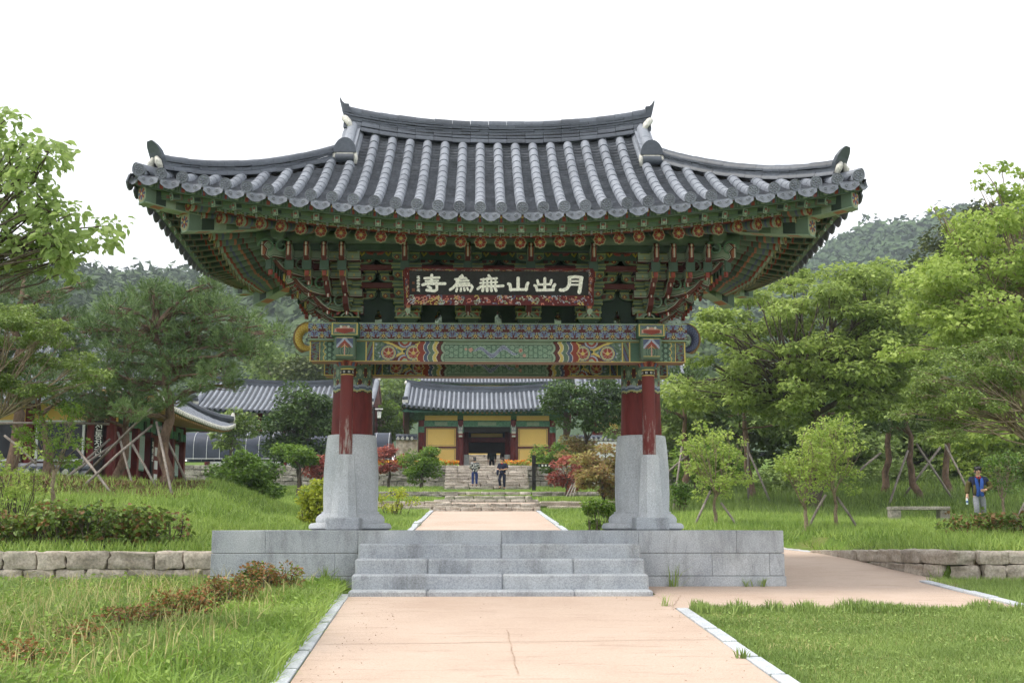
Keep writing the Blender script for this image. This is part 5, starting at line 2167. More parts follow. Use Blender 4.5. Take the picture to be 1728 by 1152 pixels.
for sx in (-1, 1):
    cx = sx * 2.84
    z0, z1 = zb + 0.25, zl - 0.06
    zm = z0 + (z1 - z0) * 0.50
    for a, b in ((z0, zm - 0.06), (zm + 0.06, z1)):
        MB().box((ig_x + cx, yI, (a + b) / 2), (1.86, 0.14, b - a)).build('wall_panel', M_YELLOW, inner)
        fr = MB()
        for (px_, pz_, wx, wz) in ((0, a + .06, 1.7, .02), (0, b - .06, 1.7, .02), (-.85, (a + b) / 2, .02, b - a - .12), (.85, (a + b) / 2, .02, b - a - .12)):
            fr.box((ig_x + cx + px_, yI - 0.073, pz_), (wx, 0.008, wz), None, rgb(96, 86, 84))
        fr.build('panel_line', M_PAINT, inner)
    for z in (zb + 0.12, zm, zl - 0.02):
        MB().box((ig_x + cx, yI - 0.01, z), (2.05, 0.2, 0.115)).build('rail', M_DRED, inner)
    for xx in (-0.98, 0.98):
        MB().box((ig_x + cx + xx, yI - 0.012, (zb + zl) / 2), (0.13, 0.19, zl - zb - 0.02)).build('stile', M_DRED, inner)
    MB().box((ig_x + sx * 4.0, yI + 1.9, (zb + zl) / 2), (0.14, 3.4, zl - zb)).build('side_wall', M_YELLOW, inner)
    MB().box((ig_x + sx * 1.72, yI + 1.9, (zb + zl) / 2), (0.10, 3.4, zl - zb)).build('inner_wall', M_DRED, inner)
    # guardian beast heads on the middle columns
    hd = MB()
    c = Vector((ig_x + sx * 1.63, yI - 0.42, zl - 0.30))
    hd.box(c + Vector((0, 0, .12)), (0.26, 0.4, 0.26), None, rgb(150, 150, 150))
    hd.box(c + Vector((0, -.1, -.08)), (0.24, 0.44, 0.12), None, WH)
    hd.box(c + Vector((0, -.08, -.2)), (0.2, 0.4, 0.1), None, RD)
    hd.box(c + Vector((0, -.1, -.3)), (0.22, 0.44, 0.09), None, WH)
    for q in (-1, 1):
        hd.tube([c + Vector((q * .07, -.2, .16)), c + Vector((q * .07, -.24, .16))], 0.05, 8, WH)
        hd.tube([c + Vector((q * .1, .1, .22)), c + Vector((q * .13, .1, .42))], [0.05, 0.01], 6, WH)
    hd.build('beast_head', M_PAINT, inner)
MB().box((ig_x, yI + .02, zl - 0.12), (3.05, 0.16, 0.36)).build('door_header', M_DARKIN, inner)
# inner door frame on stone feet
zA = lambda py: at(822, py, DI + 1.9).z
for sx in (-1, 1):
    MB().lathe([(0.30, 0), (0.22, zA(767) - zb)], 14, (ig_x + sx * 1.34, yI + 1.9, zb)).build('stone_foot', M_WHITEW, inner, 'auto')
    MB().lathe([(0.20, zA(767) - zb), (0.19, zl - zb + .3)], 14, (ig_x + sx * 1.34, yI + 1.9, zb)).build('inner_post', M_RED, inner, 'auto')
MB().box((ig_x, yI + 1.9, (zA(738) + zA(746)) / 2), (3.0, 0.24, zA(738) - zA(746))).build('inner_beam', M_RED, inner)
MB().box((ig_x, yI + 1.95, (zA(737) + zA(731)) / 2), (2.0, 0.06, zA(731) - zA(737))).build('name_panel', M_YELLOW, inner)
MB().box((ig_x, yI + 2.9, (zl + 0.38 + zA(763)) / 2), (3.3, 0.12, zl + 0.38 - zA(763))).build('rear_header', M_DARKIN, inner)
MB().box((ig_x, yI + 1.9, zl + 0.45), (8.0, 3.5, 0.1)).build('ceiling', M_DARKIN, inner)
s4 = flight('grey stone steps seen through the inner gate opening', ig_x, 2.0, 84.5, zb - 0.1, 9, 0.19, 0.36, (0.7, 1.6))

# upper hall whose roof shows above the inner gate's ridge
uh_z = at(816, 650, 118).z
upper = thing('upper_hall', 'tiled hall roof just showing above the ridge of the inner gate', 'hall', (0.0, 118 - D0, 7))
gable_hall_roof(upper, 0.35, 116 - D0, 127 - D0, 6.8, uh_z, uh_z + 3.6, 0.33, 0.2, 0.5)
MB().box((0.35, 121.5 - D0, (uh_z + 5) / 2), (11.5, 7, uh_z - 5)).build('wall', M_YELLOW, upper)


# long hall on the left
lh = thing('long_hall', 'long hall with grey tiled roof behind the dark round tree', 'hall', (-12.6, 80 - D0, 4))
zE2 = at(450, 694, 77.2).z
zR2 = at(450, 652, 82).z
gable_hall_roof(lh, -12.45, 77 - D0, 87 - D0, 5.6, zE2, zR2, 0.34, 0.25, 0.35)
MB().box((-12.45, 82 - D0, (zE2 + 3.6) / 2), (9.6, 6.6, zE2 - 3.6 + 0.5)).build('wall', M_WHITEW, lh)
for k in range(7):
    MB().lathe([(0.17, 0), (0.16, zE2 - 3.6)], 12, (-12.45 - 4.8 + 1.6 * k, 78.6 - D0, 3.6)).build('column', M_RED, lh, 'auto')
MB().box((-12.45, 78.62 - D0, zE2 - 0.3), (9.8, 0.16, 0.3)).build('lintel', M_GREENP, lh)
# side skirt roof at its left end
sk = MB()
for k in range(10):
    y = 77.3 - D0 + k * 1.0
    sk.tube([(-18.0, y, zE2 + 1.1), (-19.0, y, zE2 + 0.6), (-20.1, y, zE2 + 0.25)], 0.1, 6)
sk.add([(-17.9, 77 - D0, zE2 + 1.05), (-17.9, 87 - D0, zE2 + 1.05), (-20.1, 87 - D0, zE2 + .2), (-20.1, 77 - D0, zE2 + .2)], [(0, 1, 2, 3)])
sk.tube([(-17.9, 78.4 - D0, zE2 + 1.5), (-19, 77.6 - D0, zE2 + 0.85), (-20.1, 76.9 - D0, zE2 + 0.6)], 0.18, 8)
sk.build('skirt_roof', M_TILE, lh)

# dark shade tunnel in front of it
tn = thing('shade_tunnel', 'dark fabric shade tunnel with white hoops beside the stone terrace', 'shade tunnel', (-11, 73.5 - D0, 3.6))
M_FABRIC = mottled('dark_shade_fabric', rgb(40, 46, 58), rgb(58, 65, 80), 1.2, 0.55, 30)
M_PIPE = mottled('galvanised_pipe', rgb(186, 188, 190), rgb(210, 211, 212), 3, 0.4)
zt0 = at(450, 776, 73).z
arch = [(-1.1, 0), (-1.1, 0.75)] + [(-1.1 * math.cos(PI * k / 10), 0.75 + 0.9 * math.sin(PI * k / 10)) for k in range(1, 10)] + [(1.1, 0.75), (1.1, 0)]
cov = MB()
cov.sweep([[Vector((x, 73.6 - D0 + a, zt0 + b)) for a, b in arch] for x in np.linspace(-17.6, -5.45, 14)], closed=False, cap=False)
cov.add([Vector((-5.45, 73.6 - D0 + a, zt0 + b)) for a, b in arch], [tuple(range(len(arch)))])
cov.build('cover', M_FABRIC, tn, 'auto')
for k in range(17):
    x = -17.5 + k * 0.75
    MB().tube([(x, 73.6 - D0 + a * 1.01, zt0 + b * 1.008) for a, b in arch], 0.016, 5).build('hoop', M_PIPE, tn)
for q in (0.05,):
    MB().tube([(-17.6, 72.48 - D0, zt0 + q), (-5.45, 72.48 - D0, zt0 + q)], 0.018, 5).build('rail', M_PIPE, tn)


def capped_wall(label, x0, x1, y, z0, z1, mat, name='tile_capped_wall', row=0.28):
    o = thing(name, label, 'garden wall', ((x0 + x1) / 2, y, z0))
    MB().box(((x0 + x1) / 2, y, (z0 + z1) / 2), (x1 - x0, 0.4, z1 - z0)).build('wall', mat, o)
    for k in range(int((x1 - x0) / row)):
        x = x0 + row * (k + 0.5)
        MB().tube([(x, y - 0.42, z1 + 0.06), (x, y - 0.02, z1 + 0.24)], 0.085, 8).build('tile_row', M_TILE_D, o, 'auto')
        MB().tube([(x, y - 0.45, z1 + 0.055), (x, y - 0.41, z1 + 0.065)], 0.09, 10).build('white_tile_end', M_PLASTER, o)
    MB().add([(x0, y - 0.4, z1), (x1, y - 0.4, z1), (x1, y, z1 + 0.2), (x0, y, z1 + 0.2), (x1, y + .4, z1), (x0, y + .4, z1)], [(0, 1, 2, 3), (3, 2, 4, 5)]).build('pan_tiles', M_PAN, o)
    MB().sweep([[Vector((x, y + a, z1 + b)) for a, b in ((-.16, .17), (.16, .17), (.16, .26), (.09, .36), (-.09, .36), (-.16, .26))] for x in np.linspace(x0, x1, 8)]).build('ridge', M_TILE_D, o)
    return o


M_RUBBLE = mottled('mortared_rubble', rgb(150, 130, 108), rgb(206, 194, 178), 2.4, 0.9, 5, 0.4, 0.2, fine_amt=.3)
zz = at(675, 768, 76).z
cw = capped_wall('tile-capped rubble wall end beside the dark shade tunnel', -5.3, -4.0, 76 - D0, zz - .4, at(675, 742, 76).z, M_RUBBLE)
zz = at(1000, 765, 74).z
cw2 = capped_wall('tile-capped rubble wall below the red-posted hall', 5.2, 9.2, 74.5 - D0, zz - .6, at(1000, 744, 74.5).z, M_RUBBLE)
# glimpse of a hall on the right
rh = thing('side_hall', 'red-posted side hall half hidden by the leafy tree', 'hall', (9.5, 90 - D0, 5))
zw0, zw1 = at(1020, 738, 88).z, at(1020, 700, 88).z
for k in range(6):
    MB().box((7.9 + k * 0.95, 88 - D0, (zw0 + zw1) / 2), (0.24, 0.24, zw1 - zw0)).build('post', M_RED, rh)
for k in range(5):
    MB().box((8.38 + k * 0.95, 88.1 - D0, (zw0 + zw1) / 2 + .3), (0.6, 0.08, 0.9)).build('wall_panel', M_YELLOW if k != 2 else M_GLASS, rh)
MB().box((10.3, 88.3 - D0, (zw0 + zw1) / 2), (5.0, 0.2, zw1 - zw0)).build('wall', M_DRED, rh)
gable_hall_roof(rh, 10.6, 85.6 - D0, 93 - D0, 4.0, zw1 + .5, zw1 + 3.3, 0.33, 0.35, 0.3, barge=False)

# ------------------------------------------------------------------ tea hall on the far left
th = thing('tea_hall', 'red-posted hall with white-framed windows behind the propped pines', 'hall', (-18, 47 - D0, 1.6))
zf_, ze_ = 1.55, 4.15
X1 = -12.55
yF, yBk = 42 - D0, 52 - D0
MB().box((-18.6, (yF + yBk) / 2, (zf_ + ze_) / 2), (11.8, yBk - yF - .3, ze_ - zf_)).build('core_wall', M_DRED, th)
MB().box((-18.4, yF - .02, 3.95), (12.0, 0.2, 0.75)).build('ochre_band', M_YELLOW, th)
for k, (xa, xb) in enumerate(((-16.55, -15.55), (-14.98, -13.45), (-19.3, -17.3))):
    MB().box(((xa + xb) / 2, yF - 0.04, 2.92), (xb - xa, 0.28, 1.3)).build('window_glass', M_GLASS, th)
    w = node_part('window', th)
    for (cx, cz, wx, wz) in (((xa + xb) / 2, 3.56, xb - xa + .1, .08), ((xa + xb) / 2, 2.28, xb - xa + .1, .08), (xa, 2.92, .08, 1.3), (xb, 2.92, .08, 1.3)):
        MB().box((cx, yF - 0.16, cz), (wx, 0.1, wz)).build('window_frame', M_FRAME, w)
for x in (-19.6, -17.0, -15.25, -13.2, X1):
    MB().box((x, yF - 0.1, (zf_ + ze_) / 2), (0.26, 0.26, ze_ - zf_)).build('post', M_RED, th)
for k in range(6):
    y = yF + 0.9 + k * 1.75
    MB().box((X1 + 0.05, y, (zf_ + ze_) / 2), (0.24, 0.26, ze_ - zf_)).build('post', M_RED, th)
    MB().box((X1 + 0.055, y, ze_ - 0.45), (0.245, 0.27, 0.3)).build('painted_band', M_GREENP, th)
    if k < 5:
        yc = y + 0.87
        if k != 2:
            MB().box((X1 - 0.05, yc, 2.75), (0.2, 0.75, 1.3)).build('lattice_window', M_GREENP, th)
            for q in range(5):
                MB().box((X1 + 0.055, yc - .3 + q * .15, 2.75), (0.02, 0.02, 1.2)).build('lattice_bar', M_FRAME, th)
        else:
            MB().box((X1 - 0.03, yc, 2.5), (0.2, 1.2, 2.0)).build('red_door', M_RED, th)
            for q in range(3):
                MB().box((X1 + 0.08, yc + 0.2, 1.9 + q * .5), (0.02, 0.42, 0.32)).build('notice', M_FRAME, th)
        MB().box((X1 + 0.02, yc, ze_ - 0.35), (0.2, 1.5, 0.5)).build('bracket_panel', M_GREENP, th)
        MB().box((X1 + 0.1, yc, ze_ - 0.45), (0.14, 0.28, 0.34), None, G0).build('bracket', M_PAINT, th)
# hipped roof with upswept corners
rfh = node_part('roof', th)
ex0, ex1, ey0, ey1 = -25.5, -10.75, yF - 1.7, yBk + 1.7
zt_e, zt_r = 4.0, 7.3
inn = 4.6


def hip_pt(u, v):
    """u,v in [0,1] over the plan"""
    x = ex0 + (ex1 - ex0) * u
    y = ey0 + (ey1 - ey0) * v
    d = min(x - ex0, ex1 - x, y - ey0, ey1 - y) / inn
    d = min(d, 1.0)
    cu, cv_ = abs(2 * u - 1), abs(2 * v - 1)
    return Vector((x, y, zt_e + (zt_r - zt_e) * (0.7 * d + 0.3 * d * d) + 0.42 * (cu * cv_) ** 4 * (1 - d)))


V, F = [], []
nu_, nv_ = 50, 46
for j in range(nv_ + 1):
    for i in range(nu_ + 1):
        V.append(tuple(hip_pt(i / nu_, j / nv_)))
put(bpy.data.objects.new('pan_tiles', raw_mesh('pan_tiles', np.array(V), grid_faces(nu_ + 1, nv_ + 1), 4, M_PAN, smooth=True)), rfh)
for k in range(45):                                     # rows running down to the right eave
    y = ey0 + 0.2 + k * (ey1 - ey0 - 0.4) / 44
    dm = min(inn, y - ey0, ey1 - y)
    pts = [hip_pt((ex1 - dm * q / 6 - ex0) / (ex1 - ex0), (y - ey0) / (ey1 - ey0)) + Vector((0, 0, .04)) for q in range(7)]
    MB().tube(pts, 0.075, 6).build('tile_row', M_TILE, rfh, 'auto')
    MB().tube([pts[0] + Vector((0.0, 0, -.01)), pts[0] + Vector((0.05, 0, -.015))], 0.088, 8).build('white_tile_end', M_PLASTER, rfh)
for k in range(44):                                     # rows running down to the front eave
    x = ex0 + 0.2 + k * (ex1 - ex0 - 0.4) / 43
    dm = min(inn, x - ex0, ex1 - x)
    pts = [hip_pt((x - ex0) / (ex1 - ex0), (dm * q / 6) / (ey1 - ey0)) + Vector((0, 0, .04)) for q in range(7)]
    MB().tube(pts, 0.075, 6).build('tile_row', M_TILE, rfh, 'auto')
for v in (0, 1):
    pts = []
    for q in range(11):
        d = inn * (1 - q / 10) + 0.12
        pts.append(hip_pt((ex1 - d - ex0) / (ex1 - ex0), (d if v == 0 else (ey1 - ey0) - d) / (ey1 - ey0)) + Vector((0, 0, 0.12 + 0.12 * (q / 10) ** 3)))
    MB().tube(pts, 0.17, 8).build('hip_ridge', M_TILE_D, rfh, 'auto')
    MB().tube([pts[-1] + Vector((-.05, 0, -.15)), pts[-1] + Vector((.02, 0, .05)), pts[-1] + Vector((0.05, 0, 0.28))], [0.14, 0.13, 0.05], 8).build('plaster', M_PLASTER, rfh, True)
for k in range(44):                                     # rafters under the right eave
    y = ey0 + 0.3 + k * (ey1 - ey0 - 0.6) / 43
    a = hip_pt((ex1 - 0.08 - ex0) / (ex1 - ex0), (y - ey0) / (ey1 - ey0)) - Vector((0, 0, 0.13))
    MB().tube([a, a + Vector((-1.9, 0, 0.25))], 0.055, 6, rgb(176, 138, 92)).build('rafter', M_PAINT, rfh)
so = MB()
so.add([(ex1 - .05, ey0, zt_e + .02), (ex1 - .05, ey1, zt_e + .02), (ex1 - 2.2, ey1, zt_e + .28), (ex1 - 2.2, ey0, zt_e + .28)], [(0, 1, 2, 3)])
so.add([(ex0, ey0 + .05, zt_e + .02), (ex1, ey0 + .05, zt_e + .02), (ex1, ey0 + 2.0, zt_e + .28), (ex0, ey0 + 2.0, zt_e + .28)], [(0, 1, 2, 3)])
so.build('soffit', M_GREENP, rfh)


def text_mesh(name, body, size, M, mat, parent):
    cu = bpy.data.curves.new(name, 'FONT')
    cu.body = body
    cu.size = size
    cu.align_x = 'CENTER'
    cu.extrude = 0.004
    cu.space_line = 0.95
    tmp = bpy.data.objects.new(name, cu)
    COL.objects.link(tmp)
    dg = bpy.context.evaluated_depsgraph_get()
    me = bpy.data.meshes.new_from_object(tmp.evaluated_get(dg))
    bpy.data.objects.remove(tmp)
    me.materials.clear()
    me.materials.append(mat)
    return put(bpy.data.objects.new(name, me), parent, M)


vb = thing('vertical_sign', 'dark vertical signboard with white lettering on the tea hall post', 'signboard', (-12.9, yF - .3, 2.0))
MB().box((-12.92, yF - 0.27, 2.75), (0.30, 0.05, 1.75)).build('board', M_DARKIN, vb)
text_mesh('lettering', '전\n통\n찻\n집', 0.30, Matrix.Translation((-12.92, yF - 0.302, 3.27)) @ Matrix.Rotation(PI / 2, 4, 'X'), M_IVORY, vb)
vb2 = thing('vertical_sign', 'narrow dark signboard hung on the side of the tea hall', 'signboard', (-12.3, yF + 5, 2.0))
MB().box((X1 + 0.21, yF + 4.35, 2.6), (0.05, 0.26, 1.5)).build('board', M_DARKIN, vb2)
text_mesh('lettering', '차\n와\n선', 0.26, Matrix.Translation((X1 + 0.238, yF + 4.35, 3.0)) @ Matrix.Rotation(PI / 2, 4, 'Z') @ Matrix.Rotation(PI / 2, 4, 'X'), M_IVORY, vb2)
capped_wall('low tile-capped wall with white tile ends before the tea hall', -17.6, -12.6, 40 - D0, 1.3, 1.72, M_WHITEW, row=0.3)
# ------------------------------------------------------------------ hills with their woods
M_HILL = mottled('hill_soil', rgb(52, 70, 46), rgb(66, 84, 56), 0.02, 0.95)


def unit(v):
    return v / np.maximum(np.linalg.norm(v, axis=1, keepdims=True), 1e-9)


def crest_hill(name, crest, Dc, D_near, z_near, label, seed, ncrown, size, mat_leaf, n_near=330):
    """hill whose skyline passes the photo's skyline; crest: photo pixels at depth Dc"""
    pts = [at(px, py, Dc) for px, py in crest]
    xs_, zs_ = [p.x for p in pts], [p.z for p in pts]
    nx, ny = 90, 40
    X = np.linspace(xs_[0], xs_[-1], nx)
    zc = np.interp(X, xs_, zs_)
    f = np.linspace(0, 1.5, ny)
    XX, FF = np.meshgrid(X, f)
    ZC = np.tile(zc, (ny, 1))
    sc_x = (D_near + (Dc - D_near) * FF) / Dc
    Yw = D_near + (Dc - D_near) * FF - D0
    prof = np.where(FF <= 1, FF ** 0.9, np.maximum(1 - (FF - 1) * 1.2, 0.2))
    Z = z_near + (ZC - z_near) * prof
    rs = np.random.default_rng(seed)
    for k in range(14):
        a, b, ph = rs.uniform(0.005, 0.03), rs.uniform(0.005, 0.03), rs.uniform(0, 6)
        Z += rs.uniform(0.6, 2.6) * np.sin(a * XX * 2 + b * Yw + ph) * np.clip(1 - np.abs(FF - 0.55) * 1.8, 0, 1)
    V = np.stack([XX, Yw, Z], -1).reshape(-1, 3)
    h = put(bpy.data.objects.new(name, raw_mesh(name, V, grid_faces(nx, ny), 4, M_HILL, smooth=True)))
    tag(h, label + ' slope', kind='structure')
    # crowns of the wood: leafy clumps over dark cores, thousands of small facets
    bm = bmesh.new()
    bmesh.ops.create_icosphere(bm, subdivisions=1, radius=1.0)
    bv = np.array([v.co[:] for v in bm.verts])
    bf = np.array([[v.index for v in fa.verts] for fa in bm.faces])
    bm.free()
    allV, allF, off = [], [], 0
    for f0, f1, cnt, nl, ws in ((0.30, 1.05, ncrown, 68, 1.15), (0.02, 0.34, n_near, 240, 0.6)):
        fi = f0 + (f1 - f0) * rs.uniform(0, 1, cnt) ** 0.85
        xi = rs.uniform(xs_[0], xs_[-1], cnt)
        ii = np.clip((fi / 1.5 * (ny - 1)).astype(int), 0, ny - 2)
        jj = np.clip(((xi - X[0]) / (X[-1] - X[0]) * (nx - 1)).astype(int), 0, nx - 2)
        ri = size * rs.uniform(0.4, 1.5, cnt) * (0.75 + 0.35 * fi)
        ci = np.stack([xi, D_near + (Dc - D_near) * fi - D0, Z[ii, jj] + ri * 0.3], 1)
        sq = rs.uniform(0.8, 1.35, cnt)
        core = ci[:, None, :] + bv[None] * (ri[:, None, None] * 0.78) * (1 + rs.uniform(-.15, .15, (cnt, len(bv), 1)))
        core[:, :, 2] = ci[:, None, 2] + (core[:, :, 2] - ci[:, None, 2]) * sq[:, None]
        fc = (bf[None] + (np.arange(cnt) * len(bv))[:, None, None]).reshape(-1, 3)
        d = rs.normal(size=(cnt * nl, 3))
        d[:, 2] = np.abs(d[:, 2]) * 1.1 - 0.25
        d = unit(d)
        R = np.repeat(ri, nl)[:, None]
        lob = 1 + 0.25 * np.sin(d[:, :1] * 6 + np.repeat(xi, nl)[:, None]) * np.sin(d[:, 2:] * 7 + np.repeat(fi, nl)[:, None] * 90)
        cp = np.repeat(ci, nl, 0) + d * R * lob * np.stack([np.ones(len(d)), np.ones(len(d)), np.repeat(sq, nl)], 1) * rs.uniform(0.8, 1.05, (len(d), 1))
        nr = unit(d + rs.normal(size=d.shape) * 0.5 + np.array([0, 0, 0.4]))
        t1 = unit(np.cross(nr, rs.normal(size=d.shape)))
        t2 = np.cross(nr, t1)
        w = R * rs.uniform(0.13, 0.26, (len(d), 1)) * ws
        V = np.stack([cp - t1 * w, cp + t2 * w * 1.3, cp + t1 * w], 1).reshape(-1, 3)
        cv3 = core.reshape(-1, 3)
        allV += [cv3, V]
        allF += [fc + off, np.arange(len(V)).reshape(-1, 3) + off + len(cv3)]
        off += len(cv3) + len(V)
    VV, FF_ = np.concatenate(allV), np.concatenate(allF)
    wd = put(bpy.data.objects.new('forest', raw_mesh('forest', VV, FF_, 3, mat_leaf)))
    tag(wd, label + ' covered by a dense far-off wood', 'woods', kind='stuff')


def unit(v):
    return v / np.maximum(np.linalg.norm(v, axis=1, keepdims=True), 1e-9)


M_WOOD1 = leaf_mat('far_wood_leaves', rgb(44, 64, 38), rgb(86, 106, 62), 0.1, 0.8, 0.05)
M_WOOD2 = leaf_mat('far_wood_leaves_b', rgb(46, 68, 40), rgb(86, 110, 66), 0.1, 0.8, 0.05)
crest_hill('hill', [(x, y + 36) for x, y in ((-420, 500), (-200, 462), (0, 452), (120, 448), (200, 447), (270, 452), (330, 462), (400, 476), (480, 492), (560, 500), (680, 505), (900, 505), (1150, 530))], 420, 130, 8, 'wooded hill behind the pines on the left', 3, 2700, 4.0, M_WOOD1)
crest_hill('hill', [(x, y + 14) for x, y in ((1000, 520), (1150, 500), (1250, 475), (1330, 448), (1390, 420), (1440, 394), (1480, 381), (1520, 374), (1600, 364), (1680, 350), (1800, 340), (2000, 350), (2150, 370))], 560, 150, 9, 'wooded hill above the zelkova on the right', 5, 2700, 4.8, M_WOOD2)

# ------------------------------------------------------------------ plants
M_BARK = mottled('grey_brown_bark', rgb(72, 64, 56), rgb(112, 102, 90), 5, 0.95, 30, 0.5, 0.1, stretch=(1, 1, .3))
M_PBARK = mottled('pine_bark', rgb(84, 70, 60), rgb(132, 110, 94), 5, 0.95, 24, 0.6, 0.1, stretch=(1, 1, .4))
M_PALEB = mottled('pale_smooth_bark', rgb(120, 104, 86), rgb(162, 146, 124), 4, 0.85, 20, 0.2, 0.2)
M_POLE = mottled('weathered_pole', rgb(116, 108, 100), rgb(150, 142, 134), 3, 0.9, 20, 0.3, 0.1, stretch=(1, 1, .2))

LM = {
    'zelkova': leaf_mat('zelkova_leaves', rgb(104, 128, 58), rgb(182, 199, 112), 0.42, 0.5, 0.5),
    'ginkgo': leaf_mat('ginkgo_leaves', rgb(122, 148, 62), rgb(188, 206, 112), 0.42, 0.5, 0.7),
    'myrtle': leaf_mat('myrtle_leaves', rgb(84, 108, 48), rgb(156, 176, 96), 0.3, 0.45, 0.8),
    'near': leaf_mat('broad_leaves', rgb(118, 144, 74), rgb(178, 198, 124), 0.5, 0.42, 1.2),
    'maple_g': leaf_mat('green_maple_leaves', rgb(70, 104, 38), rgb(146, 174, 72), 0.35, 0.55, 0.8),
    'maple_d': leaf_mat('dark_green_leaves', rgb(42, 66, 32), rgb(104, 130, 70), 0.2, 0.55, 0.5),
    'maple_r': leaf_mat('red_maple_leaves', rgb(140, 66, 64), rgb(196, 122, 104), 0.3, 0.55, 0.7),
    'maple_o': leaf_mat('orange_green_maple_leaves', rgb(160, 112, 84), rgb(172, 178, 104), 0.35, 0.55, 0.55),
    'shrub': leaf_mat('shrub_leaves', rgb(56, 88, 34), rgb(128, 158, 70), 0.25, 0.4, 0.9),
    'yellowg': leaf_mat('yellow_green_leaves', rgb(136, 152, 42), rgb(204, 206, 82), 0.35, 0.5, 0.9),
    'hydra': leaf_mat('hydrangea_leaves', rgb(66, 94, 36), rgb(138, 158, 76), 0.3, 0.45, 1.2),
    'hydra_r': leaf_mat('reddish_leaves', rgb(104, 84, 50), rgb(158, 120, 80), 0.25, 0.5, 1.2),
    'azalea': leaf_mat('azalea_leaves', rgb(112, 88, 50), rgb(170, 122, 76), 0.2, 0.5, 1.5),
    'lime': leaf_mat('lime_leaves', rgb(124, 154, 64), rgb(194, 208, 112), 0.4, 0.5, 1.0),
    'back': leaf_mat('backdrop_leaves', rgb(86, 110, 56), rgb(150, 169, 98), 0.35, 0.6, 0.4),  # mid green shared by the backdrop trees and low bushes
    'conif': leaf_mat('olive_conifer_leaves', rgb(58, 70, 38), rgb(112, 122, 68), 0.15, 0.6, 0.4),
    'pine': leaf_mat('pine_needles', rgb(62, 88, 48), rgb(132, 156, 96), 0.15, 0.5, 0.8),
    'pine_b': leaf_mat('pine_needles_b', rgb(54, 78, 42), rgb(112, 136, 80), 0.15, 0.5, 0.8),
}


def leaf_mesh(name, P, size, parent, mat, up=0.6, droop=0.25, wide=0.55, rs=None, outward=None, shape=4, fold=0.12):
    """leaf blades at points P: folded rhombs (shape 4) or pointed ovals (shape 6)"""
    rs = rs or RNG
    n = len(P)
    ax = rs.normal(size=(n, 3))
    if outward is not None:
        ax += outward * 1.2
    ax[:, 2] = ax[:, 2] * 0.5 - droop * 1.5
    ax = unit(ax)
    nr = rs.normal(size=(n, 3)) * (1 - up)
    nr[:, 2] += up * 1.5
    nr = unit(nr - ax * (nr * ax).sum(1, keepdims=True))
    sd = np.cross(ax, nr)
    s = (size * rs.uniform(0.45, 1.45, n))[:, None]
    if shape == 4:
        V = np.stack([P, P + ax * s * 0.45 + sd * s * wide * 0.5 + nr * s * fold, P + ax * s, P + ax * s * 0.45 - sd * s * wide * 0.5 + nr * s * fold], 1).reshape(-1, 3)
        i = np.arange(n) * 4
        F = np.stack([np.stack([i, i + 1, i + 2], 1), np.stack([i, i + 2, i + 3], 1)], 1).reshape(-1, 3)
    else:
        w = wide * 0.5
        V = np.stack([P, P + ax * s * 0.25 + sd * s * w * .85 + nr * s * fold, P + ax * s * 0.6 + sd * s * w * .9 + nr * s * fold, P + ax * s - nr * s * 0.12, P + ax * s * 0.6 - sd * s * w * .9 + nr * s * fold, P + ax * s * 0.25 - sd * s * w * .85 + nr * s * fold, P + ax * s * .45], 1).reshape(-1, 3)
        i = np.arange(n) * 7
        tri = [(0, 1, 6), (1, 2, 6), (2, 3, 6), (3, 4, 6), (4, 5, 6), (5, 0, 6)]
        F = np.stack([np.stack([i + a, i + b, i + c], 1) for a, b, c in tri], 1).reshape(-1, 3)
    me = raw_mesh(name, V, F, 3, mat)
    return put(bpy.data.objects.new(name, me), parent)


def limb_path(a, b, bend=0.12, n=6, sag=0.0):
    a, b = Vector(a), Vector(b)
    d = b - a
    o = Vector((random.uniform(-1, 1), random.uniform(-1, 1), random.uniform(-.3, .8))) * d.length * bend
    pts = []
    for k in range(n + 1):
        t = k / n
        p = a.lerp(b, t) + o * math.sin(PI * t) + Vector((0, 0, -sag * math.sin(PI * t)))
        if 0 < k < n:
            p += Vector((random.uniform(-1, 1), random.uniform(-1, 1), random.uniform(-1, 1))) * d.length * 0.025
        pts.append(p)
    return pts


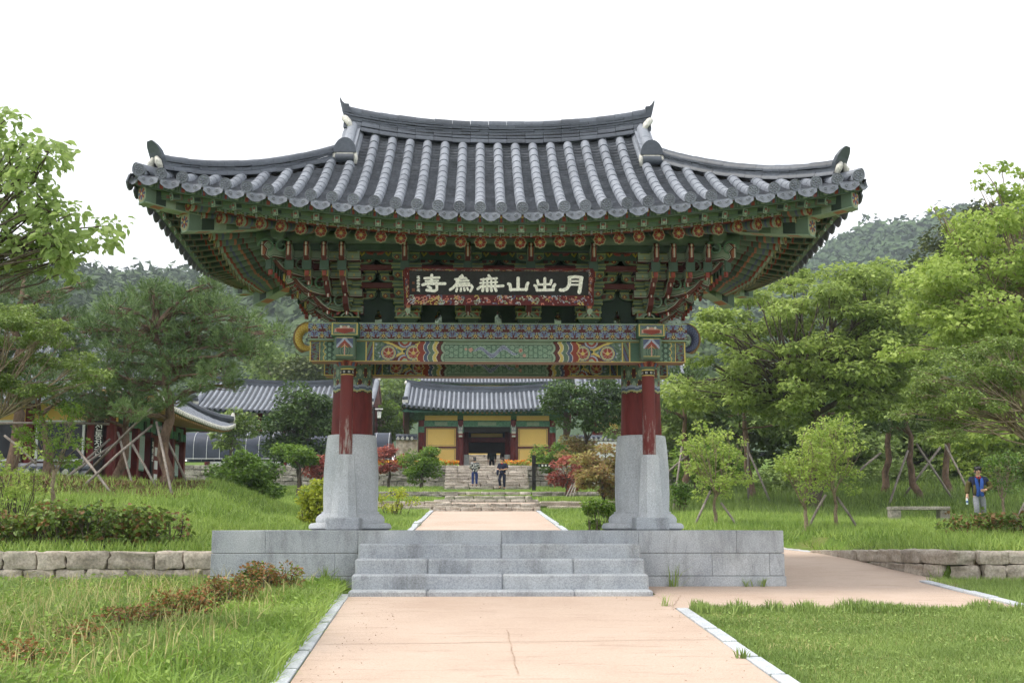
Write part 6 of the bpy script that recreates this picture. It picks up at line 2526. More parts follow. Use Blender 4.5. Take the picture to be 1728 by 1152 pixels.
def tree(name, label, cat, base, trunk_top, r0, clumps, leaf, lsize, per, bark=None, parts=('trunk', 'crown'), group=None, up=0.6, droop=0.25, twigs=3, forks=4, shape=4, wide=0.6, trunk_extra=None, r_min=0.008, bare=0):
    """clumps: list of (centre, (rx, ry, rz)) leaf masses; limbs grow from the trunk to each of them"""
    bark = bark or M_BARK
    base, trunk_top = Vector(base), Vector(trunk_top)
    o = thing(name, label, cat, base, group)
    tp = limb_path(base - Vector((0, 0, .15)), trunk_top, 0.05, 8)
    tr = MB()
    nT = len(tp)
    tr.tube(tp, [r0 * (1.25 if k == 0 else 1.0) * (1 - 0.55 * k / nT) for k in range(nT)], 10)
    if trunk_extra:
        for q in trunk_extra:
            pth = limb_path(q[0], q[1], 0.06, 6)
            tr.tube(pth, [q[2] * (1 - 0.5 * k / 6) for k in range(7)], 8)
    rs = np.random.default_rng(abs(hash(label)) % 1000 if False else sum(map(ord, label)))
    # main forks: group clumps by direction, limb to each group's mean, then branches on
    cs = [Vector(c[0]) for c in clumps]
    order = sorted(range(len(cs)), key=lambda i: math.atan2(cs[i].y - trunk_top.y, cs[i].x - trunk_top.x))
    ng = max(1, min(forks, len(cs)))
    groups = [order[i * len(cs) // ng:(i + 1) * len(cs) // ng] for i in range(ng)]
    for g_ in groups:
        if not g_:
            continue
        mean = sum((cs[i] for i in g_), Vector()) / len(g_)
        start = tp[random.randint(max(2, nT - 4), nT - 1)]
        kn = start.lerp(mean, 0.5) - Vector((0, 0, 0.05))
        lp = limb_path(start, kn, 0.10, 4)
        rl = r0 * 0.34
        tr.tube(lp, [rl * (1 - 0.35 * k / 4) for k in range(5)], 7)
        for i in g_:
            r_ = clumps[i][1]
            st = lp[random.randint(2, 4)]
            bp = limb_path(st, cs[i], 0.12, 5)
            tr.tube(bp, [max(rl * 0.5 * (1 - 0.75 * k / 5), r_min) for k in range(6)], 5)
            for q in range(twigs):
                e = cs[i] + Vector((random.uniform(-1, 1) * r_[0], random.uniform(-1, 1) * r_[1], random.uniform(-.4, .8) * r_[2])) * 0.85
                tw = limb_path(bp[random.randint(2, 5)], e, 0.12, 3)
                tr.tube(tw, [max(rl * 0.24, r_min), max(rl * .18, r_min * .8), r_min * .7, r_min * .5], 4)
    tr.build(parts[0], bark, o, True)
    P, O = [], []
    for c, r_ in clumps:
        m = max(12, int(per / 300.0 * 2.1 * PI * r_[0] * r_[1] / (lsize * lsize * wide * 0.5)))
        d = unit(rs.normal(size=(m, 3)))
        rad = rs.uniform(0.35, 1.0, m) ** 0.5
        wob = 1 + 0.22 * np.sin(d[:, 0] * 5 + c[0] * 3) * np.cos(d[:, 1] * 4 + c[2] * 5) + 0.15 * np.sin(d[:, 2] * 9 + c[1])
        pos = d * (rad * wob)[:, None] * np.array(r_)
        pos[:, 2] = np.where(pos[:, 2] < 0, pos[:, 2] * 0.6, pos[:, 2])
        P.append(pos + np.array(c[:]))
        O.append(d)
    P, O = np.concatenate(P), np.concatenate(O)
    leaf_mesh(parts[1], P, lsize, o, LM[leaf], up, droop, wide, rs, O, shape)
    return o


def blob_clumps(px0, px1, py0, py1, D, depth, n, r, seed, inside=None, flat=0.6):
    """clump centres filling an ellipse of the picture at real depth D, spread in depth too"""
    rs = np.random.default_rng(seed)
    out = []
    s = D / FPX
    tries = 0
    while len(out) < n and tries < 4000:
        tries += 1
        u, v, w = rs.uniform(-1, 1, 3)
        if u * u + v * v + w * w > 1:
            continue
        px, py = (px0 + px1) / 2 + u * (px1 - px0) / 2, (py0 + py1) / 2 + v * (py1 - py0) / 2
        if inside is not None and not inside(px, py):
            continue
        p = at(px, py, D + w * depth)
        k = rs.uniform(0.75, 1.25) * r
        out.append((p, (k, k, k * flat)))
    return out


def gpt(px, D, dz=0.0):
    """ground point under picture column px at depth D"""
    p = at(px, 800, D)
    return Vector((p.x, p.y, gz(p.x, p.y) + dz))


# ---- pines: tufts of needles on spreading boughs
def pine(name, label, base, top, r0, clumps, per=70, nl=0.15, leaf='pine', group='pines', lean=0.08, needles=13, width=0.011):
    base, top = Vector(base), Vector(top)
    o = thing(name, label, 'pine tree', base, group)
    rs = np.random.default_rng(sum(map(ord, label)))
    tr = MB()
    tp = limb_path(base - Vector((0, 0, .2)), top, lean, 10)
    tr.tube(tp, [r0 * (1.3 if k == 0 else 1) * (1 - 0.7 * k / 10) for k in range(11)], 10)
    P, A = [], []
    for c, r_ in clumps:
        c = Vector(c)
        zt = min(range(2, 11), key=lambda k: abs(tp[k].z - (c.z - 0.25)) + 0.1 * k)
        bp = limb_path(tp[zt], c, 0.14, 6)
        tr.tube(bp, [max(r0 * 0.34 * (1 - 0.8 * k / 6), 0.012) for k in range(7)], 6)
        nt = int(per * r_[0] * r_[1] * 1.6) + 8
        for k in range(nt):
            d = rs.normal(size=3)
            d /= np.linalg.norm(d)
            rad = rs.uniform(0.3, 1.0) ** 0.5
            p = np.array(c[:]) + d * rad * np.array(r_)
            a = d * np.array([1, 1, 0.5]) + np.array([0, 0, 0.75]) + rs.normal(size=3) * 0.25
            P.append(p)
            A.append(a / np.linalg.norm(a))
            if k % 6 == 0:
                q = bp[rs.integers(3, 7)]
                tr.tube([q, q.lerp(Vector(p), 0.55) + Vector((0, 0, -.04)), Vector(p)], [0.014, 0.010, 0.006], 4)
    tr.build('trunk', M_PBARK, o, True)
    P, A = np.array(P), np.array(A)
    n = len(P)
    Pn = np.repeat(P, needles, 0)
    An = np.repeat(A, needles, 0)
    # shoots: needles set along a short stem
    Pn = Pn + An * rs.uniform(-0.10, 0.14, (len(Pn), 1))
    d = unit(An * 1.0 + rs.normal(size=Pn.shape) * 0.55)
    L_ = (nl * rs.uniform(0.7, 1.2, len(Pn)))[:, None]
    sd = unit(np.cross(d, rs.normal(size=Pn.shape)))
    V = np.stack([Pn - sd * width, Pn + sd * width, Pn + d * L_], 1).reshape(-1, 3)
    F = np.arange(len(V)).reshape(-1, 3)
    put(bpy.data.objects.new('crown', raw_mesh('crown', V, F, 3, LM[leaf])), o)
    return o


def pclump(lst, D, dd=1.2, flat=0.5, seed=1):
    rs = np.random.default_rng(seed)
    out = []
    for px, py, rpx in lst:
        for q in range(2):
            D_ = D + rs.uniform(-dd, dd)
            r = rpx * 0.92 * D_ / FPX
            p = at(px + rs.uniform(-.2, .2) * rpx, py + rs.uniform(-.15, .15) * rpx, D_)
            out.append((p, (r, r, r * flat)))
    return out


DP = 33.0
b0 = gpt(277, DP)
pine('pine_tree', 'large spreading pine propped by poles left of the gate', b0, at(262, 560, DP), 0.17,
     pclump([(200, 520, 45), (255, 500, 50), (310, 505, 48), (360, 520, 45), (250, 560, 60), (330, 560, 60), (390, 575, 48), (430, 590, 38), (460, 560, 26), (200, 585, 48), (300, 610, 60), (370, 625, 40), (230, 640, 50), (160, 560, 42), (180, 620, 40),
             (340, 650, 24), (392, 650, 18), (262, 485, 26), (352, 480, 24), (420, 540, 30), (285, 672, 30), (215, 690, 34)], DP, 1.1, 0.56, 4), per=112, nl=0.155)
pine('pine_tree', 'slim pine with propped leaning trunk beside the large pine', gpt(190, 35), at(208, 660, 35), 0.14,
     pclump([(215, 655, 40), (170, 640, 42), (135, 660, 36), (180, 690, 40), (235, 690, 36), (150, 700, 34)], 35, 1.0, 0.5, 7), per=95, nl=0.17, leaf='pine_b')
pine('pine_tree', 'dark pine rising behind the broad-leaved branch at the far left', gpt(30, 37), at(40, 470, 37), 0.2,
     pclump([(40, 460, 42), (10, 490, 50), (75, 495, 40), (110, 540, 44), (40, 550, 55), (120, 585, 40), (-40, 520, 60), (-10, 590, 50), (80, 620, 46), (140, 480, 22)], 37, 1.2, 0.5, 9), per=85, nl=0.18, leaf='pine_b')
pine('pine_tree', 'stout low pine trunk under the boughs at the left', gpt(75, 34), at(68, 700, 34), 0.17,
     pclump([(60, 650, 46), (110, 672, 34), (20, 665, 44)], 34, 1.0, 0.5, 12), per=85, nl=0.17, leaf='pine_b')
for i, (px, D, ptop, lab, ls) in enumerate([
        (1155, 46, 640, 'thin pine beside the right column base', [(1160, 640, 40), (1120, 690, 26), (1190, 680, 36)]),
        (1265, 47, 640, 'leaning pine under the zelkova', [(1240, 690, 40), (1290, 660, 44), (1330, 700, 34)]),
        (1370, 50, 650, 'pine behind the pair of lime green saplings', [(1370, 680, 44), (1410, 700, 40), (1340, 660, 36)]),
        (1490, 49, 640, 'pine left of the myrtle boughs', [(1480, 680, 46), (1520, 690, 44), (1450, 700, 36)]),
        (1548, 45, 660, 'propped pine trunk behind the stone bench', [(1550, 690, 40), (1590, 680, 40), (1515, 720, 26)]),
        (1600, 48, 650, 'pine with poles behind the walking person', [(1600, 680, 48), (1650, 670, 44), (1570, 700, 30)])]):
    pine('pine_tree', lab, gpt(px, D), at(px + (-28 if i == 1 else -14 if i == 4 else 4), ptop, D), 0.15, pclump(ls, D, 1.4, 0.5, 20 + i), per=48, nl=0.2, leaf='pine_b', width=0.016)

# ---- broad-leaved trees
def zelk_in(px, py):
    top = np.interp(px, [1110, 1150, 1200, 1270, 1330, 1400, 1480, 1560, 1600], [640, 560, 520, 480, 440, 432, 428, 440, 520])
    return py > top + 14 and py < 705


tree('zelkova_tree', 'big rounded zelkova with layered foliage right of the gate', 'tree', gpt(1370, 43), at(1370, 640, 43), 0.32,
     blob_clumps(1090, 1620, 400, 770, 43, 3.4, 175, 0.62, 31, zelk_in, 0.42), 'zelkova', 0.17, 300, forks=9, twigs=2, up=0.7, droop=0.35, r_min=0.012)


def gink_in(px, py):
    left = np.interp(py, [270, 330, 420, 470, 560, 640, 700], [1700, 1640, 1560, 1490, 1480, 1500, 1560])
    return px > left + 20


gk = [(at(px, py, 27 + dd), (r, r, r * 0.5)) for px, py, r, dd in ((1660, 285, .16, 0), (1690, 282, .2, 0), (1720, 292, .22, .3), (1650, 312, .16, 0), (1680, 318, .2, 0), (1705, 330, .26, .2), (1728, 345, .3, 0), (1590, 360, .14, 0), (1605, 385, .24, .2), (1625, 400, .3, 0), (1575, 352, .1, 0))]
tree('ginkgo_tree', 'bright yellow-green ginkgo reaching in from the right', 'tree', gpt(1800, 28), at(1790, 560, 28), 0.2,
     blob_clumps(1470, 1960, 290, 690, 28, 2.2, 106, 0.48, 41, gink_in, 0.55) + gk, 'ginkgo', 0.105, 300, forks=8, twigs=2, up=0.45, droop=0.3, bark=M_PALEB, wide=0.8)


def myr_in(px, py):
    top = np.interp(px, [1515, 1580, 1650, 1728, 1850], [690, 600, 580, 570, 560])
    bot = np.interp(px, [1515, 1600, 1680, 1728, 1850], [745, 740, 690, 690, 690])
    return top < py < bot


tree('crape_myrtle', 'crape myrtle with bare twisting branches at the right edge', 'tree', gpt(1830, 24), at(1800, 745, 24), 0.12,
     blob_clumps(1500, 1960, 540, 790, 24, 1.3, 84, 0.27, 51, myr_in, 0.5), 'myrtle', 0.062, 260, forks=6, twigs=4, up=0.5, bark=M_PALEB, wide=0.6, r_min=0.007)


def myl_in(px, py):
    top = np.interp(px, [-200, 0, 60, 110, 150, 230], [500, 475, 480, 540, 600, 640])
    bot = np.interp(px, [-200, 0, 100, 160, 230], [680, 660, 660, 670, 660])
    return top < py < bot


tree('crape_myrtle', 'crape myrtle with layered small leaves at the left edge', 'tree', gpt(-70, 24), at(-50, 680, 24), 0.12,
     blob_clumps(-230, 250, 450, 720, 24, 1.2, 78, 0.27, 61, myl_in, 0.42), 'myrtle', 0.062, 330, forks=6, twigs=3, up=0.6, bark=M_PALEB, wide=0.6, r_min=0.007)


def near_in(px, py):
    e = np.interp(py, [160, 200, 240, 270, 310, 330, 380, 420, 480], [-5, 20, 75, 112, 105, 120, 200, 165, 120])
    lo = np.interp(px, [0, 60, 120, 160, 205], [452, 420, 470, 430, 400])
    return px < e - 8 and py < lo


nc = blob_clumps(-220, 230, 140, 520, 12.5, 0.7, 96, 0.17, 71, near_in, 0.9)
tree('broadleaf_tree', 'near tree whose large-leaved branch overhangs the upper left corner', 'tree', gpt(-330, 13), at(-300, 420, 13), 0.14,
     nc, 'near', 0.088, 230, forks=5, twigs=2, up=0.3, droop=0.45, shape=6, wide=0.62, r_min=0.004)

bt = [  # backdrop trees: label, px, D, crown box, clumps, r, leaf, size, name
    ('olive green conifer on the slope above the ginkgo', 1650, 70, (1540, 1770, 345, 640), 80, 1.15, 'conif', 0.3, 'conifer_tree'),
    ('dark tree mass behind the zelkova trunk', 1250, 58, (1130, 1400, 600, 790), 34, 1.0, 'back', 0.28, 'forest_tree'),
    ('dark tree mass behind the propped pines', 1520, 60, (1380, 1690, 600, 800), 40, 1.0, 'back', 0.28, 'forest_tree'),
    ('sunlit green tree behind the walking person', 1700, 52, (1600, 1860, 640, 830), 34, 0.8, 'lime', 0.22, 'forest_tree'),
    ('leafy green tree overhanging the right side of the inner gate', 985, 60, (922, 1066, 632, 742), 34, 0.55, 'maple_d', 0.17, 'broadleaf_tree'),
    ('dense dark tree before the long hall', 505, 60, (440, 572, 655, 790), 46, 0.6, 'maple_d', 0.17, 'broadleaf_tree'),
    ('brownish green maple before the shade tunnel', 395, 58, (355, 425, 690, 760), 14, 0.45, 'myrtle', 0.15, 'maple_tree'),
    ('wooded tree clump behind the left column', 660, 95, (620, 705, 625, 735), 26, 1.0, 'back', 0.3, 'forest_tree'),
    ('pale green small tree beside the left column', 655, 82, (628, 690, 685, 740), 16, 0.6, 'maple_g', 0.2, 'broadleaf_tree'),
    ('green tree right of the red-posted hall', 1090, 70, (1040, 1140, 640, 790), 26, 0.8, 'back', 0.26, 'forest_tree'),
    ('thick green tree filling the gap behind the tallest sapling', 1400, 56, (1280, 1520, 690, 832), 44, 0.8, 'back', 0.24, 'forest_tree'),
    ('thick green tree filling the gap behind the nearest sapling', 1190, 60, (1080, 1300, 680, 822), 40, 0.85, 'back', 0.24, 'forest_tree'),
    ('thick dark tree behind the stone bench', 1580, 57, (1470, 1700, 690, 832), 44, 0.8, 'back', 0.24, 'forest_tree'),
    ('thick green tree behind the right frame edge', 1760, 58, (1660, 1900, 680, 834), 40, 0.85, 'back', 0.24, 'forest_tree'),
    ('tall tree behind the left hall roofs', 455, 110, (400, 560, 590, 660), 26, 1.4, 'back', 0.4, 'forest_tree'),
    ('olive tree crown beside the dragon tail', 520, 105, (470, 600, 600, 660), 22, 1.3, 'conif', 0.4, 'forest_tree'),
    ('small young tree on the far lawn left of the gate', 503, 55, (468, 532, 745, 792), 14, 0.36, 'maple_g', 0.13, 'young_tree'),
    ('green maple on the terrace left of the long steps', 710, 64, (672, 748, 750, 815), 26, 0.36, 'maple_g', 0.14, 'maple_tree'),
    ('red maple behind the left column base', 655, 66, (636, 684, 756, 800), 12, 0.36, 'maple_r', 0.14, 'maple_tree'),
    ('low red maple left of the column base', 545, 56, (512, 572, 768, 802), 10, 0.34, 'maple_r', 0.14, 'maple_tree'),
    ('green maple right of the long steps', 930, 66, (897, 968, 750, 800), 20, 0.36, 'maple_g', 0.14, 'maple_tree'),
    ('small red maple beside the propped sapling poles', 955, 55, (932, 985, 770, 830), 14, 0.3, 'maple_r', 0.13, 'maple_tree'),
    ('orange-tinged maple beside the right column', 1015, 49, (966, 1062, 750, 838), 34, 0.34, 'maple_o', 0.13, 'maple_tree'),
    ('tall lime and orange maple behind the red maple', 972, 60, (935, 1010, 738, 800), 16, 0.36, 'maple_o', 0.14, 'maple_tree'),
]
for lab, px, D, (x0, x1, y0, y1), n, r, leaf, ls, nm in bt:
    b = gpt(px, D)
    cl = blob_clumps(x0, x1, y0, y1, D, (x1 - x0) * D / FPX * 0.45, n, r, int(px), None, 0.6)
    zt = at(px, y0 * 0.45 + y1 * 0.55, D)
    if nm == 'forest_tree' and D > 90:
        b.z = at(px, 700, D).z - 3
    tree(nm, lab, 'tree', b, zt, 0.05 + 0.03 * r * 4, cl, leaf, ls, 300 if ls > .2 else 330, forks=6, twigs=2, r_min=0.012)

# saplings tied to pole tripods on the right lawn
def sapling(label, px, D, ytop, ybot, w, leaf='lime', seed=1, stems=1, n=22, r=0.2, ls=0.075):
    b = gpt(px, D)
    t = at(px, ybot - (ybot - ytop) * 0.35, D)
    return tree('sapling', label, 'young tree', b, t, 0.055, blob_clumps(px - w, px + w, ytop, ybot - (ybot - ytop) * 0.25, D, w * D / FPX * 0.8, n, r, seed, None, 0.9), leaf, ls, 175, forks=5, twigs=2, up=0.25, droop=0.3, bark=M_PALEB, group='saplings on the right lawn', r_min=0.006)


sapling('lime green sapling nearest the platform, held by two poles', 1208, 32, 712, 888, 62, 'lime', 81, n=40, r=0.2)
sapling('thin-stemmed lime sapling left of its taller neighbour', 1358, 29, 716, 898, 48, 'lime', 82, n=30, r=0.19)
sapling('tallest lime green sapling propped by poles', 1408, 30, 692, 892, 58, 'lime', 83, n=44, r=0.2)
sapling('dark-leaved sapling behind the walking person', 1692, 40, 745, 862, 36, 'shrub', 84, n=22, r=0.2, ls=.09)
sapling('small bare-stemmed sapling on the left mound', 88, 24, 665, 845, 56, 'maple_g', 85, n=20, r=0.16, ls=.06)

# ---- shrubs
def shrub(label, px, D, x0, x1, y0, y1, leaf, ls, n, r, seed, nm='shrub', per=420, flat=.8, shape=4, up=0.45, depth=None, stems=7, extra=None):
    b = gpt(px, D)
    o = thing(nm, label, 'shrub', b)
    cl = blob_clumps(x0, x1, y0, y1, D, depth or (x1 - x0) * D / FPX * 0.35, n, r, seed, None, flat)
    st = MB()
    rs = np.random.default_rng(seed)
    for c, r_ in cl:
        q = Vector((b.x + (c.x - b.x) * .55 + rs.uniform(-.1, .1), b.y + (c.y - b.y) * .55, 0))
        q.z = gz(q.x, q.y) - 0.05
        st.tube(limb_path(q, c, 0.1, 4), [0.014, 0.011, 0.009, 0.006, 0.004], 4)
    st.build('stem', M_BARK, o, True)
    P, O = [], []
    for c, r_ in cl:
        m = max(14, int(per / 330.0 * 1.9 * PI * r_[0] * r_[0] / (ls * ls * 0.65 * (0.5 if shape == 4 else .75))))
        d = unit(rs.normal(size=(m, 3)))
        pos = d * (rs.uniform(0.3, 1, m) ** 0.5)[:, None] * np.array(r_)
        P.append(pos + np.array(c[:]))
        O.append(d)
    P, O = np.concatenate(P), np.concatenate(O)
    g_ = ground_z(P[:, 0], P[:, 1])
    k = P[:, 2] > g_ + 0.03
    P, O = P[k], O[k]
    if extra:
        m = rs.uniform(size=len(P)) < extra[1]
        leaf_mesh('tinted_leaves', P[m], ls, o, LM[extra[0]], up, 0.2, 0.65, rs, O[m], shape)
        P, O = P[~m], O[~m]
    leaf_mesh('leaves', P, ls, o, LM[leaf], up, 0.25, 0.65, rs, O, shape)
    return o


shrub('dense round evergreen shrub on the lawn left of the gate', 410, 36, 348, 472, 768, 856, 'shrub', 0.11, 74, 0.26, 91)
shrub('yellow-green shrub touching the left column base', 532, 29, 506, 562, 812, 892, 'yellowg', 0.075, 34, 0.17, 92)
shrub('yellow-green shrub behind the left column base', 660, 44, 634, 702, 824, 862, 'yellowg', 0.09, 16, 0.17, 93, per=240)
shrub('small leafy shrub left of the right column base', 1008, 30, 984, 1036, 842, 894, 'maple_g', 0.065, 20, 0.14, 94)
shrub('low pine-like shrub right of the right column', 1150, 40, 1134, 1168, 814, 848, 'shrub', 0.09, 12, 0.18, 95)
shrub('tall leafy weeds at the left edge of the mound', 20, 23, -50, 90, 735, 890, 'lime', 0.06, 40, 0.13, 96, nm='weed_clump', per=170)
for i, (x0, x1, y0, y1, D, lab) in enumerate([(-70, 40, 852, 925, 20.8, 'hydrangea bush at the very left above the stone wall'), (30, 140, 848, 925, 20.9, 'broad hydrangea bush above the left stone wall'),
                                              (120, 215, 850, 926, 20.7, 'middle hydrangea bush above the left stone wall'), (195, 282, 852, 926, 20.8, 'rightmost full hydrangea bush above the left stone wall')]):
    shrub(lab, (x0 + x1) / 2, D, x0, x1, y0, y1, 'hydra', 0.085, 46, 0.13, 100 + i, 'hydrangea', 330, .9, 6, extra=('hydra_r', 0.22))
shrub('thin lone hydrangea stems near the platform end', 298, 21, 275, 322, 862, 925, 'hydra', 0.075, 16, 0.09, 110, 'hydrangea', 260, .9, 6, extra=('hydra_r', 0.3))
shrub('reddish hydrangea bush in front of the walking person', 1650, 25.5, 1588, 1712, 868, 916, 'hydra', 0.09, 46, 0.17, 111, 'hydrangea', 330, .8, 6, extra=('hydra_r', 0.35))
shrub('reddish hydrangea bush at the right frame edge', 1745, 25, 1690, 1810, 864, 916, 'hydra', 0.09, 40, 0.17, 112, 'hydrangea', 330, .8, 6, extra=('hydra_r', 0.3))
for i, (x0, x1, y0, y1, D, lab) in enumerate([(405, 508, 946, 1002, 16.9, 'tall azalea clump nearest the platform'), (325, 440, 970, 1036, 15.6, 'second azalea clump from the platform'), (245, 370, 996, 1056, 14.6, 'azalea clump midway down the weedy verge'),
                                              (150, 310, 1024, 1092, 13.3, 'broad azalea clump in the weedy verge'), (70, 225, 1054, 1132, 12.3, 'olive azalea clump low in the weedy verge'), (-60, 110, 1080, 1172, 11.3, 'azalea clump in the bottom left corner')]):
    shrub(lab, (x0 + x1) / 2, D, x0, x1, y0, y1, 'azalea', 0.042, 60, 0.085, 120 + i, 'azalea', 210, .9, 4, depth=0.45, extra=('hydra', 0.4))
shrub('grey-green round bush behind the inner gate corner', 958, 72, 938, 985, 748, 776, 'maple_d', 0.14, 12, 0.3, 130)
shrub('low bush on the slope under the zelkova', 1320, 50, 1270, 1380, 790, 835, 'back', 0.15, 20, 0.35, 131)
shrub('low bush below the pines behind the bench', 1480, 52, 1420, 1600, 780, 830, 'back', 0.15, 26, 0.38, 132)
shrub('undergrowth thicket behind the right column', 1180, 52, 1130, 1260, 740, 825, 'maple_g', 0.15, 26, 0.38, 133)

# marigold beds beside the long steps
M_PETAL = leaf_mat('marigold_petals', rgb(206, 110, 30), rgb(232, 164, 52), 0.3, 0.6, 2.0)
for lab, x0, x1, py in (('orange marigold bed left of the long steps', 640, 778, 792), ('orange marigold bed right of the long steps', 846, 890, 792)):
    o = thing('marigold_bed', lab, 'flower bed', at((x0 + x1) / 2, 795, 70.6))
    n = int((x1 - x0) * 9)
    P = np.array([tuple(at(random.uniform(x0, x1), 0, 70.5 + random.uniform(-.3, .4))) for _ in range(n)])
    P[:, 2] = 3.5 + RNG.uniform(0.0, 0.28, n)
    leaf_mesh('leaves', P, 0.14, o, LM['lime'], .4, 0, .6)
    Q = P[::3].copy()
    Q[:, 2] = 3.66 + RNG.uniform(0, 0.16, len(Q))
    leaf_mesh('blossom', Q, 0.12, o, M_PETAL, .3, 0, .9)
    leaf_mesh('blossom', Q + .03, 0.12, o, M_PETAL, .3, 0, .9)


# ------------------------------------------------------------------ grass
def blades(name, X, Y, h, w, mat, label, lean=0.35, segs=2, zoff=0.0, rs=None):
    rs = rs or RNG
    n = len(X)
    Z = ground_z(X, Y) + zoff
    P = np.stack([X, Y, Z], 1)
    h = h * rs.uniform(0.55, 1.25, n)
    a = rs.uniform(0, 2 * PI, n)
    dr = np.stack([np.cos(a), np.sin(a), np.zeros(n)], 1)
    sd = np.stack([-np.sin(a + rs.normal(size=n) * .6), np.cos(a), np.zeros(n)], 1)
    ln = (np.abs(rs.normal(size=n)) * lean)[:, None] * h[:, None]
    w = (w * rs.uniform(0.7, 1.3, n))[:, None]
    up = np.zeros((n, 3))
    up[:, 2] = h
    if segs == 1:
        V = np.stack([P - sd * w, P + sd * w, P + up + dr * ln], 1).reshape(-1, 3)
        F = np.arange(3 * n).reshape(-1, 3)
    else:
        m = P + up * 0.62 + dr * ln * 0.38
        V = np.stack([P - sd * w, P + sd * w, m - sd * w * 0.8, m + sd * w * 0.8, P + up * 0.98 + dr * ln], 1).reshape(-1, 3)
        i = np.arange(n) * 5
        F = np.stack([np.stack([i, i + 1, i + 3], 1), np.stack([i, i + 3, i + 2], 1), np.stack([i + 2, i + 3, i + 4], 1)], 1).reshape(-1, 3)
    o = put(bpy.data.objects.new(name, raw_mesh(name, V, F, 3, mat)))
    tag(o, label, 'grass', kind='stuff')
    return o


def field(x0, x1, y0, y1, n, keep=None, seed=0, clump=0.0):
    rs = np.random.default_rng(seed)
    X = rs.uniform(x0, x1, n)
    Y = rs.uniform(y0, y1, n)
    if clump > 0:
        v = np.sin(X * 2.1 + 1.3 * np.sin(Y * 1.7)) * np.sin(Y * 2.4 + 1.1 * np.sin(X * 1.3 + 2)) + 0.5 * np.sin(X * 5.3 + Y * 3.1)
        k = v * clump > rs.uniform(-1.2, 1.0, n)
        X, Y = X[k], Y[k]
    if keep is not None:
        k = keep(X, Y)
        X, Y = X[k], Y[k]
    # only where the camera could look, with a margin to both sides
    d = Y + D0
    px = 806 + (X + 0.32) / d * FPX
    k = (px > -260) & (px < 1990)
    return X[k], Y[k]


GM = {
    'lawn': leaf_mat('lawn_blades', rgb(98, 124, 58), rgb(164, 184, 104), 0.3, 0.55, 0.7),
    'weed': leaf_mat('weed_blades', rgb(92, 124, 58), rgb(164, 182, 104), 0.35, 0.5, 0.5),
    'weed2': leaf_mat('fresh_weed_blades', rgb(106, 140, 54), rgb(170, 194, 98), 0.4, 0.5, 0.8),
    'far': leaf_mat('meadow_blades', rgb(100, 132, 56), rgb(170, 190, 98), 0.3, 0.6, 0.35),
    'shade': leaf_mat('shade_toned_blades', rgb(72, 98, 44), rgb(132, 152, 80), 0.25, 0.6, 0.3),  # darker copy of the meadow blades: shade under the pines put into colour
    'seed': leaf_mat('seed_heads', rgb(150, 138, 84), rgb(206, 200, 140), 0.2, 0.7, 1.0),
    'litter': leaf_mat('dry_needle_litter', rgb(96, 76, 54), rgb(140, 116, 84), 0.0, 0.9, 0.6),
}
lawn_keep = lambda x, y: ~((y > -5.28) & (x < 6.5))
X, Y = field(2.29, 9.5, -11.5, -5.2, 190000, lawn_keep, 1)
hh = 0.055 * (0.8 + 0.4 * np.sin(X * 2.3 + 1.7 * np.sin(Y * 1.9)) * np.sin(Y * 2.7 + X))
blades('lawn_grass', X, Y, hh, 0.0042, GM['lawn'], 'short mown lawn right of the tan path', 0.8, 1)
X, Y = field(2.35, 9.5, -11.5, -5.6, 14000, None, 15, 0.8)
blades('dry_grass', X, Y, 0.05, 0.004, GM['seed'], 'dry straw blades flecking the right lawn', 1.2, 1)
X, Y = field(2.35, 9.5, -11.5, -5.6, 16000, None, 16, 1.0)
rs_ = np.random.default_rng(45)
P = np.stack([X, Y, ground_z(X, Y) + rs_.uniform(0.02, 0.06, len(X))], 1)
tag(leaf_mesh('clover', P, 0.026, None, GM['lawn'], 0.75, 0.0, 0.8, rs_), 'clover patches in the right lawn', 'clover', kind='stuff')
X, Y = field(6.6, 12, -6.0, -1.5, 42000, None, 2)
blades('lawn_grass', X, Y, 0.09, 0.005, GM['lawn'], 'short lawn below the right stone wall', 0.5, 1)
X, Y = field(2.3, 6.7, -5.85, -5.22, 7000, lambda x, y: y < -5.28 + 0.05 * np.sin(x * 3.1) + 0.04 * np.sin(x * 7.7), 3, 0.9)
blades('grass_edge', X, Y, 0.07 + 0.07 * np.sin(X * 4.3 + np.sin(X * 1.9) * 2) ** 2, 0.006, GM['lawn'], 'long unmown grass fringe along the side path', 0.5, 2)
X, Y = field(-8.6, -1.8, -11.5, -1.5, 78000, lambda x, y: x < -2.24 + 0.034 * np.maximum(-3.5 - y, 0), 4)
hh = 0.20 * (1 - 0.42 * sstep(-4.0, -2.0, Y)) * (0.8 + 0.35 * np.sin(X * 1.9 + 2 * np.sin(Y * 1.3)))
blades('weedy_grass', X, Y, hh, 0.0062, GM['weed'], 'tall weedy grass left of the tan path', 0.7, 2)
rs_ = np.random.default_rng(44)
X, Y = field(-8.6, -1.8, -11.3, -1.6, 32000, lambda x, y: x < -2.24 + 0.034 * np.maximum(-3.5 - y, 0), 14, 0.55)
P = np.stack([X, Y, ground_z(X, Y) + rs_.uniform(0.04, 0.22, len(X)) * (1 - 0.4 * sstep(-4.0, -2.0, Y))], 1)
bw = leaf_mesh('broadleaf_weeds', P, 0.062, None, GM['weed2'], 0.5, 0.15, 0.42, rs_)
tag(bw, 'small broad-leaved weeds mixed into the tall grass', 'weeds', kind='stuff')
X, Y = field(-3.2, -1.75, -11.5, -2.5, 17000, lambda x, y: x < -2.19 + 0.034 * np.maximum(-3.5 - y, 0), 5, 0.8)
blades('weedy_grass', X, Y, 0.20, 0.010, GM['weed2'], 'bright green weeds crowding the path kerb', 0.9, 2)
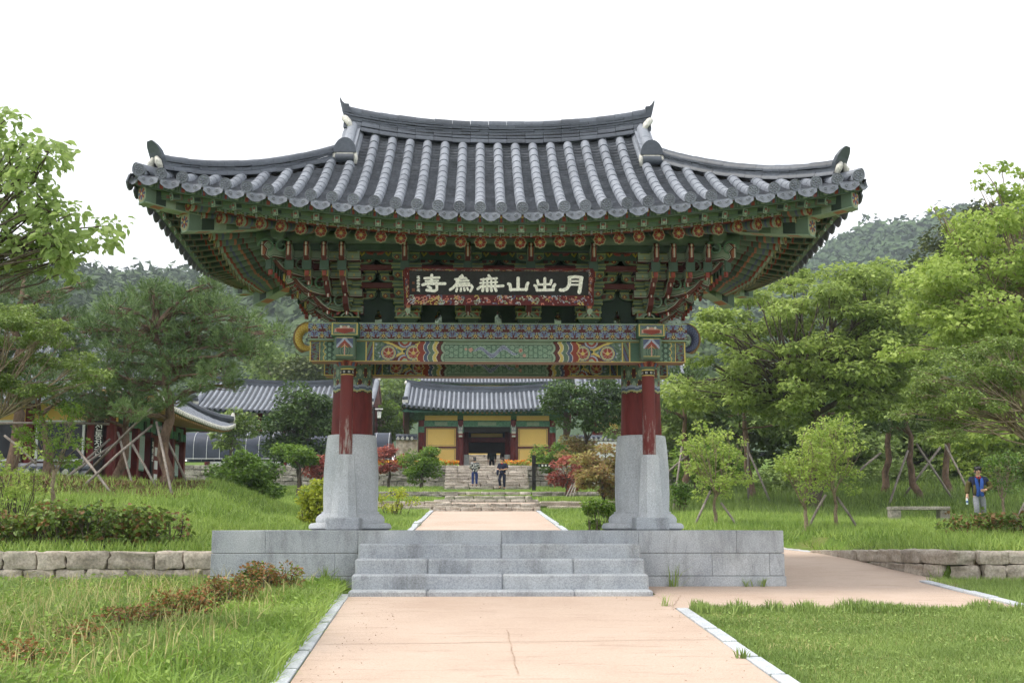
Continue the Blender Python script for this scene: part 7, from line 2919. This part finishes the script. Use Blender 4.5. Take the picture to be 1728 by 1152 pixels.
X, Y = field(-8.6, -2.6, -11.0, -3.0, 5200, None, 6, 0.6)
blades('seed_grass', X, Y, 0.33, 0.006, GM['seed'], 'foxtail seed heads standing over the weedy grass', 0.5, 2)
pk = lambda x, y: (np.abs(x) > 2.25) | (y > 29.5)
X, Y = field(-14, -2.2, -1.15, 30, 120000, lambda x, y: pk(x, y) & ~((np.abs(x) < 4.25) & (y < 2.5)) & ~((x < -7.6) & (y > 9.4) & (y < 15)), 7)
blades('meadow_grass', X, Y, 0.15, 0.011, GM['far'], 'meadow grass on the left lawn and mound', 0.75, 1)
X, Y = field(2.1, 24, -1.15, 32, 170000, lambda x, y: pk(x, y) & ~((x < 4.25) & (y < 2.5)) & ~((x < 6.9) & (y < 6.6)), 8)
blades('meadow_grass', X, Y, 0.17, 0.011, GM['far'], 'meadow grass on the right lawn and bank', 0.75, 1)
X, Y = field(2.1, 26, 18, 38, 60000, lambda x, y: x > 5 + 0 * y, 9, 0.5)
blades('bank_grass', X, Y, 0.34, 0.016, GM['shade'], 'tufted shade-toned grass on the bank under the pines', 0.5, 1)
X, Y = field(-9, 9, 30, 49, 52000, lambda x, y: (np.abs(x - .2) > 2.4), 10)
blades('terrace_grass', X, Y, 0.16, 0.016, GM['far'], 'bright grass on the terraces before the inner gate', 0.5, 1)
X, Y = field(-20, -6, 29, 49, 40000, None, 12)
blades('terrace_grass', X, Y, 0.2, 0.018, GM['far'], 'grass on the far left terrace below the stone wall', 0.5, 1)
X, Y = field(-18, -7.4, 9.2, 15, 30000, None, 11)
blades('needle_litter', X, Y, 0.07, 0.014, GM['litter'], 'brown needle litter under the propped pines', 1.6, 1)
X, Y = field(-18, -7.0, 9.0, 15, 9000, None, 13, 0.8)
blades('mound_grass', X, Y, 0.18, 0.012, GM['far'], 'scattered grass tufts on the pine mound', 0.6, 1)
rs_ = np.random.default_rng(46)
n = 220
X = np.where(rs_.uniform(size=n) < .5, rs_.uniform(-2.0, -1.5, n) + 0.25, rs_.uniform(1.5, 2.1, n))
X = np.where(rs_.uniform(size=n) < .35, rs_.uniform(-1.9, 2.1, n), X)
Y = rs_.uniform(-11.2, -3.7, n)
P = np.stack([X, Y, ground_z(X, Y) + 0.02], 1)
tag(leaf_mesh('leaf_litter', P, 0.02, None, GM['litter'], 0.9, 0.0, 0.5, rs_), 'dry leaf and twig bits scattered on the tan path', 'leaf litter', kind='stuff')
# single weeds in the joints of the platform
for i, (x, y, n, h, lab) in enumerate([(2.52, -2.46, 16, 0.30, 'grass tuft at the platform foot beside the steps'), (3.62, -2.48, 14, 0.12, 'small weed at the right platform foot'), (3.85, -2.48, 18, 0.14, 'leafy weed near the right platform corner'), (2.05, -5.0, 16, 0.14, 'grass tuft at the end of the right kerb'), (2.1, -9.3, 26, 0.09, 'grass tuft beside the right kerb'), (-2.5, -2.55, 40, 0.3, 'weed clump at the left foot of the platform')]):
    o = blades('weed_tuft', np.full(n, x) + RNG.normal(size=n) * .035, np.full(n, y) + RNG.normal(size=n) * .02, h, 0.007, GM['lawn'], lab, 0.7, 2, 0.012)
    tag(o, lab, 'weed', 'weeds along the paving')
    o['kind'] = 'thing'
# ------------------------------------------------------------------ props: poles, bench, sign post, lantern
def props(label, poles, r=0.034, group='tree props'):
    a = at(*poles[0][3:6])
    o = thing('tree_prop', label, 'tree prop', a, group)
    for x0, y0, d0, x1, y1, d1 in poles:
        p, q = at(x0, y0, d0), at(x1, y1, d1)
        q.z = min(q.z, gz(q.x, q.y) + (0.02 if abs(y1 - y0) > 50 else 9))
        MB().tube([p, p.lerp(q, .5) + Vector((0, 0, random.uniform(-.02, .02))), q - Vector((0, 0, .05))], r, 8).build('pole', M_POLE, o, True)
    return o


props('pole tripod propping the large pine', [(264, 712, 32.8, 291, 836, 30.5), (256, 718, 33, 139, 816, 31.5), (270, 719, 33.2, 318, 817, 33.5), (222, 747, 34, 264, 808, 32.5)])
props('crossed poles propping the slim pine', [(199, 729, 34.8, 223, 813, 32.6), (130, 757, 33.5, 189, 828, 31), (185, 741, 35, 113, 799, 33), (203, 742, 35, 106, 806, 32.6), (256, 688, 33, 135, 743, 35)])
props('pole frame tied across the left pines', [(0, 714, 33.8, 185, 712, 34.6), (8, 735, 34, 60, 778, 33.2), (60, 775, 34, 20, 800, 33)])
props('pole tripod propping the pine behind the bench', [(1532, 760, 45, 1498, 827, 43), (1546, 748, 45, 1610, 827, 44), (1587, 754, 46, 1518, 806, 46)], 0.042)
props('poles propping the pine behind the walking person', [(1595, 750, 48, 1638, 808, 46), (1486, 764, 48, 1440, 801, 46)], 0.042)
props('thick pole leaning at the right frame edge', [(1748, 815, 30, 1703, 874, 29)], 0.05)
props('pole legs propping the thin pine by the right column', [(1151, 752, 45.5, 1134, 822, 44), (1262, 745, 46.5, 1262, 815, 46), (1175, 756, 46, 1120, 800, 45), (1262, 760, 47, 1300, 812, 45)], 0.04)
props('pole legs holding the sapling nearest the platform', [(1199, 828, 32, 1167, 894, 31.2), (1217, 848, 32, 1251, 895, 31.4)], 0.03)
props('pole legs holding the tallest sapling', [(1393, 835, 30, 1361, 893, 29.4), (1412, 838, 30, 1456, 902, 29.2)], 0.03)
props('short pale poles leaning in the red maple', [(976, 806, 54, 965, 844, 53), (965, 818, 54, 952, 843, 53), (972, 812, 54, 958, 845, 53)], 0.035)

bc = thing('stone_bench', 'low stone bench on the right lawn left of the walking person', 'bench', gpt(1550, 38))
zb_ = gz(gpt(1550, 38).x, gpt(1550, 38).y)
xa, xb = at(1500, 860, 38).x, at(1600, 860, 38).x
yb_ = 38 - D0
MB().box(((xa + xb) / 2, yb_, zb_ + 0.42), (xb - xa, 0.42, 0.10)).build('seat_slab', M_STONE_G, bc, bevel=0.012)
for x in (xa + 0.16, xb - 0.16):
    MB().box((x, yb_, zb_ + 0.17), (0.3, 0.38, 0.40)).build('support', M_STONE_G, bc, bevel=0.012)

sp = thing('direction_sign', 'dark wooden direction post right of the long steps', 'sign post', at(901, 826, 63))
p0 = at(901, 828, 63)
zt = at(901, 768, 63).z
MB().box((p0.x, p0.y, (p0.z - .2 + zt) / 2), (0.19, 0.19, zt - p0.z + .2)).build('post', M_DARKIN, sp, bevel=0.01)
za = at(905, 785, 63).z
MB().box((p0.x + 0.52, p0.y - .03, za), (0.86, 0.06, 0.17)).build('arm_board', M_DARKIN, sp, bevel=0.006)
for k in range(4):
    MB().box((p0.x + 0.26 + 0.17 * k, p0.y - .063, za), (0.09, 0.008, 0.10 if k % 2 else 0.085)).build('mark', M_IVORY if k else M_GREENP, sp)

lp = thing('garden_lantern', 'pale hanging lantern on a post behind the left column', 'lantern', at(631, 770, 62))
a = at(631, 690, 62)
MB().tube([(a.x, a.y, gz(a.x, a.y)), (a.x, a.y, a.z + .1)], 0.06, 8).build('post', M_DARKIN, lp)
MB().tube([(a.x, a.y, a.z), (a.x + .45, a.y, a.z)], 0.035, 6).build('arm', M_WHITEW, lp)
c = Vector((a.x + 0.27, a.y, a.z - 0.28))
MB().box(c, (0.20, 0.20, 0.34), None, None, 0, 0.8).build('glass_box', M_WHITEW, lp, bevel=0.01)
MB().lathe([(0.2, 0.0), (0.16, 0.05), (0.03, 0.12)], 4, c + Vector((0, 0, 0.17))).build('lamp_cap', M_DARKIN, lp)
MB().tube([c + Vector((0, 0, .2)), c + Vector((0, 0, .3))], 0.012, 5).build('hook', M_DARKIN, lp)

pn = thing('notice_panel', 'pale notice panel half hidden beside the right column', 'panel', at(1015, 765, 66))
a, b = at(1002, 745, 66), at(1046, 772, 66)
MB().box(((a.x + b.x) / 2, a.y, (a.z + b.z) / 2), (b.x - a.x, 0.05, a.z - b.z)).build('board', M_WHITEW, pn)
for x in (a.x + .1, b.x - .1):
    MB().tube([(x, a.y + .06, b.z - 1.2), (x, a.y + .06, a.z)], 0.035, 6).build('leg', M_DARKIN, pn)

# ------------------------------------------------------------------ people
M_SKIN = mottled('skin', rgb(196, 152, 128), rgb(210, 168, 144), 6, 0.6)
M_HAIR = mottled('black_hair', rgb(24, 22, 22), rgb(38, 34, 34), 20, 0.5, 60)


def cloth(name, c):
    d = tuple(x * 0.82 for x in c)
    return mottled(name, d, c, 5, 0.85, 40, 0.15, 0.2)


C_OLIVE, C_NAVY, C_BLUE, C_GREY, C_RED = cloth('olive_cloth', rgb(92, 84, 48)), cloth('navy_cloth', rgb(40, 44, 66)), cloth('blue_cloth', rgb(52, 84, 156)), cloth('grey_cloth', rgb(140, 142, 150)), cloth('red_cloth', rgb(176, 52, 56))
C_JEAN, C_BLACK, C_DGREEN, C_BROWN, C_SHOE = cloth('jeans_cloth', rgb(48, 64, 120)), cloth('black_cloth', rgb(34, 33, 36)), cloth('dark_green_cloth', rgb(40, 54, 50)), cloth('brown_cloth', rgb(76, 66, 64)), cloth('shoe_cloth', rgb(60, 58, 58))


def floral():
    m, N, L, B = new_mat('floral_cloth')
    v = N.new('ShaderNodeTexVoronoi')
    v.inputs['Scale'].default_value = 13
    L.new(tex_coord(N, L, 'Object'), v.inputs['Vector'])
    L.new(ramp_n(N, L, v.outputs['Distance'], [(0.38, rgb(206, 204, 200)), (0.50, rgb(34, 34, 40))]), B.inputs['Base Color'])
    B.inputs['Roughness'].default_value = 0.85
    return m


C_FLORAL = floral()


def skin_obj(name, verts, edges, radii, mat, parent, M, root=0, sub=2):
    me = bpy.data.meshes.new(name)
    me.from_pydata([tuple(v) for v in verts], edges, [])
    me.materials.append(mat)
    o = put(bpy.data.objects.new(name, me), parent, M)
    sk_ = o.modifiers.new('Skin', 'SKIN')
    sk_.use_smooth_shade = True
    if not me.skin_vertices:
        me.skin_vertices.new()
    sv = me.skin_vertices[0].data
    for i, r in enumerate(radii):
        sv[i].radius = r if hasattr(r, '__len__') else (r, r)
        sv[i].use_root = (i == root)
    ss = o.modifiers.new('Sub', 'SUBSURF')
    ss.levels = sub
    ss.render_levels = sub
    return o


def person(label, loc, H, yaw, J, top_mat, leg_mat_, hair_mat=None, sleeves=True, sleeve_mat=None, long_hair=False, coat=0.0, shoe=None):
    """J: joint positions for a 1.72 m figure facing local -y: keys sh, el, wr, ha (L/R), hip, kn, an, to (L/R); x>0 is the figure's left"""
    o = thing('person', label, 'person', loc)
    k = H / 1.72
    M = Matrix.Translation(loc) @ Matrix.Rotation(yaw, 4, 'Z') @ Matrix.Diagonal((k * 1.12, k * 1.12, k, 1))
    V = Vector
    ln = J.get('lean', V((0, 0, 0)))
    pel, wai, che, nkb = V((0, 0.01, .93)), V((0, 0.0, 1.08)), V((0, 0.005, 1.27)) + ln * .6, V((0, 0.015, 1.44)) + ln
    nk, hb, hm, ht = V((0, 0.01, 1.50)) + ln, V((0, -0.012, 1.555)) + ln, V((0, -0.012, 1.625)) + ln, V((0, 0.0, 1.685)) + ln
    vs, es, rr = [], [], []

    def add(p, r, par=None):
        vs.append(p)
        rr.append(r)
        if par is not None:
            es.append((par, len(vs) - 1))
        return len(vs) - 1
    i0 = add(pel, (.135, .095))
    i1 = add(wai, (.12, .085), i0)
    i2 = add(che, (.145, .10), i1)
    i3 = add(nkb, (.085, .07), i2)
    i4 = add(nk, .052, i3)
    i5 = add(hb, (.062, .075), i4)
    i6 = add(hm, (.076, .092), i5)
    add(ht, (.06, .07), i6)
    hands = {}
    for s, sg in (('L', 1), ('R', -1)):
        a = add(J['sh' + s], .055, i2)
        b = add(J['el' + s], .042, a)
        c = add(J['wr' + s], .03, b)
        d = add(J['ha' + s], (.034, .02), c)
        hands[s] = (J['wr' + s], J['ha' + s])
        dv = (J['ha' + s] - J['wr' + s]).normalized()
        sd = dv.cross(V((0, 1, 0.2))).normalized()
        nr = sd.cross(dv)
        for q in range(4):
            f0 = J['ha' + s] + sd * (0.012 * (q - 1.5) * 1.5) + dv * 0.01
            f1 = f0 + dv * (0.038 + 0.006 * (1 - abs(q - 1.2)))
            f2 = f1 + dv * 0.022 - nr * 0.018
            e = add(f0, .010, d)
            e = add(f1, .009, e)
            add(f2, .008, e)
        e = add(J['wr' + s].lerp(J['ha' + s], .45) + sd * .034, .011, c)
        add(J['ha' + s] + sd * .05 + dv * .012, .009, e)
        h_ = add(J['hip' + s], .078, i0)
        kn = add(J['kn' + s], .055, h_)
        an = add(J['an' + s], .036, kn)
        add(J['to' + s], .034, an)
    skin_obj('body', vs, es, rr, M_SKIN, o, M)
    # shirt or coat
    vs2, es2, rr2 = [], [], []

    def add2(p, r, par=None):
        vs2.append(p)
        rr2.append(r)
        if par is not None:
            es2.append((par, len(vs2) - 1))
        return len(vs2) - 1
    t0 = add2(wai, (.17, .13))
    t1 = add2(pel + V((0, 0, -.02 - coat)), (.185, .14), t0)
    t2 = add2(che, (.19, .13), t0)
    t3 = add2(nkb + V((0, 0, -.01)), (.10, .085), t2)
    for s in ('L', 'R'):
        a = add2(J['sh' + s], .080, t2)
        b = add2(J['el' + s], .068, a)
        if sleeves:
            add2(J['wr' + s].lerp(J['el' + s], .12), .046, b)
    skin_obj('top', vs2, es2, rr2, top_mat, o, M)
    if sleeve_mat:
        for s in ('L', 'R'):
            q = J['sh' + s].lerp(J['el' + s], .18)
            skin_obj('sleeve', [q, J['el' + s], J['wr' + s].lerp(J['el' + s], .08)], [(0, 1), (1, 2)], [.088, .082, .062], sleeve_mat, o, M)
    # trousers
    vs3, es3, rr3 = [V((0, .01, .90))], [], [(.155, .115)]
    vs3.append(V((0, .01, .99)))
    rr3.append((.15, .11))
    es3.append((0, 1))
    for s in ('L', 'R'):
        n = len(vs3)
        vs3 += [J['hip' + s], J['kn' + s], J['an' + s] + V((0, 0, .03))]
        rr3 += [.098, .075, .062]
        es3 += [(0, n), (n, n + 1), (n + 1, n + 2)]
    skin_obj('trousers', vs3, es3, rr3, leg_mat_, o, M)
    for s in ('L', 'R'):
        skin_obj('shoe', [J['an' + s] + V((0, .03, -.03)), J['an' + s].lerp(J['to' + s], .5) + V((0, 0, -.02)), J['to' + s] + V((0, -.01, -.005))], [(0, 1), (1, 2)], [.046, .046, .036], shoe or C_SHOE, o, M, sub=2)
    # hair cap
    hv = [hm + V((0, .035, .03)), hm + V((0, .01, .068)), hm + V((0, -.045, .078))] + ([hm + V((0, .05, -.05)), nk + V((0, .04, .02))] if long_hair else [hm + V((0, .045, -.03))])
    he = [(0, 1), (1, 2), (0, 3)] + ([(3, 4)] if long_hair else [])
    skin_obj('hair', hv, he, [.085, .078, .046, .07] + ([.06] if long_hair else []), hair_mat or M_HAIR, o, M)
    # face: eyes, brows, nose, mouth, ears
    f = MB()
    fy = hm.y - .092
    for sx in (-1, 1):
        f.box(V((sx * .031, fy + .004, hm.z - .002)), (.024, .012, .010), None, BK)
        f.box(V((sx * .031, fy + .004, hm.z + .020)), (.032, .012, .006), None, BK)
        f.tube([V((sx * .078, hm.y + .005, hm.z - .03)), V((sx * .088, hm.y + .012, hm.z)), V((sx * .080, hm.y + .01, hm.z + .02))], [.010, .014, .008], 6, rgb(196, 150, 126))
    f.tube([V((0, fy + .008, hm.z + .008)), V((0, fy - .010, hm.z - .022)), V((0, fy + .004, hm.z - .034))], [.008, .014, .010], 6, rgb(200, 156, 132))
    f.box(V((0, fy + .012, hm.z - .060)), (.042, .012, .010), None, rgb(150, 84, 78))
    f.build('face', M_PAINT, o, True, M=M)
    return o, M


def pose(**kw):
    V = Vector
    J = dict(shL=V((.185, .01, 1.40)), elL=V((.225, .03, 1.12)), wrL=V((.225, -.03, .87)), haL=V((.222, -.045, .78)),
             shR=V((-.185, .01, 1.40)), elR=V((-.225, .03, 1.12)), wrR=V((-.225, -.03, .87)), haR=V((-.222, -.045, .78)),
             hipL=V((.09, .01, .88)), knL=V((.10, -.01, .48)), anL=V((.10, .02, .09)), toL=V((.11, -.12, .045)),
             hipR=V((-.09, .01, .88)), knR=V((-.10, -.01, .48)), anR=V((-.10, .02, .09)), toR=V((-.11, -.12, .045)))
    J.update(kw)
    return J


V = Vector
g0 = gpt(1650, 37.5)
man, MM = person('person in blue and olive jacket and grey trousers walking with a water bottle', g0, 1.74, math.radians(-8),
                 pose(elR=V((-.27, .05, 1.14)), wrR=V((-.31, -.02, .91)), haR=V((-.325, -.05, .835)), elL=V((.33, .02, 1.14)), wrL=V((.14, -.17, 1.06)), haL=V((.06, -.195, 1.05)),
                      knR=V((-.10, -.12, .50)), anR=V((-.10, -.02, .10)), toR=V((-.11, -.16, .05)), knL=V((.10, .0, .49)), anL=V((.10, .16, .12)), toL=V((.11, .04, .05))), C_NAVY, C_GREY, sleeve_mat=C_OLIVE, coat=.03)
for sx in (-1, 1):          # open blue jacket fronts, olive flanks, red collar
    skin_obj('jacket_front', [V((sx * .075, -.075, 1.42)), V((sx * .065, -.125, 1.25)), V((sx * .035, -.13, 1.06)), V((sx * .06, -.13, .86))], [(0, 1), (1, 2), (2, 3)], [(.04, .025), (.05, .025), (.05, .025), (.05, .02)], C_BLUE, man, MM)
    skin_obj('jacket_flank', [V((sx * .12, -.085, 1.22)), V((sx * .115, -.10, 1.06)), V((sx * .13, -.09, .92))], [(0, 1), (1, 2)], [.04, .05, .045], C_OLIVE, man, MM)
    skin_obj('collar', [V((sx * .06, .01, 1.47)), V((sx * .045, -.06, 1.44)), V((sx * .012, -.09, 1.40))], [(0, 1), (1, 2)], [.022, .02, .014], C_RED, man, MM)
bo = thing('water_bottle', 'clear water bottle with blue label in the walking hand', 'bottle', MM @ V((-.33, -.08, .70)))
M_PLASTIC = mottled('clear_plastic', rgb(188, 206, 214), rgb(214, 226, 230), 6, 0.2)
bp_ = MM @ V((-.335, -.085, .80))
MB().lathe([(.030, -.17), (.034, -.15), (.034, -.03), (.014, .02), (.014, .035)], 12, bp_).build('bottle_body', M_PLASTIC, bo, 'auto')
MB().lathe([(.0345, -.11), (.0345, -.06)], 12, bp_).build('label_band', C_BLUE, bo, 'auto')
MB().lathe([(.016, .035), (.016, .055)], 10, bp_).build('cap', C_BLUE, bo, 'auto')


def on_flight(px, k):
    y = 67.2 - D0 + 0.37 * k + 0.14
    p = at(px, 800, y + D0)
    return Vector((p.x, y, 2.10 + 0.178 * (k + 1)))


person('person in black and white floral blouse and jeans climbing the steps', on_flight(801, 0), 1.52, math.radians(180), pose(elL=V((.25, -.02, 1.14)), wrL=V((.16, -.16, 1.06)), haL=V((.08, -.18, 1.05)), elR=V((-.25, -.02, 1.14)), wrR=V((-.16, -.16, 1.06)), haR=V((-.08, -.18, 1.05))), C_FLORAL, C_JEAN, long_hair=True, coat=.05)
pm, PM = person('person in navy shirt with red collar coming down the steps', on_flight(848, -1), 1.66, math.radians(-25),
                pose(elR=V((-.27, .02, 1.15)), wrR=V((-.14, -.18, 1.05)), haR=V((-.07, -.2, 1.06)), elL=V((.27, .02, 1.15)), wrL=V((.12, -.18, 1.08)), haL=V((.05, -.21, 1.10)),
                     knR=V((-.10, -.16, .53)), anR=V((-.10, -.05, .16)), toR=V((-.1, -.18, .1)), anL=V((.09, .03, .09))), C_NAVY, C_NAVY, hair_mat=cloth('greying_hair', rgb(70, 64, 60)), sleeves=False)
skin_obj('collar', [V((-.06, -.03, 1.46)), V((0, -.085, 1.41)), V((.06, -.03, 1.46))], [(0, 1), (1, 2)], [.022, .02, .022], C_RED, pm, PM)
skin_obj('carried_jacket', [V((-.16, -.2, 1.1)), V((-.17, -.22, .95)), V((-.18, -.2, .78))], [(0, 1), (1, 2)], [(.09, .05), (.1, .05), (.08, .04)], C_NAVY, pm, PM)
person('person in dark green jacket standing inside the inner gate', Vector((at(830, 787, 80).x, 80 - D0, 3.55)), 1.64, math.radians(180), pose(), C_DGREEN, C_BLACK, coat=.08)
person('person in brown shirt and black trousers inside the inner gate', Vector((at(852, 787, 80.3).x, 80.3 - D0, 3.55)), 1.70, math.radians(170), pose(elR=V((-.29, .03, 1.13)), wrR=V((-.28, -.05, .9))), C_BROWN, C_BLACK)

# ------------------------------------------------------------------ air
hz = MB().box((0, 300, 60), (900, 700, 152))
haze = hz.build('haze', bpy.data.materials.new('haze_air'))
tag(haze, 'thin summer haze over the valley', kind='stuff')
hm_ = haze.data.materials[0]
hm_.use_nodes = True
hn, hl_ = hm_.node_tree.nodes, hm_.node_tree.links
hn.clear()
ho = hn.new('ShaderNodeOutputMaterial')
hv_ = hn.new('ShaderNodeVolumePrincipled')
hv_.inputs['Color'].default_value = (0.80, 0.88, 1.0, 1)
hv_.inputs['Density'].default_value = 0.00036
hl_.new(hv_.outputs[0], ho.inputs['Volume'])
